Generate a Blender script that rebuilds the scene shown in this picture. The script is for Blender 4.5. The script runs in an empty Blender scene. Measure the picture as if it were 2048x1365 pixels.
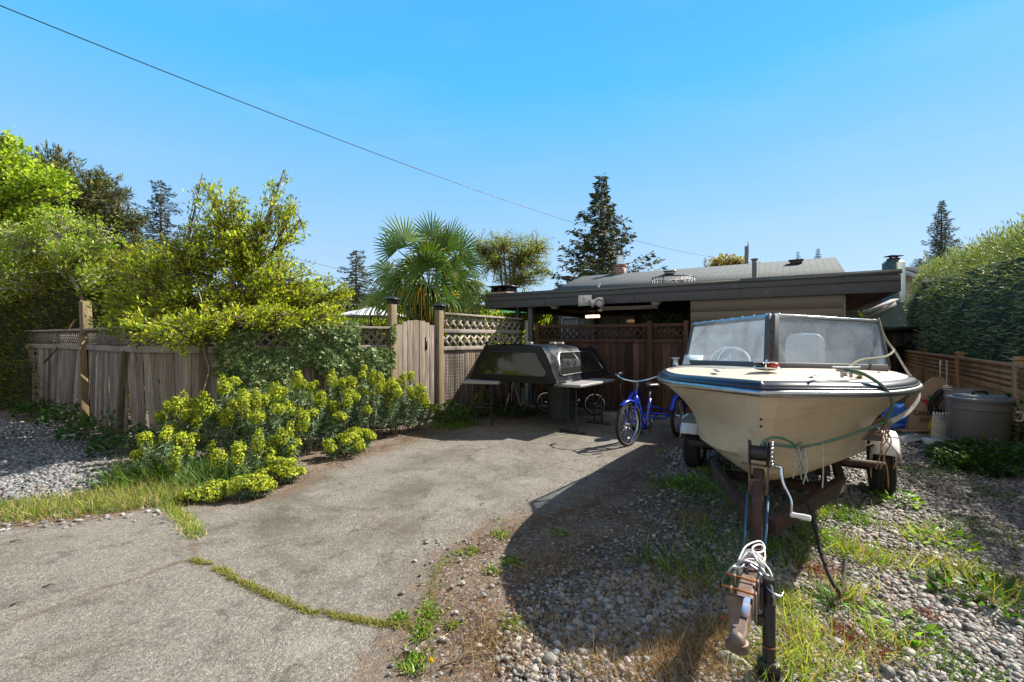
import bpy, math, random
import numpy as np
from mathutils import Vector, Matrix
sc = bpy.context.scene
rad = math.radians
H0 = 1.45; FP = 910.0; HY = 677.0            # eye height, focal length and horizon row of the photograph
# ---------------------------------------------------------------- camera
cam_d = bpy.data.cameras.new("camera"); cam = bpy.data.objects.new("camera", cam_d)
sc.collection.objects.link(cam); sc.camera = cam
cam.location = (0, 0, H0); cam.rotation_euler = (rad(90), 0, 0)
cam_d.sensor_width = 36.0; cam_d.lens = 36.0 * FP / 2048
cam_d.shift_y = -(682.5 - HY) / 2048
cam_d.clip_start = 0.05; cam_d.clip_end = 2000
# ---------------------------------------------------------------- sky and sun
SUN_DIR = Vector((1.07, 0.42, 1.0)).normalized()
EL = math.asin(SUN_DIR.z); AZ = math.atan2(SUN_DIR.x, SUN_DIR.y)
w = bpy.data.worlds.new("World"); sc.world = w; w.use_nodes = True
nt = w.node_tree; bgn = nt.nodes["Background"]
sky = nt.nodes.new("ShaderNodeTexSky"); sky.sky_type = 'NISHITA'; sky.sun_disc = False
sky.sun_elevation = EL; sky.sun_rotation = AZ
sky.air_density = 1.0; sky.dust_density = 0.35; sky.ozone_density = 1.6; sky.altitude = 50
tcw = nt.nodes.new("ShaderNodeTexCoord"); spw = nt.nodes.new("ShaderNodeSeparateXYZ"); nt.links.new(tcw.outputs['Generated'], spw.inputs[0])
rw = nt.nodes.new("ShaderNodeValToRGB"); nt.links.new(spw.outputs[2], rw.inputs['Fac']); er = rw.color_ramp.elements     # clear spring sky: pale at the horizon, deep overhead
SKYC = [(0.0, (.50, .72, .93)), (.15, (.43, .68, .96)), (.33, (.24, .60, 1.0)), (.48, (.085, .55, 1.04)), (.60, (.07, .49, 1.04)), (.80, (.03, .15, .40)), (1.0, (.02, .08, .25))]
while len(er) < len(SKYC): er.new(.5)
for e_, (p_, c_) in zip(er, SKYC): e_.position = p_; e_.color = (*c_, 1)
mxw = nt.nodes.new("ShaderNodeMix"); mxw.data_type = 'RGBA'; mxw.inputs[0].default_value = .9
sc1 = nt.nodes.new("ShaderNodeVectorMath"); sc1.operation = 'SCALE'; sc1.inputs[3].default_value = .10; nt.links.new(sky.outputs[0], sc1.inputs[0])
sc2 = nt.nodes.new("ShaderNodeVectorMath"); sc2.operation = 'SCALE'; sc2.inputs[3].default_value = .50; nt.links.new(rw.outputs[0], sc2.inputs[0])
nt.links.new(sc1.outputs[0], mxw.inputs[6]); nt.links.new(sc2.outputs[0], mxw.inputs[7])
wsp = nt.nodes.new("ShaderNodeTexNoise"); wsp.inputs['Scale'].default_value = 3.0; wsp.inputs['Detail'].default_value = 7; wmp = nt.nodes.new('ShaderNodeMapping'); wmp.inputs['Scale'].default_value = (1, 1, 5); nt.links.new(tcw.outputs['Generated'], wmp.inputs[0]); nt.links.new(wmp.outputs[0], wsp.inputs['Vector'])
wrp = nt.nodes.new("ShaderNodeValToRGB"); wrp.color_ramp.elements[0].position = .50; wrp.color_ramp.elements[1].position = .78; wrp.color_ramp.elements[1].color = (.09, .09, .09, 1); nt.links.new(wsp.outputs['Fac'], wrp.inputs['Fac'])
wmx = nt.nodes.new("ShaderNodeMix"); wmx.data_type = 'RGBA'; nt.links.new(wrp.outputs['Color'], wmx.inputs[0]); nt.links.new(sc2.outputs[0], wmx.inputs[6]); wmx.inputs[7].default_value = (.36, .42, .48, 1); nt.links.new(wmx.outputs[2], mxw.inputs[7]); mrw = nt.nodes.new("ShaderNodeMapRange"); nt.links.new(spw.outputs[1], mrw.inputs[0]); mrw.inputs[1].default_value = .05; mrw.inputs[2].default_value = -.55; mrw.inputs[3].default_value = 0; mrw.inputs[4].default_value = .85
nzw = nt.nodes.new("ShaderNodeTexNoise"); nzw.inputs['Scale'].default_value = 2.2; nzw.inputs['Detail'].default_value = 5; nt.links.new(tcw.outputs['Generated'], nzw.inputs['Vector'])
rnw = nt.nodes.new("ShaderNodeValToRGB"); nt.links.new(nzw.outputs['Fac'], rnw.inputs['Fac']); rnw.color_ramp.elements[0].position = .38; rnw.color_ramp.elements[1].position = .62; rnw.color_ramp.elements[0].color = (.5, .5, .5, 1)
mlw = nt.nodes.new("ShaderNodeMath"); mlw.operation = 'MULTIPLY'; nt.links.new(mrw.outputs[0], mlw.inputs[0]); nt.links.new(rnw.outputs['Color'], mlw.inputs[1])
clw = nt.nodes.new("ShaderNodeMix"); clw.data_type = 'RGBA'; nt.links.new(mlw.outputs[0], clw.inputs[0]); nt.links.new(mxw.outputs[2], clw.inputs[6]); clw.inputs[7].default_value = (.46, .39, .30, 1)    # added warm cloud glow, unseen behind the viewer, to fill the shade
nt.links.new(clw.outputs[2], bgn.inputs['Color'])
bgn.inputs['Strength'].default_value = 1.0
sl = bpy.data.lights.new("sun", 'SUN'); so = bpy.data.objects.new("sun", sl); sc.collection.objects.link(so)
sl.energy = 5.0; sl.angle = rad(0.5); sl.color = (1.0, 0.93, 0.82)
so.location = (20, 8, 20); so.rotation_euler = SUN_DIR.to_track_quat('Z', 'Y').to_euler()
sc.view_settings.view_transform = 'Standard'; sc.view_settings.look = 'None'
sc.view_settings.exposure = 1.07; sc.view_settings.gamma = 1.0
sc.cycles.max_bounces = 7; sc.cycles.diffuse_bounces = 3; sc.cycles.glossy_bounces = 3
sc.cycles.transmission_bounces = 4; sc.cycles.transparent_max_bounces = 12
sc.cycles.caustics_reflective = False; sc.cycles.caustics_refractive = False
sc.cycles.sample_clamp_indirect = 4.0
sc.cycles.use_denoising = True; sc.cycles.denoiser = 'OPENIMAGEDENOISE'; sc.cycles.denoising_prefilter = 'ACCURATE'; sc.cycles.use_adaptive_sampling = False
# ---------------------------------------------------------------- helpers
rng = np.random.default_rng(7); random.seed(7)
def G(px, py, z=0.0):
    Y = (H0 - z) * FP / (py - HY); return np.array([(px - 1024) / FP * Y, Y, z])
def P(px, py, Y): return np.array([(px - 1024) / FP * Y, Y, H0 - (py - HY) / FP * Y])
def unit(v):
    v = np.asarray(v, float); return v / (np.linalg.norm(v) + 1e-12)
def lerp(a, b, t): return np.asarray(a, float) * (1 - t) + np.asarray(b, float) * t
def tag(o, label=None, cat=None, group=None, kind=None):
    if label: o['label'] = label
    if cat: o['category'] = cat
    if group: o['group'] = group
    if kind: o['kind'] = kind
    return o
def thing(name, loc, label, cat, group=None, parent=None):
    o = bpy.data.objects.new(name, None); sc.collection.objects.link(o); o.location = [float(c) for c in loc]
    o.empty_display_size = 0.2
    return tag(o, label, cat, group)
def origin_of(p):
    v = np.zeros(3)
    while p is not None: v += np.array(p.location[:]); p = p.parent
    return v
class MB:
    def __init__(s): s.V = []; s.L = []; s.S = []; s.C = []; s.n = 0; s.ln = 0; s.anyc = False
    def add(s, V, F, c=None):
        V = np.asarray(V, float).reshape(-1, 3)
        if isinstance(F, np.ndarray):
            m, k = F.shape; L = F.reshape(-1) + s.n; st = np.arange(m) * k
        else:
            L = np.array([i for f in F for i in f]) + s.n
            st = np.concatenate([[0], np.cumsum([len(f) for f in F])[:-1]]).astype(int)
        s.V.append(V); s.L.append(L); s.S.append(st + s.ln); s.n += len(V); s.ln += len(L)
        if c is None: c = np.ones((len(V), 3))
        else:
            c = np.asarray(c, float); s.anyc = True
            if c.ndim == 1: c = np.tile(c, (len(V), 1))
        s.C.append(c); return s
    def obox(s, o, a, b, c, col=None):      # centre, three half vectors
        o, a, b, c = [np.asarray(q, float) for q in (o, a, b, c)]
        V = [o + x * a + y * b + z * c for z in (-1, 1) for y in (-1, 1) for x in (-1, 1)]
        F = [(0, 2, 3, 1), (4, 5, 7, 6), (0, 1, 5, 4), (2, 6, 7, 3), (0, 4, 6, 2), (1, 3, 7, 5)]
        if np.dot(np.cross(a, b), c) < 0: F = [f[::-1] for f in F]
        return s.add(V, F, col)
    def box(s, x0, x1, y0, y1, z0, z1, col=None):
        return s.obox(((x0 + x1) / 2, (y0 + y1) / 2, (z0 + z1) / 2), ((x1 - x0) / 2, 0, 0), (0, (y1 - y0) / 2, 0), (0, 0, (z1 - z0) / 2), col)
    def bar(s, p, q, w_, t, nrm=(0, 0, 1), col=None):      # bar p-q, width w_ across, thickness t along nrm
        p = np.asarray(p, float); q = np.asarray(q, float); d = q - p; n = np.asarray(nrm, float)
        n = unit(n - unit(d) * np.dot(n, unit(d))); b = np.cross(unit(d), n)
        return s.obox((p + q) / 2, d / 2, b * w_ / 2, n * t / 2, col)
    def tube(s, pts, r, k=8, col=None, closed=False, cap=True):
        pts = np.asarray(pts, float); n = len(pts)
        r = np.full(n, r, float) if np.isscalar(r) else np.asarray(r, float)
        if closed: tan = np.roll(pts, -1, 0) - np.roll(pts, 1, 0)
        else: tan = np.gradient(pts, axis=0)
        tan = tan / (np.linalg.norm(tan, axis=1, keepdims=True) + 1e-12)
        a = np.array([0, 0, 1.0]) if abs(tan[0][2]) < 0.9 else np.array([1.0, 0, 0])
        V = []; 
        for i in range(n):
            a = a - tan[i] * np.dot(a, tan[i]); a = unit(a); b = np.cross(tan[i], a)
            th = np.arange(k) * 2 * math.pi / k
            V.append(pts[i] + r[i] * (np.cos(th)[:, None] * a + np.sin(th)[:, None] * b))
        V = np.concatenate(V); m = n if closed else n - 1
        F = [(i * k + j, i * k + (j + 1) % k, ((i + 1) % n) * k + (j + 1) % k, ((i + 1) % n) * k + j) for i in range(m) for j in range(k)]
        if cap and not closed: F += [tuple(range(k))[::-1], tuple(range((n - 1) * k, n * k))]
        return s.add(V, F, col)
    def lathe(s, o, prof, k=24, ax=(0, 0, 1), col=None, cap=True):
        ax = unit(ax); a = np.array([1.0, 0, 0]) if abs(ax[0]) < 0.9 else np.array([0, 1.0, 0])
        a = unit(a - ax * np.dot(a, ax)); b = np.cross(ax, a); V = []
        for r, h in prof:
            th = np.arange(k) * 2 * math.pi / k
            V.append(np.asarray(o, float) + ax * h + r * (np.cos(th)[:, None] * a + np.sin(th)[:, None] * b))
        n = len(prof); V = np.concatenate(V)
        F = [(i * k + j, i * k + (j + 1) % k, (i + 1) * k + (j + 1) % k, (i + 1) * k + j) for i in range(n - 1) for j in range(k)]
        if cap: F += [tuple(range(k))[::-1], tuple(range((n - 1) * k, n * k))]
        return s.add(V, F, col)
    def grid(s, A, col=None, flip=False):       # A: (m,n,3)
        A = np.asarray(A, float); m, n = A.shape[:2]
        i, j = np.meshgrid(np.arange(m - 1), np.arange(n - 1), indexing='ij'); a = (i * n + j).ravel()
        F = np.stack([a, a + 1, a + n + 1, a + n], 1)
        if flip: F = F[:, ::-1]
        return s.add(A.reshape(-1, 3), F, col)
    def scatter(s, tv, tf, T, M, col=None):
        tv = np.asarray(tv, float); tf = np.asarray(tf); N = len(T)
        if N == 0: return s
        V = np.einsum('nij,vj->nvi', M, tv) + T[:, None, :]
        F = (tf[None] + (np.arange(N) * len(tv))[:, None, None]).reshape(-1, tf.shape[1])
        c = None if col is None else np.repeat(col, len(tv), 0)
        return s.add(V.reshape(-1, 3), F, c)
    def build(s, name, mat_, parent=None, smooth=None, bevel=0, **kw):
        V = np.concatenate(s.V) - origin_of(parent); L = np.concatenate(s.L).astype(np.int32); S = np.concatenate(s.S).astype(np.int32)
        me = bpy.data.meshes.new(name); me.vertices.add(len(V)); me.vertices.foreach_set('co', V.ravel())
        me.loops.add(len(L)); me.loops.foreach_set('vertex_index', L)
        me.polygons.add(len(S)); me.polygons.foreach_set('loop_start', S)
        me.update(calc_edges=True)
        if True:
            C = np.concatenate(s.C); at = me.color_attributes.new('tint', 'FLOAT_COLOR', 'POINT')
            at.data.foreach_set('color', np.concatenate([np.clip(C, 0, 2), np.ones((len(C), 1))], 1).ravel())
        me.validate()
        if smooth:
            me.polygons.foreach_set('use_smooth', np.ones(len(me.polygons), bool))
            if smooth is not True: me.set_sharp_from_angle(angle=rad(smooth))
        me.materials.append(mat_)
        o = bpy.data.objects.new(name, me); sc.collection.objects.link(o); o.parent = parent
        if bevel:
            b = o.modifiers.new('bevel', 'BEVEL'); b.width = bevel; b.segments = 2; b.limit_method = 'ANGLE'
        if kw: tag(o, **kw)
        return o
def copy_tree(o, parent=None, name=None):
    c = o.copy(); sc.collection.objects.link(c); c.parent = parent
    for ch in list(o.children): copy_tree(ch, c)
    return c
def cat_pts(pts, n=8):          # Catmull-Rom through control points
    p = [np.asarray(q, float) for q in pts]; p = [2 * p[0] - p[1]] + p + [2 * p[-1] - p[-2]]; out = []
    for i in range(1, len(p) - 2):
        for t in np.arange(n) / n:
            out.append(0.5 * (2 * p[i] + (p[i + 1] - p[i - 1]) * t + (2 * p[i - 1] - 5 * p[i] + 4 * p[i + 1] - p[i + 2]) * t * t + (-p[i - 1] + 3 * p[i] - 3 * p[i + 1] + p[i + 2]) * t ** 3))
    out.append(p[-2]); return np.array(out)
def frames(n, spin, scale=1.0):    # matrices whose local z = n, spun about it
    n = n / (np.linalg.norm(n, axis=1, keepdims=True) + 1e-9)
    a = np.where(np.abs(n[:, 2:3]) < 0.9, np.array([[0, 0, 1.0]]), np.array([[1.0, 0, 0]]))
    x = np.cross(a, n); x /= np.linalg.norm(x, axis=1, keepdims=True); y = np.cross(n, x)
    c, s_ = np.cos(spin)[:, None], np.sin(spin)[:, None]
    X = c * x + s_ * y; Y = -s_ * x + c * y
    M = np.stack([X, Y, n], 2)
    sca = np.asarray(scale, float)
    return M * (sca.reshape(-1, 1, 1) if sca.ndim <= 1 else sca[:, None, :])
def frames_y(d, spin, scale=1.0):   # local y along d
    M = frames(d, spin, 1.0); M = np.stack([M[:, :, 0], M[:, :, 2], -M[:, :, 1]], 2)
    sca = np.asarray(scale, float)
    return M * (sca.reshape(-1, 1, 1) if sca.ndim <= 1 else sca[:, None, :])
def rdir(N, up=0.0):
    d = rng.normal(size=(N, 3)); d /= np.linalg.norm(d, axis=1, keepdims=True); d[:, 2] += up
    return d / np.linalg.norm(d, axis=1, keepdims=True)
def pal(N, cols, var=0.18, wts=None):
    cols = np.asarray(cols, float); i = rng.choice(len(cols), N, p=wts)
    return np.clip(cols[i] * (1 + rng.normal(0, var, (N, 1))) * (1 + rng.normal(0, 0.05, (N, 3))), 0.003, 1)
LEAF_V = [(0, 0, 0), (-.28, .45, .07), (0, 1, -.04), (.28, .45, .07)]; LEAF_F = [(0, 3, 2), (0, 2, 1)]
NEED_V = [(-.08, 0, 0), (.08, 0, 0), (0, 1, 0)]; NEED_F = [(0, 1, 2)]
BLADE_V = [(-.5, 0, 0), (.5, 0, 0), (-.42, .35, .06), (.42, .35, .06), (-.26, .7, .2), (.26, .7, .2), (-.03, 1, .42), (.03, 1, .42)]
BLADE_F = [(0, 1, 3, 2), (2, 3, 5, 4), (4, 5, 7, 6)]
t_ = (1 + 5 ** .5) / 2
ICO_V = np.array([(-1, t_, 0), (1, t_, 0), (-1, -t_, 0), (1, -t_, 0), (0, -1, t_), (0, 1, t_), (0, -1, -t_), (0, 1, -t_), (t_, 0, -1), (t_, 0, 1), (-t_, 0, -1), (-t_, 0, 1)]) / (1 + t_ * t_) ** .5
ICO_F = np.array([(0, 11, 5), (0, 5, 1), (0, 1, 7), (0, 7, 10), (0, 10, 11), (1, 5, 9), (5, 11, 4), (11, 10, 2), (10, 7, 6), (7, 1, 8), (3, 9, 4), (3, 4, 2), (3, 2, 6), (3, 6, 8), (3, 8, 9), (4, 9, 5), (2, 4, 11), (6, 2, 10), (8, 6, 7), (9, 8, 1)])
def subdiv(V, F):
    V = list(map(tuple, V)); mid = {}; out = []
    def m(a, b):
        k = (min(a, b), max(a, b))
        if k not in mid: V.append(tuple(unit(np.array(V[a]) + np.array(V[b])))); mid[k] = len(V) - 1
        return mid[k]
    for a, b, c in F: ab, bc, ca = m(a, b), m(b, c), m(c, a); out += [(a, ab, ca), (b, bc, ab), (c, ca, bc), (ab, bc, ca)]
    return np.array(V), np.array(out)
SPH_V, SPH_F = subdiv(ICO_V, ICO_F); SP2_V, SP2_F = subdiv(SPH_V, SPH_F)
def vnoise(p, sc_=1.0, seed=0):     # cheap smooth value noise, vectorised
    p = np.asarray(p, float) * sc_ + seed * 17.31
    return (np.sin(p[..., 0] * 1.7 + 1.3 * np.sin(p[..., 1] * 1.1 + seed)) + np.sin(p[..., 1] * 2.1 + 1.7 * np.sin(p[..., 2] * 1.3 + 2 * seed)) + np.sin(p[..., 2] * 1.9 + 1.1 * np.sin(p[..., 0] * 1.5)) + np.sin((p[..., 0] + p[..., 1]) * 3.1) * .5) / 3.5
def inpoly(x, y, poly):
    poly = np.asarray(poly); r = np.zeros(x.shape, bool); n = len(poly)
    for i in range(n):
        x0, y0 = poly[i][:2]; x1, y1 = poly[(i + 1) % n][:2]
        c = ((y0 > y) != (y1 > y)) & (x < (x1 - x0) * (y - y0) / (y1 - y0 + 1e-12) + x0); r ^= c
    return r
def pdist(x, y, poly, closed=True):
    poly = np.asarray(poly); d = np.full(x.shape, 1e9); n = len(poly)
    for i in range(n if closed else n - 1):
        a = poly[i][:2]; b = poly[(i + 1) % n][:2]; ab = b - a
        t = np.clip(((x - a[0]) * ab[0] + (y - a[1]) * ab[1]) / (ab @ ab + 1e-12), 0, 1)
        d = np.minimum(d, np.hypot(x - a[0] - t * ab[0], y - a[1] - t * ab[1]))
    return d
# ---------------------------------------------------------------- materials
class NT:
    def __init__(s, name):
        s.m = bpy.data.materials.new(name); s.m.use_nodes = True; s.t = s.m.node_tree; s.b = s.t.nodes["Principled BSDF"]; s.out = s.t.nodes["Material Output"]
        s.co = s.t.nodes.new("ShaderNodeTexCoord").outputs['Object']; s.geo = None
    def n(s, typ, **k):
        x = s.t.nodes.new("ShaderNode" + typ)
        for a, b in k.items():
            if hasattr(x, a): setattr(x, a, b)
        return x
    def l(s, a, b): s.t.links.new(a, b)
    def mapped(s, scale):
        m = s.n("Mapping"); m.inputs['Scale'].default_value = scale; s.l(s.co, m.inputs['Vector']); return m.outputs[0]
    def noise(s, sc_, det=4, scale=None, rough=.6, dist=0):
        x = s.n("TexNoise"); x.inputs['Scale'].default_value = sc_; x.inputs['Detail'].default_value = det; x.inputs['Roughness'].default_value = rough; x.inputs['Distortion'].default_value = dist
        s.l(s.mapped(scale) if scale else s.co, x.inputs['Vector']); return x.outputs['Fac']
    def voro(s, sc_, feat='F1', scale=None, out='Distance'):
        x = s.n("TexVoronoi"); x.feature = feat; x.inputs['Scale'].default_value = sc_; s.l(s.mapped(scale) if scale else s.co, x.inputs['Vector']); return x.outputs[out]
    def ramp(s, f, stops):
        r = s.n("ValToRGB"); e = r.color_ramp.elements
        while len(e) < len(stops): e.new(0.5)
        for i, (p, c) in enumerate(stops): e[i].position = p; e[i].color = (c, c, c, 1) if np.isscalar(c) else (*c, 1)
        s.l(f, r.inputs['Fac']); return r.outputs['Color']
    def mix(s, a, b, f, typ='MIX'):
        x = s.n("Mix"); x.data_type = 'RGBA'; x.blend_type = typ
        for i, v in ((6, a), (7, b)):
            if isinstance(v, (tuple, list)): x.inputs[i].default_value = (*v, 1)
            else: s.l(v, x.inputs[i])
        if np.isscalar(f): x.inputs[0].default_value = f
        else: s.l(f, x.inputs[0])
        return x.outputs[2]
    def math(s, op, a, b=None):
        x = s.n("Math"); x.operation = op
        for i, v in ((0, a), (1, b)):
            if v is None: continue
            if np.isscalar(v): x.inputs[i].default_value = v
            else: s.l(v, x.inputs[i])
        return x.outputs[0]
    def attr(s, name, out='Color'):
        x = s.n("Attribute"); x.attribute_name = name; return x.outputs[out]
    def bump(s, h, st=.5, dist=.01):
        x = s.n("Bump"); x.inputs['Strength'].default_value = st; x.inputs['Distance'].default_value = dist; s.l(h, x.inputs['Height']); s.l(x.outputs[0], s.b.inputs['Normal']); return x
    def col(s, v):
        if isinstance(v, (tuple, list)): s.b.inputs['Base Color'].default_value = (*v, 1)
        else: s.l(v, s.b.inputs['Base Color'])
    def setp(s, **k):
        for a, b in k.items():
            i = s.b.inputs[a.replace('_', ' ')]
            if np.isscalar(b): i.default_value = b
            else: s.l(b, i)
def simple(name, c, rough=.6, metal=0, var=.25, sc_=6, bump=.15, c2=None, tint=False, scale=None, bd=.004, spec=None):
    m = NT(name); f = m.noise(sc_, 6, scale); c2 = c2 or tuple(x * (1 - var) for x in c)
    co = m.mix(c2, c, m.ramp(f, [(.35, 0), (.65, 1)]))
    if tint: co = m.mix(co, m.attr('tint'), 1.0, 'MULTIPLY')
    m.col(co); m.setp(Roughness=rough, Metallic=metal)
    if spec is not None: m.b.inputs['Specular IOR Level'].default_value = spec
    if bump: m.bump(m.noise(sc_ * 6, 5, scale), bump, bd)
    return m.m
def leafmat(name, trans=.46, rough=.45, tr_tint=(1.3, 1.42, .45), spec=.4):
    m = NT(name); a = m.attr('tint'); m.col(a); m.setp(Roughness=rough); m.b.inputs['Specular IOR Level'].default_value = spec
    t = m.n("BsdfTranslucent"); m.l(m.mix(a, tr_tint, 1.0, 'MULTIPLY'), t.inputs['Color'])
    x = m.n("MixShader"); x.inputs[0].default_value = trans; m.l(m.b.outputs[0], x.inputs[1]); m.l(t.outputs[0], x.inputs[2]); m.l(x.outputs[0], m.out.inputs['Surface'])
    return m.m
def woodmat(name, c, c2, rough=.85, grain=1.0, axis='Z', knots=True):
    m = NT(name); sc3 = {'Z': (30, 30, 1.2), 'X': (1.2, 30, 30), 'G': (3, 3, 30)}[axis]
    f = m.noise(2.2 * grain, 8, sc3, .65, .3); g = m.noise(1.3, 3, (2, 2, .6))
    co = m.mix(c2, c, m.ramp(f, [(.36, 0), (.64, 1)])); co = m.mix(co, tuple(x * .55 for x in c2), m.ramp(g, [(.52, 0), (.75, .8)]))
    if knots:
        k = m.voro(2.3, scale=(1.5, 1.5, .55)); co = m.mix(tuple(x * .3 for x in c2), co, m.ramp(k, [(.025, 0), (.06, 1)]))
    co = m.mix(co, m.attr('tint'), 1.0, 'MULTIPLY'); m.col(co); m.setp(Roughness=rough); m.b.inputs['Specular IOR Level'].default_value = .2
    m.bump(f, .5, .004); return m.m
M = {}
M['leaf'] = leafmat('leaf_green'); M['needle'] = leafmat('needle_green', .12, .6, (1.1, 1.1, .6), .25)
M['ivy'] = leafmat('ivy_leaf', .25, .5, (1.2, 1.25, .5), .3); M['grass'] = leafmat('grass_blade', .35, .5)
M['dry'] = leafmat('dry_straw', .2, .7, (1.1, 1, .8), .2)
M['bark'] = simple('bark', (.16, .12, .085), .9, var=.5, sc_=9, bump=.6, scale=(3, 3, .6)); M['palebark'] = simple('pale_bark', (.42, .38, .31), .85, var=.4, sc_=9, bump=.4)
M['fence'] = woodmat('weathered_grey_boards', (.27, .232, .195), (.105, .083, .068)); M['fence_h'] = woodmat('weathered_grey_rails', (.30, .27, .235), (.17, .145, .12), axis='G', knots=False)
M['post'] = woodmat('weathered_post', (.22, .18, .125), (.12, .095, .065)); M['redfence'] = woodmat('dark_red_boards', (.10, .055, .038), (.04, .022, .017))
M['cedar'] = woodmat('fresh_cedar_boards', (.58, .36, .19), (.38, .22, .11)); M['darkwood'] = simple('dark_stained_wood', (.035, .03, .028), .8, sc_=4)
M['steel'] = simple('galvanised_steel', (.45, .46, .47), .38, .9, .3, 20, .1); M['chrome'] = simple('chrome', (.75, .76, .78), .14, 1, .1, 5, 0)
M['black'] = simple('black_metal', (.018, .018, .02), .4, 0, .4, 20, .1); M['rubber'] = simple('black_rubber', (.022, .021, .02), .85, 0, .3, 12, .2)
M['rust'] = simple('rusty_brown_steel', (.085, .045, .033), .8, .2, .5, 14, .6, c2=(.03, .021, .019)); M['rustrod'] = simple('orange_rust', (.42, .13, .03), .9, 0, .5, 30, .4)
M['white'] = simple('white_plastic', (.72, .71, .68), .5, 0, .12, 8, .05); M['white_paint'] = simple('white_paint', (.75, .74, .72), .5, 0, .2, 5, .1)
M['palmstem'] = simple('green_petiole', (.12, .16, .04), .5)
M['blue'] = simple('blue_enamel', (.012, .045, .48), .22, 0, .1, 5, 0); M['brick'] = None
M['glass_dark'] = simple('dark_tinted_glass', (.02, .022, .018), .04, 0, .1, 5, 0, spec=.8)
# ---------------------------------------------------------------- grid of the place
TH = rad(31.3); U = np.array([math.sin(TH), math.cos(TH), 0]); Vd = np.array([math.cos(TH), -math.sin(TH), 0]); UP = np.array([0, 0, 1.0])
RL = np.array([-.62, 10.46, 0]); RR = np.array([5.66, 6.64, 0]); RV = unit(RR - RL); RU = np.array([-RV[1], RV[0], 0]); RLEN = np.linalg.norm(RR - RL)
def RF(t, back=0.0, z=0.0): return RL + (RR - RL) * t + RU * back + UP * z      # along carport front
# ---------------------------------------------------------------- ground
def gcol(m, c1, c2, sc1): return m.mix(c1, c2, m.ramp(m.noise(sc1, 6), [(.4, 0), (.6, 1)]))
m = NT('dry_soil'); c = gcol(m, (.085, .056, .036), (.16, .122, .09), 2.5); c = m.mix(c, (.30, .27, .24), m.ramp(m.voro(60, out='Color'), [(.72, 0), (.8, .8)]))
c = m.mix(c, (.13, .055, .03), m.ramp(m.noise(14, 8, None, .75), [(.56, 0), (.66, .7)]))
m.col(c); m.setp(Roughness=.95); m.bump(m.noise(45, 8), .8, .02); M['soil'] = m.m
m = NT('stone_chips'); vc = m.voro(38, out='Color'); c = m.ramp(vc, [(0, (.05, .05, .05)), (.4, (.14, .13, .12)), (.8, (.24, .22, .2)), (1, (.36, .34, .32))])
c = m.mix(c, (.03, .028, .026), m.ramp(m.voro(38, 'DISTANCE_TO_EDGE'), [(.02, 1), (.12, 0)])); m.col(c); m.setp(Roughness=.8); m.bump(m.voro(38), .9, .03).invert = True; M['gravel'] = m.m
GR = MB(); GR.add([(-400, -60, 0), (400, -60, 0), (400, 700, 0), (-400, 700, 0)], [(0, 1, 2, 3)]); GR.build('ground', M['soil'], kind='structure')
def wob(poly, amp=.05, step=.12, seed=1):
    out = []; n = len(poly)
    for i in range(n):
        a, b = np.array(poly[i][:2]), np.array(poly[(i + 1) % n][:2]); k = max(1, int(np.linalg.norm(b - a) / step))
        for j in range(k):
            p = a + (b - a) * j / k; q = np.array([p[0], p[1], 0]); out.append((p[0] + amp * vnoise(q, 5, seed), p[1] + amp * vnoise(q, 5, seed + 3), 0))
    return out
DRIVE = [G(-900, 1090)[:2], G(0, 1048)[:2], G(330, 1012)[:2], G(470, 1003)[:2], G(560, 985)[:2], G(640, 940)[:2], G(740, 905)[:2], G(850, 872)[:2], G(905, 858)[:2], G(930, 838)[:2], G(1000, 820)[:2],
         RF(.05, -.3)[:2], RF(.5, 3)[:2], RF(.62, .1)[:2], G(1372, 868)[:2], G(1330, 885)[:2], G(1262, 945)[:2], G(1180, 1010)[:2], G(1070, 1050)[:2], G(960, 1075)[:2], G(900, 1130)[:2], G(880, 1190)[:2], G(850, 1250)[:2], G(812, 1365)[:2], (-.75, 1.2), (-.8, -3), (-14, -3), (-16, 2.5)]
CRACKS = [[G(335, 1010)[:2], G(372, 1045)[:2], G(395, 1075)[:2], G(385, 1122)[:2], G(440, 1142)[:2], G(520, 1185)[:2], G(620, 1225)[:2], G(700, 1240)[:2], G(780, 1252)[:2], G(860, 1262)[:2]],
          [G(385, 1122)[:2], G(240, 1170)[:2], G(130, 1210)[:2], G(0, 1255)[:2], (-2.6, 2.1)], [G(860, 1255)[:2], G(868, 1150)[:2], G(930, 1085)[:2], G(1000, 1040)[:2]], [G(860, 1085)[:2], G(790, 1060)[:2], G(740, 1035)[:2]]]
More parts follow.
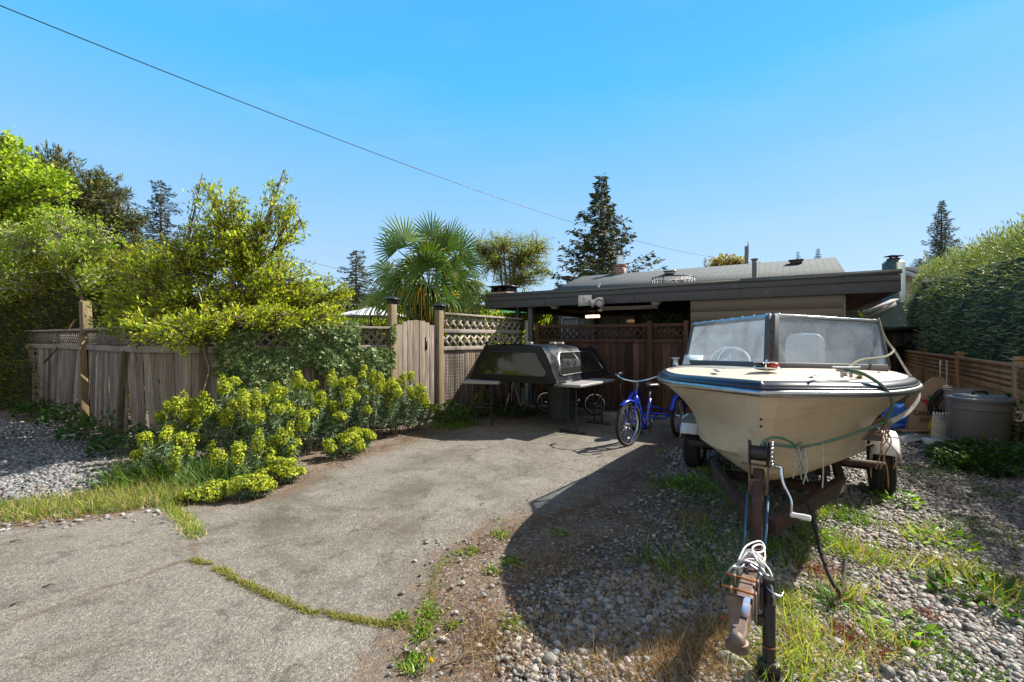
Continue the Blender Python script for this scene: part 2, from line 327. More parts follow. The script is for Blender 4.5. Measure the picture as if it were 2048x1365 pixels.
def sheet(name, poly, z, mat_, step, edge=True, bounds=None):
    poly = [np.array(p[:2]) for p in poly]; xs = [p[0] for p in poly]; ys = [p[1] for p in poly]
    X, Y = np.meshgrid(np.arange(max(min(xs), -16), min(max(xs), 16) + step, step), np.arange(max(min(ys), -3), min(max(ys), 14) + step, step), indexing='ij')
    d = pdist(X, Y, poly); ins = inpoly(X, Y, poly); sd = np.where(ins, d, -d)
    q = np.stack([X, Y, X * 0], -1); sdn = sd + .05 * vnoise(q, 4, 5) + .03 * vnoise(q, 13, 2)
    cr = np.full(X.shape, 9.)
    for cpl in CRACKS: cr = np.minimum(cr, pdist(X + .03 * vnoise(q, 9, 1), Y + .03 * vnoise(q, 9, 4), cpl, False))
    m_, n_ = X.shape; keep = (sdn[:-1, :-1] > 0) & (sdn[1:, :-1] > 0) & (sdn[:-1, 1:] > 0) & (sdn[1:, 1:] > 0)
    i, j = np.nonzero(keep); a = i * n_ + j; F = np.stack([a, a + n_, a + n_ + 1, a + 1], 1)
    used, inv = np.unique(F, return_inverse=True); F = inv.reshape(F.shape)
    V = np.stack([X.ravel(), Y.ravel(), z + 0 * X.ravel() + .012 * vnoise(np.stack([X, Y, 0 * X], -1), .9, 2).ravel() * np.clip(sdn.ravel(), 0, .6)], 1)[used]
    V[:, 2] = np.maximum(V[:, 2], z)
    me = MB(); me.add(V, F, np.stack([np.clip(sdn.ravel()[used], 0, 1), np.clip(cr.ravel()[used], 0, 1), 0 * used], 1)); o = me.build(name, mat_, kind='structure', smooth=True); return o
m = NT('old_asphalt'); a = m.n('SeparateXYZ'); m.l(m.attr('tint', 'Vector'), a.inputs[0])
sp = m.voro(105, out='Color'); base = m.ramp(sp, [(0, (.03, .03, .03)), (.3, (.12, .115, .105)), (.62, (.20, .19, .17)), (.9, (.34, .32, .285)), (1, (.62, .58, .52))])
base = m.mix(base, (.225, .215, .195), m.ramp(m.noise(2.1, 5), [(.3, 0), (.7, .3)]))
fine = m.voro(300, out='Color'); base = m.mix(base, m.ramp(fine, [(0, (.06, .055, .05)), (1, (.38, .36, .33))]), .3)
pitm = m.ramp(m.voro(70), [(.05, 1), (.13, 0)]); base = m.mix(base, (.05, .045, .04), m.mix((0, 0, 0), pitm, .7))
stain = m.ramp(m.noise(.75, 5, None, .6, .6), [(.5, 0), (.68, .6)]); base = m.mix(base, (.085, .075, .055), stain)
base = m.mix(base, (.05, .043, .034), m.ramp(m.noise(4.5, 8, None, .78), [(.52, 0), (.64, .55)]))
base = m.mix(base, (.07, .062, .045), m.ramp(m.noise(.9, 7, None, .7, .8), [(.5, 0), (.62, .5)]))
vc_ = m.n('TexVoronoi'); vc_.feature = 'DISTANCE_TO_EDGE'; vc_.inputs['Scale'].default_value = .75; ad_ = m.n('VectorMath'); ad_.operation = 'ADD'; nz_ = m.n('TexNoise'); nz_.inputs['Scale'].default_value = 2.5; nz_.inputs['Detail'].default_value = 6; m.l(m.co, nz_.inputs['Vector']); s3_ = m.n('VectorMath'); s3_.operation = 'SCALE'; s3_.inputs[3].default_value = .8; m.l(nz_.outputs['Color'], s3_.inputs[0]); m.l(m.co, ad_.inputs[0]); m.l(s3_.outputs[0], ad_.inputs[1]); m.l(ad_.outputs[0], vc_.inputs['Vector'])
hair = m.math('MULTIPLY', m.ramp(vc_.outputs['Distance'], [(.004, 1), (.012, 0)]), m.ramp(m.noise(1.1, 3), [(.47, 0), (.57, .55)])); base = m.mix(base, (.055, .042, .03), hair)
base = m.mix(base, (.34, .325, .30), m.ramp(m.noise(1.7, 3), [(.6, 0), (.72, .4)]))
base = m.mix(base, (.98, .945, .885), 1.0, 'MULTIPLY')
ed = m.math('ADD', a.outputs[0], m.math('MULTIPLY', m.math('SUBTRACT', m.noise(7, 6, None, .7), .5), .9))
base = m.mix((.15, .10, .068), base, m.ramp(ed, [(.0, .1), (.26, 1)]))
ck = m.math('ADD', a.outputs[1], m.math('MULTIPLY', m.math('SUBTRACT', m.noise(16, 6, None, .7), .5), .12))
base = m.mix((.12, .085, .05), base, m.ramp(ck, [(.0, .1), (.035, 1)]))
m.col(base); m.setp(Roughness=.9); m.b.inputs['Specular IOR Level'].default_value = .3
h = m.math('ADD', m.math('MULTIPLY', m.voro(135), .6), m.noise(60, 5)); m.bump(h, .55, .012); M['asphalt'] = m.m
sheet('driveway', DRIVE, .004, M['asphalt'], .045)
GRAVEL_R = [G(1390, 872)[:2], G(1310, 960)[:2], G(1255, 1060)[:2], G(1180, 1110)[:2], G(1060, 1160)[:2], G(1010, 1230)[:2], G(990, 1365)[:2], (-.05, 1.0), (.1, -2), (9, -2), (13, 10), (8.5, 13), RF(1.02, .1)[:2], RF(.62, -.1)[:2]]
GRAVEL_L = [G(0, 842)[:2], G(120, 845)[:2], G(235, 905)[:2], G(255, 950)[:2], G(190, 985)[:2], G(90, 1010)[:2], G(0, 1020)[:2], G(-700, 1060)[:2], G(-700, 860)[:2]]
sheet('gravel_bed', GRAVEL_R, .004, M['gravel'], .09); sheet('gravel_yard', GRAVEL_L, .004, M['gravel'], .09)
def pebbles(name, poly, dens_fn, label, size, seed, ymax, cmul=(1, 1, 1)):
    poly = [np.array(p[:2]) for p in poly]; x0, x1 = max(min(p[0] for p in poly), -12), min(max(p[0] for p in poly), 11); y0, y1 = 1.15, ymax
    mb = MB(); tot = 0
    for (ya, yb, dens, szm, tv, tf) in dens_fn:
        ya = max(ya, y0); yb = min(yb, y1)
        N = int((x1 - x0) * (yb - ya) * dens); x = rng.uniform(x0, x1, N); y = rng.uniform(ya, yb, N)
        q = np.stack([x, y, 0 * x], -1); d = pdist(x, y, poly); ins = inpoly(x, y, poly)
        edge = np.where(ins, d, -d) + .25 * vnoise(q, 3, seed) ; k = (edge > rng.uniform(-.12, .35, N)) & (np.abs(x / y) < 1.3)
        hole = vnoise(q, 1.1, seed + 2) + .4 * vnoise(q, 4, seed); k &= ~((hole > .35) & (rng.uniform(size=N) < .8)); k &= ~((y > 2.75 + .2 * hole) & (y < 4.6) & (x < 1.25 - (y - 2.75) * -.35 + .25 * hole) & (rng.uniform(size=N) < .82) & (seed == 2))
        x, y = x[k], y[k]; N = len(x); s_ = size * szm * np.exp(rng.normal(0, .32, N))
        sc3 = np.stack([s_ * rng.uniform(.8, 1.3, N), s_ * rng.uniform(.65, 1, N), s_ * rng.uniform(.4, .75, N)], 1)
        nrm = np.stack([rng.normal(0, .25, N), rng.normal(0, .25, N), np.ones(N)], 1)
        Mx = frames(nrm, rng.uniform(0, 6.28, N), sc3)
        T = np.stack([x, y, .006 + sc3[:, 2] * rng.uniform(.2, 1.0, N)], 1)
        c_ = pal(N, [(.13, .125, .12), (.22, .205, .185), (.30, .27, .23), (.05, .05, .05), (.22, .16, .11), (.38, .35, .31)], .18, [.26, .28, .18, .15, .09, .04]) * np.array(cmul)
        mb.scatter(tv, tf, T, Mx, c_); tot += N
    tvn = None
    mb.build(name, M['pebble'], smooth=True, kind='stuff', label=label, cat='gravel'); print(name, tot)
m = NT('pebble_stone'); c = m.mix(m.attr('tint'), (.9, .9, .9), m.ramp(m.noise(90, 4), [(.45, 0), (.75, .25)])); m.col(c); m.setp(Roughness=.7); m.bump(m.noise(150, 3), .3, .003); M['pebble'] = m.m
def lumpy(V, s): V = np.array(V); return V * (1 + .13 * vnoise(V, 2.3, s))[:, None]
pebbles('pebbles', GRAVEL_R, [(0, 2.4, 6800, 1, lumpy(SPH_V, 3), SPH_F), (2.4, 4, 4600, 1.05, lumpy(SPH_V, 5), SPH_F), (4, 6, 2900, 1.25, ICO_V, ICO_F), (6, 9.5, 800, 1.6, ICO_V, ICO_F)], 'loose grey and brown rounded pebbles covering the parking strip around the trailer', .0108, 2, 9.5)
pebbles('pebbles', GRAVEL_L, [(0, 9, 2900, 1.2, ICO_V, ICO_F)], 'loose grey gravel, tinted darker and bluer as shade, before the leaning fence', .0125, 4, 9, (.72, .78, .88))  # multiplier puts yard shade into the stone colour, darker and bluer
# stray stones beside the grass edge of the driveway
mb = MB(); N = 60; px = rng.uniform(0, 330, N); py = 1052 - px * .12 + rng.normal(0, 11, N); T = np.array([G(a, b, .012) for a, b in zip(px, py)])
mb.scatter(lumpy(SPH_V, 7), SPH_F, T, frames(np.stack([rng.normal(0, .3, N), rng.normal(0, .3, N), np.ones(N)], 1), rng.uniform(0, 6, N), rng.uniform(.009, .024, N)[:, None] * np.array([[1.3, 1, .5]])), pal(N, [(.25, .24, .23), (.14, .14, .14), (.32, .31, .29)], .2))
N = 260; y = rng.uniform(1.3, 3.3, N); x = rng.uniform(-.6, .5, N) + (y - 2) * -.05; mb.scatter(lumpy(SPH_V, 8), SPH_F, np.stack([x, y, np.full(N, .012)], 1), frames(np.stack([rng.normal(0, .3, N), rng.normal(0, .3, N), np.ones(N)], 1), rng.uniform(0, 6, N), np.exp(rng.normal(0, .35, N))[:, None] * .008 * np.array([[1.2, 1, .6]])), pal(N, [(.2, .18, .16), (.29, .26, .23), (.11, .11, .11)], .2))
mb.build('stray_stones', M['pebble'], smooth=True, kind='stuff', label='scattered stones along the grassy and dirt edges of the asphalt', cat='stones')
# ---------------------------------------------------------------- litter, straw, grass
def blades(mb, x, y, hmin, hmax, wid, cols, lean=.5, z=.004, var=.2, aim=None):
    N = len(x); h_ = rng.uniform(hmin, hmax, N); d = np.stack([rng.normal(0, lean, N), rng.normal(0, lean, N), np.ones(N)], 1); d /= np.linalg.norm(d, axis=1, keepdims=True)
    w_ = wid * rng.uniform(.6, 1.3, N); mb.scatter(BLADE_V, BLADE_F, np.stack([x, y, np.full(N, z)], 1), frames_y(d, rng.uniform(0, 6.28, N), np.stack([w_, h_, h_], 1)), pal(N, cols, var))
def spots(lst):
    xs, ys = [], []
    for (px, py, r, n) in lst:
        g = G(px, py); a = rng.normal(0, r * .5, (n, 2)); xs.append(g[0] + a[:, 0]); ys.append(g[1] + a[:, 1])
    return np.concatenate(xs), np.concatenate(ys)
GCOL = [(.13, .24, .035), (.2, .32, .04), (.08, .16, .03), (.3, .36, .06)]; STRAW = [(.34, .235, .11), (.46, .34, .18), (.25, .15, .07)]
def along(pl, n, w_):
    pl = np.array(pl); seg = np.linalg.norm(np.diff(pl, axis=0), axis=1); i = rng.choice(len(seg), n, p=seg / seg.sum()); t = rng.uniform(size=n)[:, None]
    p = pl[i] * (1 - t) + pl[i + 1] * t + rng.normal(0, w_, (n, 2)); return p[:, 0], p[:, 1]
mb = MB()
x, y = along(CRACKS[0][3:], 4600, .014); k = vnoise(np.stack([x, y, 0 * x], 1), 8, 3) + .6 * vnoise(np.stack([x, y, 0 * x], 1), 23, 1) > -.42; blades(mb, x[k], y[k], .01, .036, .0035, [(.25, .27, .05), (.38, .34, .10), (.13, .18, .03), (.32, .22, .1)], .9)
x, y = along(CRACKS[0][:3], 1000, .035); k = vnoise(np.stack([x, y, 0 * x], 1), 5, 1) > -.4; blades(mb, x[k], y[k], .02, .07, .005, [(.25, .33, .05), (.16, .26, .04), (.5, .42, .15)], .9)
x, y = along(CRACKS[2], 350, .03); k = vnoise(np.stack([x, y, 0 * x], 1), 4, 2) > .1; blades(mb, x[k], y[k], .015, .05, .005, GCOL, .9)
x, y = spots([(1000, 1072, .07, 90), (1030, 1128, .08, 130), (940, 1105, .07, 90), (1025, 1255, .06, 110), (985, 1145, .05, 60), (860, 1230, .08, 130), (830, 1325, .07, 200), (845, 1270, .06, 120), (905, 1255, .04, 60), (1120, 1070, .1, 70), (800, 1240, .05, 100), (1325, 905, .05, 60)]); blades(mb, x, y, .015, .05, .009, GCOL, 1.0)
mb.build('crack_grass', M['grass'], kind='stuff', label='short yellow green grass and weeds growing along the asphalt cracks', cat='grass')
mb = MB()   # grass strip and verge at left
strip = [G(0, 1015)[:2], G(120, 1000)[:2], G(230, 985)[:2], G(330, 960)[:2], G(420, 975)[:2], G(460, 1000)[:2], G(330, 1012)[:2], G(150, 1035)[:2], G(0, 1048)[:2], G(-500, 1075)[:2], G(-500, 1030)[:2]]
N = 60000; x = rng.uniform(-7, -2.2, N); y = rng.uniform(3.2, 5.2, N); k = inpoly(x + .05 * rng.normal(size=N), y + .05 * rng.normal(size=N), strip); x, y = x[k], y[k]
blades(mb, x, y, .04, .13, .006, [(.20, .29, .04), (.11, .19, .035), (.30, .34, .07), (.42, .33, .15), (.34, .25, .12)], .7)
x, y = spots([(330, 955, .35, 900), (420, 965, .35, 900), (270, 965, .25, 600), (480, 960, .3, 500)]); blades(mb, x, y, .1, .3, .007, [(.1, .2, .03), (.07, .14, .03), (.2, .28, .05)], .7)
x, y = spots([(900, 855, .25, 500), (935, 850, .2, 300)]); blades(mb, x, y, .05, .14, .008, [(.14, .26, .03), (.1, .2, .03)], .8)
mb.build('verge_grass', M['grass'], kind='stuff', label='sunlit green grass strip between the gravel yard and the asphalt', cat='grass')
mb = MB()   # grass through the pebbles
x, y = spots([(1400, 985, .5, 330), (1345, 975, .25, 200), (1460, 1090, .4, 420), (1330, 1130, .25, 200), (1420, 1160, .3, 260), (1560, 1110, .22, 260), (1640, 1090, .25, 300), (1700, 1040, .2, 260), (1480, 1010, .3, 400)])
blades(mb, x, y, .04, .15, .006, [(.12, .22, .03), (.2, .32, .04), (.07, .13, .025)], .7)
x, y = spots([(1600, 1270, .16, 260), (1560, 1340, .2, 380), (1660, 1330, .2, 220), (1570, 1210, .1, 160), (1700, 1110, .14, 220), (1755, 1130, .15, 160), (1840, 1075, .2, 160), (1900, 1150, .2, 220), (1980, 1190, .25, 260), (1775, 1290, .15, 130), (1700, 1200, .16, 160), (1620, 1030, .15, 130)])
blades(mb, x, y, .04, .17, .0055, [(.28, .39, .04), (.18, .30, .04), (.42, .44, .08), (.46, .36, .18), (.38, .28, .14)], .75)
x, y = spots([(2010, 1180, .4, 500), (1960, 1070, .3, 300), (2020, 1000, .3, 300), (1850, 950, .3, 300), (1420, 880, .25, 350), (1900, 1340, .2, 200)]); blades(mb, x, y, .03, .1, .007, [(.07, .14, .03), (.12, .2, .04)], .9)
mb.build('parking_grass', M['grass'], kind='stuff', label='bright grass tufts growing through the pebbles around the trailer tongue', cat='grass')
mb = MB()
x, y = spots([(1400, 1310, .22, 2200), (1330, 1345, .2, 1600), (1200, 1340, .2, 800), (1440, 1270, .12, 900), (1250, 1180, .3, 500), (1380, 1180, .25, 700), (1380, 1040, .2, 300), (1090, 1130, .25, 300), (1650, 1190, .2, 350), (1150, 1260, .3, 500), (990, 1300, .25, 500)])
blades(mb, x, y, .03, .11, .003, STRAW, 1.3); N = 9000
x = rng.uniform(-.5, 2.6, N); y = rng.uniform(1.2, 4.5, N); k = inpoly(x, y, [(-.5, 1.2), (-.3, 2.3), (.1, 3.5), (1, 4.5), (2.6, 4.5), (1.8, 1.2)]); x, y = x[k], y[k]
blades(mb, x, y, .03, .1, .0022, STRAW + [(.3, .28, .25)], 4)
mb.build('dry_grass', M['dry'], kind='stuff', label='dead straw coloured grass matted over the pebbles in the foreground', cat='dry grass')
mb = MB()   # brown needles along driveway edges
pts = [along([G(560, 985)[:2], G(640, 938)[:2], G(740, 905)[:2], G(850, 872)[:2], G(920, 855)[:2], G(1060, 845)[:2]], 2600, .14), along([G(1300, 900)[:2], G(1200, 985)[:2], G(1070, 1050)[:2], G(960, 1110)[:2], G(900, 1200)[:2], G(900, 1330)[:2]], 5200, .2), along([G(900, 880)[:2], G(1150, 900)[:2], G(1290, 920)[:2]], 800, .3), along([G(0, 1052)[:2], G(200, 1040)[:2]], 600, .1), spots([(230, 930, .3, 900)]), spots([(1250, 1150, .8, 1800), (1500, 1050, .9, 1500), (1750, 1150, .8, 1500), (1900, 1050, 1.2, 1500), (1700, 1300, .5, 900), (1350, 960, .7, 1000), (1050, 1250, .5, 1200)])]
x = np.concatenate([p[0] for p in pts]); y = np.concatenate([p[1] for p in pts]); N = len(x)
d = np.stack([rng.normal(size=N), rng.normal(size=N), rng.normal(0, .15, N)], 1)
mb.scatter(NEED_V, NEED_F, np.stack([x, y, np.full(N, .022)], 1), frames_y(d, rng.uniform(0, 6.28, N), np.stack([np.full(N, .02), rng.uniform(.015, .05, N), np.ones(N)], 1)), pal(N, [(.2, .085, .035), (.3, .16, .07), (.1, .06, .04), (.4, .3, .18)], .25))
mb.build('fallen_needles', M['dry'], kind='stuff', label='brown fallen needles and leaf litter along the driveway edges', cat='litter')
mb = MB()   # red sedum patches
x, y = spots([(1640, 1150, .13, 900), (1690, 1200, .09, 500), (1690, 1275, .08, 500), (1730, 1310, .12, 700), (1590, 1290, .06, 200), (1860, 1240, .07, 200)]); N = len(x)
mb.scatter(LEAF_V, LEAF_F, np.stack([x, y, rng.uniform(.015, .045, N)], 1), frames_y(rdir(N, .8), rng.uniform(0, 6, N), rng.uniform(.006, .014, N)), pal(N, [(.25, .06, .04), (.16, .05, .04), (.32, .14, .07)], .2))
mb.build('red_stonecrop', M['ivy'], kind='stuff', label='low reddish stonecrop mats on the sunny pebbles', cat='ground cover')
# twigs on the asphalt
tw = MB()
for (px, py, a, l) in [(650, 930, .5, .3), (690, 935, 2.4, .2), (880, 1335, .3, .25), (905, 1345, 1.2, .12), (1195, 915, .2, .12), (1050, 945, .4, .05), (20, 1085, .1, .09), (85, 1175, .2, .07), (20, 1212, .6, .05), (1055, 1000, 1, .04), (960, 1010, .3, .05)]:
    g = G(px, py, .012); d = np.array([math.cos(a), math.sin(a), .05]) * l; tw.tube([g, g + d * .5 + np.array([0, .01, .01]), g + d], [.004, .004, .0015], 5)
tw.build('fallen_twigs', M['bark'], kind='stuff', label='thin dark fallen twigs lying on the asphalt', cat='twigs')
# ---------------------------------------------------------------- fences
def boards(mb, p0, p1, z0, z1, bw=.135, gap=.006, lean=0, th=.02, var=.24, zv=.0, tints=None, skew=(0, 0), fac=1.0):
    p0 = np.array([*p0[:2], 0]); p1 = np.array([*p1[:2], 0]); L = np.linalg.norm(p1 - p0); d = (p1 - p0) / L; n = np.cross(d, UP); x = 0
    while x < L - .03:
        b = min(bw * random.uniform(.82, 1.15), L - x); c = d * (x + b / 2); off = n * random.uniform(-.004, .006)
        k = (x / L) ; ln = skew[0] * (1 - k) + skew[1] * k + random.gauss(0, lean)
        zt = z1(k) if callable(z1) else z1; zb = z0 + random.uniform(-zv, zv); up = UP * (zt - zb) / 2 + d * ln * (zt - zb) / 2
        t = math.exp(random.gauss(0, var)) * fac; col = np.array([t, t * random.uniform(.95, 1.03), t * random.uniform(.9, 1.05)])
        base = p0 + c + off - d * 0; top_fixed = p0 + c + off + UP * zt
        mb.obox(top_fixed - up, d * (b - gap) / 2, n * th / 2, up, col); x += b
def lattice(mb, p0, p1, z0, z1, step=.085, w_=.034, th=.008, both=True, n_off=0.0, a_dir=1, slope=1.0, tint=1.0):
    p0 = np.array([*p0[:2], 0]); p1 = np.array([*p1[:2], 0]); L = np.linalg.norm(p1 - p0); d = (p1 - p0) / L; n = np.cross(d, UP); Hh = z1 - z0
    for sgn in ((1, -1) if both else (a_dir,)):
        u = -Hh / slope
        while u < L:
            ua, ub = u, u + Hh / slope; ta = max(0, -ua / (ub - ua)); tb = min(1, (L - ua) / (ub - ua))
            if tb > ta + .02:
                za, zb = (z0 + Hh * ta, z0 + Hh * tb) if sgn > 0 else (z1 - Hh * ta, z1 - Hh * tb)
                a = p0 + d * (ua + (ub - ua) * ta) + UP * za; b = p0 + d * (ua + (ub - ua) * tb) + UP * zb; o = n * (sgn * th * .52 + n_off)
                t = tint * random.uniform(.8, 1.15); mb.bar(a + o, b + o, w_, th, n, (t, t, t))
            u += step * 1.414
def rail(mb, p0, p1, z, h_, th, off=0, t=1.0, ext=0, droop=0):
    p0 = np.array([*p0[:2], z]); p1 = np.array([*p1[:2], z]); d = unit(p1 - p0); n = np.cross(d, UP)
    mb.bar(p0 - d * ext + n * off, p1 + d * ext + n * off - UP * droop, th, h_, UP, (t, t, t))
FA, FB, FC, FD, FE = [np.array(p + (0,)) for p in ((-9.9, 9.3), (-7.25, 7.75), (-5.25, 6.2), (-4.02, 5.93), (-2.0, 7.38))]
def nrm2(a, b): d = unit(b - a); return np.cross(d, UP)      # towards the camera for left-to-right segments
# old leaning fence at the left
fl = thing('board_fence', FB, 'old leaning grey board fence with lattice top, shaded, beside the gravel yard', 'fence')
mb = MB(); boards(mb, FA, FB, .02, 1.28, skew=(.02, .2), lean=.025, zv=.03); boards(mb, FB, FC, .0, 1.27, skew=(.2, -.12), lean=.03, zv=.03); boards(mb, FC, FD, .0, 1.29, skew=(-.12, -.02), lean=.025, zv=.03, fac=1.05)
mb.build('board_panel', M['fence'], fl, bevel=.002)
mb = MB()
for a, b in ((FA, FB), (FB, FC), (FC, FD)): lattice(mb, a, b, 1.33, 1.57, .07, .03)
mb.build('lattice', M['fence_h'], fl)
for a, b in ((FA, FB), (FB, FC), (FC, FD)):
    mb = MB(); rail(mb, a, b, 1.30, .085, .035, .02, 1.05); mb.build('rail', M['fence_h'], fl, bevel=.003)
    mb = MB(); rail(mb, a, b, 1.595, .035, .10, .0, 1.15); mb.build('cap_rail', M['fence_h'], fl, bevel=.003)
n_ = nrm2(FB, FC)
mb = MB(); b = FB + n_ * .07 + UP * -.02 + unit(FC - FB) * .36; t = FB + n_ * .07 + UP * 2.08; mb.bar(b, lerp(b, t, .74), .12, .09, n_, (1.25, 1.2, 1.0)); mb.bar(lerp(b, t, .742), t, .13, .03, n_ , (1.3, 1.25, 1.05)); mb.bar(lerp(b, t, .742) + unit(FC - FB) * .09 - n_ * .06, t + unit(FC - FB) * .09 - n_ * .06, .03, .12, n_, (1.3, 1.25, 1.05)); mb.build('post', M['post'], fl, bevel=.004, label='tall leaning post standing above the fence cap')
mb = MB(); b = FC + nrm2(FB, FC) * .06 + unit(FC - FB) * -.22; t = FC + nrm2(FB, FC) * .05 + UP * 1.27 + unit(FC - FB) * .06; mb.bar(b, t, .075, .05, n_, (.8, .75, .7)); mb.build('post', M['post'], fl, bevel=.004, label='dark slanting brace post')

mb = MB(); mb.tube([P(150, 640, 8.6) + [0, 0, 0], P(112, 700, 8.3), P(88, 726, 8.4)], .018, 6, (1, .7, .6)); mb.build('dead_stick', M['post'], fl)
# ivy fence
fm = thing('board_fence', lerp(FD, FE, .5), 'sunlit grey board fence with lattice top, half buried under ivy, left of the gate', 'fence')
mb = MB(); boards(mb, FD, FE, .0, 1.27, lean=.01, zv=.02); mb.build('board_panel', M['fence'], fm, bevel=.002)
mb = MB(); lattice(mb, FD, FE, 1.33, 1.6, .1, .035); mb.build('lattice', M['fence_h'], fm)
mb = MB(); rail(mb, FD, FE, 1.3, .085, .035, .02, 1.1); mb.build('rail', M['fence_h'], fm, bevel=.003)
mb = MB(); rail(mb, FD, FE, 1.62, .035, .13, .02, 1.2); mb.build('cap_rail', M['fence_h'], fm, bevel=.003)
mb = MB(); mb.bar(FD + UP * 0 - nrm2(FD, FE) * .0, FD + UP * 1.62, .09, .09, nrm2(FD, FE), (.75, .7, .6)); mb.build('post', M['post'], fm, bevel=.004)
# gate posts
GP1 = np.array([-1.95, 7.4, 0]); GP2 = np.array([-1.31, 8.2, 0]); gd = unit(GP2 - GP1); gn = np.cross(gd, UP)
for p_, h_, lb in ((GP1, 2.02, 'square timber post with black pyramid cap at the left side of the arched gate'), (GP2, 1.97, 'square timber post with black pyramid cap at the right side of the arched gate')):
    r_ = thing('gate_post', p_, lb, 'post', 'capped gate posts'); mb = MB(); mb.bar(p_, p_ + UP * h_, .115, .115, gn, (1.35, 1.3, 1.15)); mb.build('shaft', M['post'], r_, bevel=.006)
    mb = MB(); mb.bar(p_ + UP * (h_ - .01), p_ + UP * (h_ + .055), .128, .128, gn); mb.bar(p_ + UP * (h_ + .055), p_ + UP * (h_ + .075), .19, .19, gn)
    a = p_ + UP * (h_ + .075); q = [a + gd * sx * .095 + gn * sy * .095 for sx, sy in ((-1, -1), (1, -1), (1, 1), (-1, 1))] + [a + UP * .05]
    mb.add(q, [(0, 1, 4), (1, 2, 4), (2, 3, 4), (3, 0, 4)]); mb.bar(a + UP * .045, a + UP * .065, .03, .03, gn); mb.build('cap', M['black'], r_)
# arched gate
gt = thing('garden_gate', (GP1 + GP2) / 2, 'arched garden gate of weathered vertical boards between the two capped posts', 'gate')
g0 = GP1 + gd * .07; g1 = GP2 - gd * .07
mb = MB(); boards(mb, g0, g1, .06, lambda k: 1.5 + .26 * math.sqrt(max(0, 1 - (2 * k - .82) ** 2 * .8)), bw=.125, var=.14, fac=1.12); mb.build('board_panel', M['fence'], gt, bevel=.002)
mb = MB(); rail(mb, g0, g1, .3, .09, .03, -.03); rail(mb, g0, g1, 1.4, .09, .03, -.03); mb.build('rail', M['fence_h'], gt)
mb = MB(); c = lerp(g0, g1, .72) + UP * 1.25 + gn * .02; mb.bar(c, c + UP * .22, .035, .012, gn); mb.build('latch_slot', M['black'], gt)
# white double lattice fence right of gate
FF = np.array([.17, 10.0, 0]); fr = thing('lattice_fence', lerp(GP2, FF, .5), 'grey board fence topped by two bands of pale lattice right of the gate', 'fence')
a0 = GP2 + gd * .08; nn = nrm2(a0, FF)
mb = MB(); boards(mb, a0, FF, .0, 1.24, lean=.008, fac=.95); mb.build('board_panel', M['fence'], fr, bevel=.002)
mb = MB(); lattice(mb, a0, FF, 1.3, 1.55, .13, .045, tint=1.7, n_off=.01); mb.build('lattice', M['fence_h'], fr); mb = MB(); lattice(mb, a0, FF, 1.62, 1.88, .13, .045, tint=1.7, n_off=.01); mb.build('lattice', M['fence_h'], fr)
for z, h_ in ((1.265, .07), (1.585, .07)): mb = MB(); rail(mb, a0, FF, z, h_, .05, .02, 1.6); mb.build('rail', M['fence_h'], fr, bevel=.003)
mb = MB(); rail(mb, a0, FF, 1.9, .035, .1, .02, 1.6, droop=.03); mb.build('cap_rail', M['fence_h'], fr, bevel=.003)
mb = MB()          # wire netting stapled to the boards
dd = unit(FF - a0)
for i in range(20): q = a0 + dd * (.05 + i * .06) + nn * .03; mb.tube([q + UP * .15, q + UP * 1.2], .0022, 4)
for i in range(18): mb.tube([a0 + dd * .05 + nn * .03 + UP * (.18 + i * .06), a0 + dd * 1.2 + nn * .03 + UP * (.18 + i * .06)], .0022, 4)
mb.build('wire_netting', M['rust'], fr)
# dark red fence under the carport
C0 = RF(.17, .18); C1 = RF(.598, .18); fd = thing('red_brown_fence', RF(.4, .18), 'dark red brown board fence with lattice band under the carport roof', 'fence')
mb = MB(); boards(mb, C0, C1, .02, 1.38, bw=.14, lean=.004, var=.3); mb.build('board_panel', M['redfence'], fd, bevel=.002)
mb = MB(); lattice(mb, C0, RF(.5, .18), 1.43, 1.66, .1, .035, both=True); lattice(mb, RF(.51, .18), C1, 1.43, 1.66, .08, .035); mb.build('lattice', M['redfence'], fd)
for z in (1.4, 1.7):
    mb = MB(); rail(mb, C0, C1, z, .06, .05, .01, 1.2); mb.build('rail', M['redfence'], fd, bevel=.003)
for t in (.175, .505, .594): mb = MB(); q = RF(t, .14); mb.bar(q, q + UP * 1.78, .085, .07, RU, (1.3, 1.2, 1.1)); mb.build('post', M['redfence'], fd, bevel=.004)
# right cedar fence
FS = np.array([6.68, 6.0, 0]); fdir = unit(np.array([.658, 1.0, 0])); FP_ = [FS - fdir * 2.85, FS, FS + fdir * 2.85, FS + fdir * 5.95, FS + fdir * 9.0]
fc = thing('cedar_fence', FS + fdir * 3, 'low new cedar fence with square grid lattice band below the cedar hedge at right', 'fence'); nR = -np.cross(fdir, UP)
for i in range(4):
    a, b = FP_[i], FP_[i + 1]; mb = MB(); boards(mb, a, b, .03, .72, bw=.13, var=.12, lean=.002); mb.build('board_panel', M['cedar'], fc, bevel=.002)
    mb = MB(); L = np.linalg.norm(b - a)
    for k in range(int(L / .085)): q = a + fdir * (.07 + k * .085); mb.bar(q + UP * .76, q + UP * 1.075, .042, .012, nR)
    for z in (.83, .91, .99): mb.bar(a + UP * z + nR * .018, b + UP * z + nR * .018, .022, .042, UP)
    mb.build('lattice', M['cedar'], fc)
    for z, h_, t_h in ((.735, .08, .045), (1.09, .04, .09)): mb = MB(); mb.bar(a + UP * z, b + UP * z, t_h, h_, UP, (1.1, 1.1, 1.1)); mb.build('rail', M['cedar'], fc, bevel=.003)
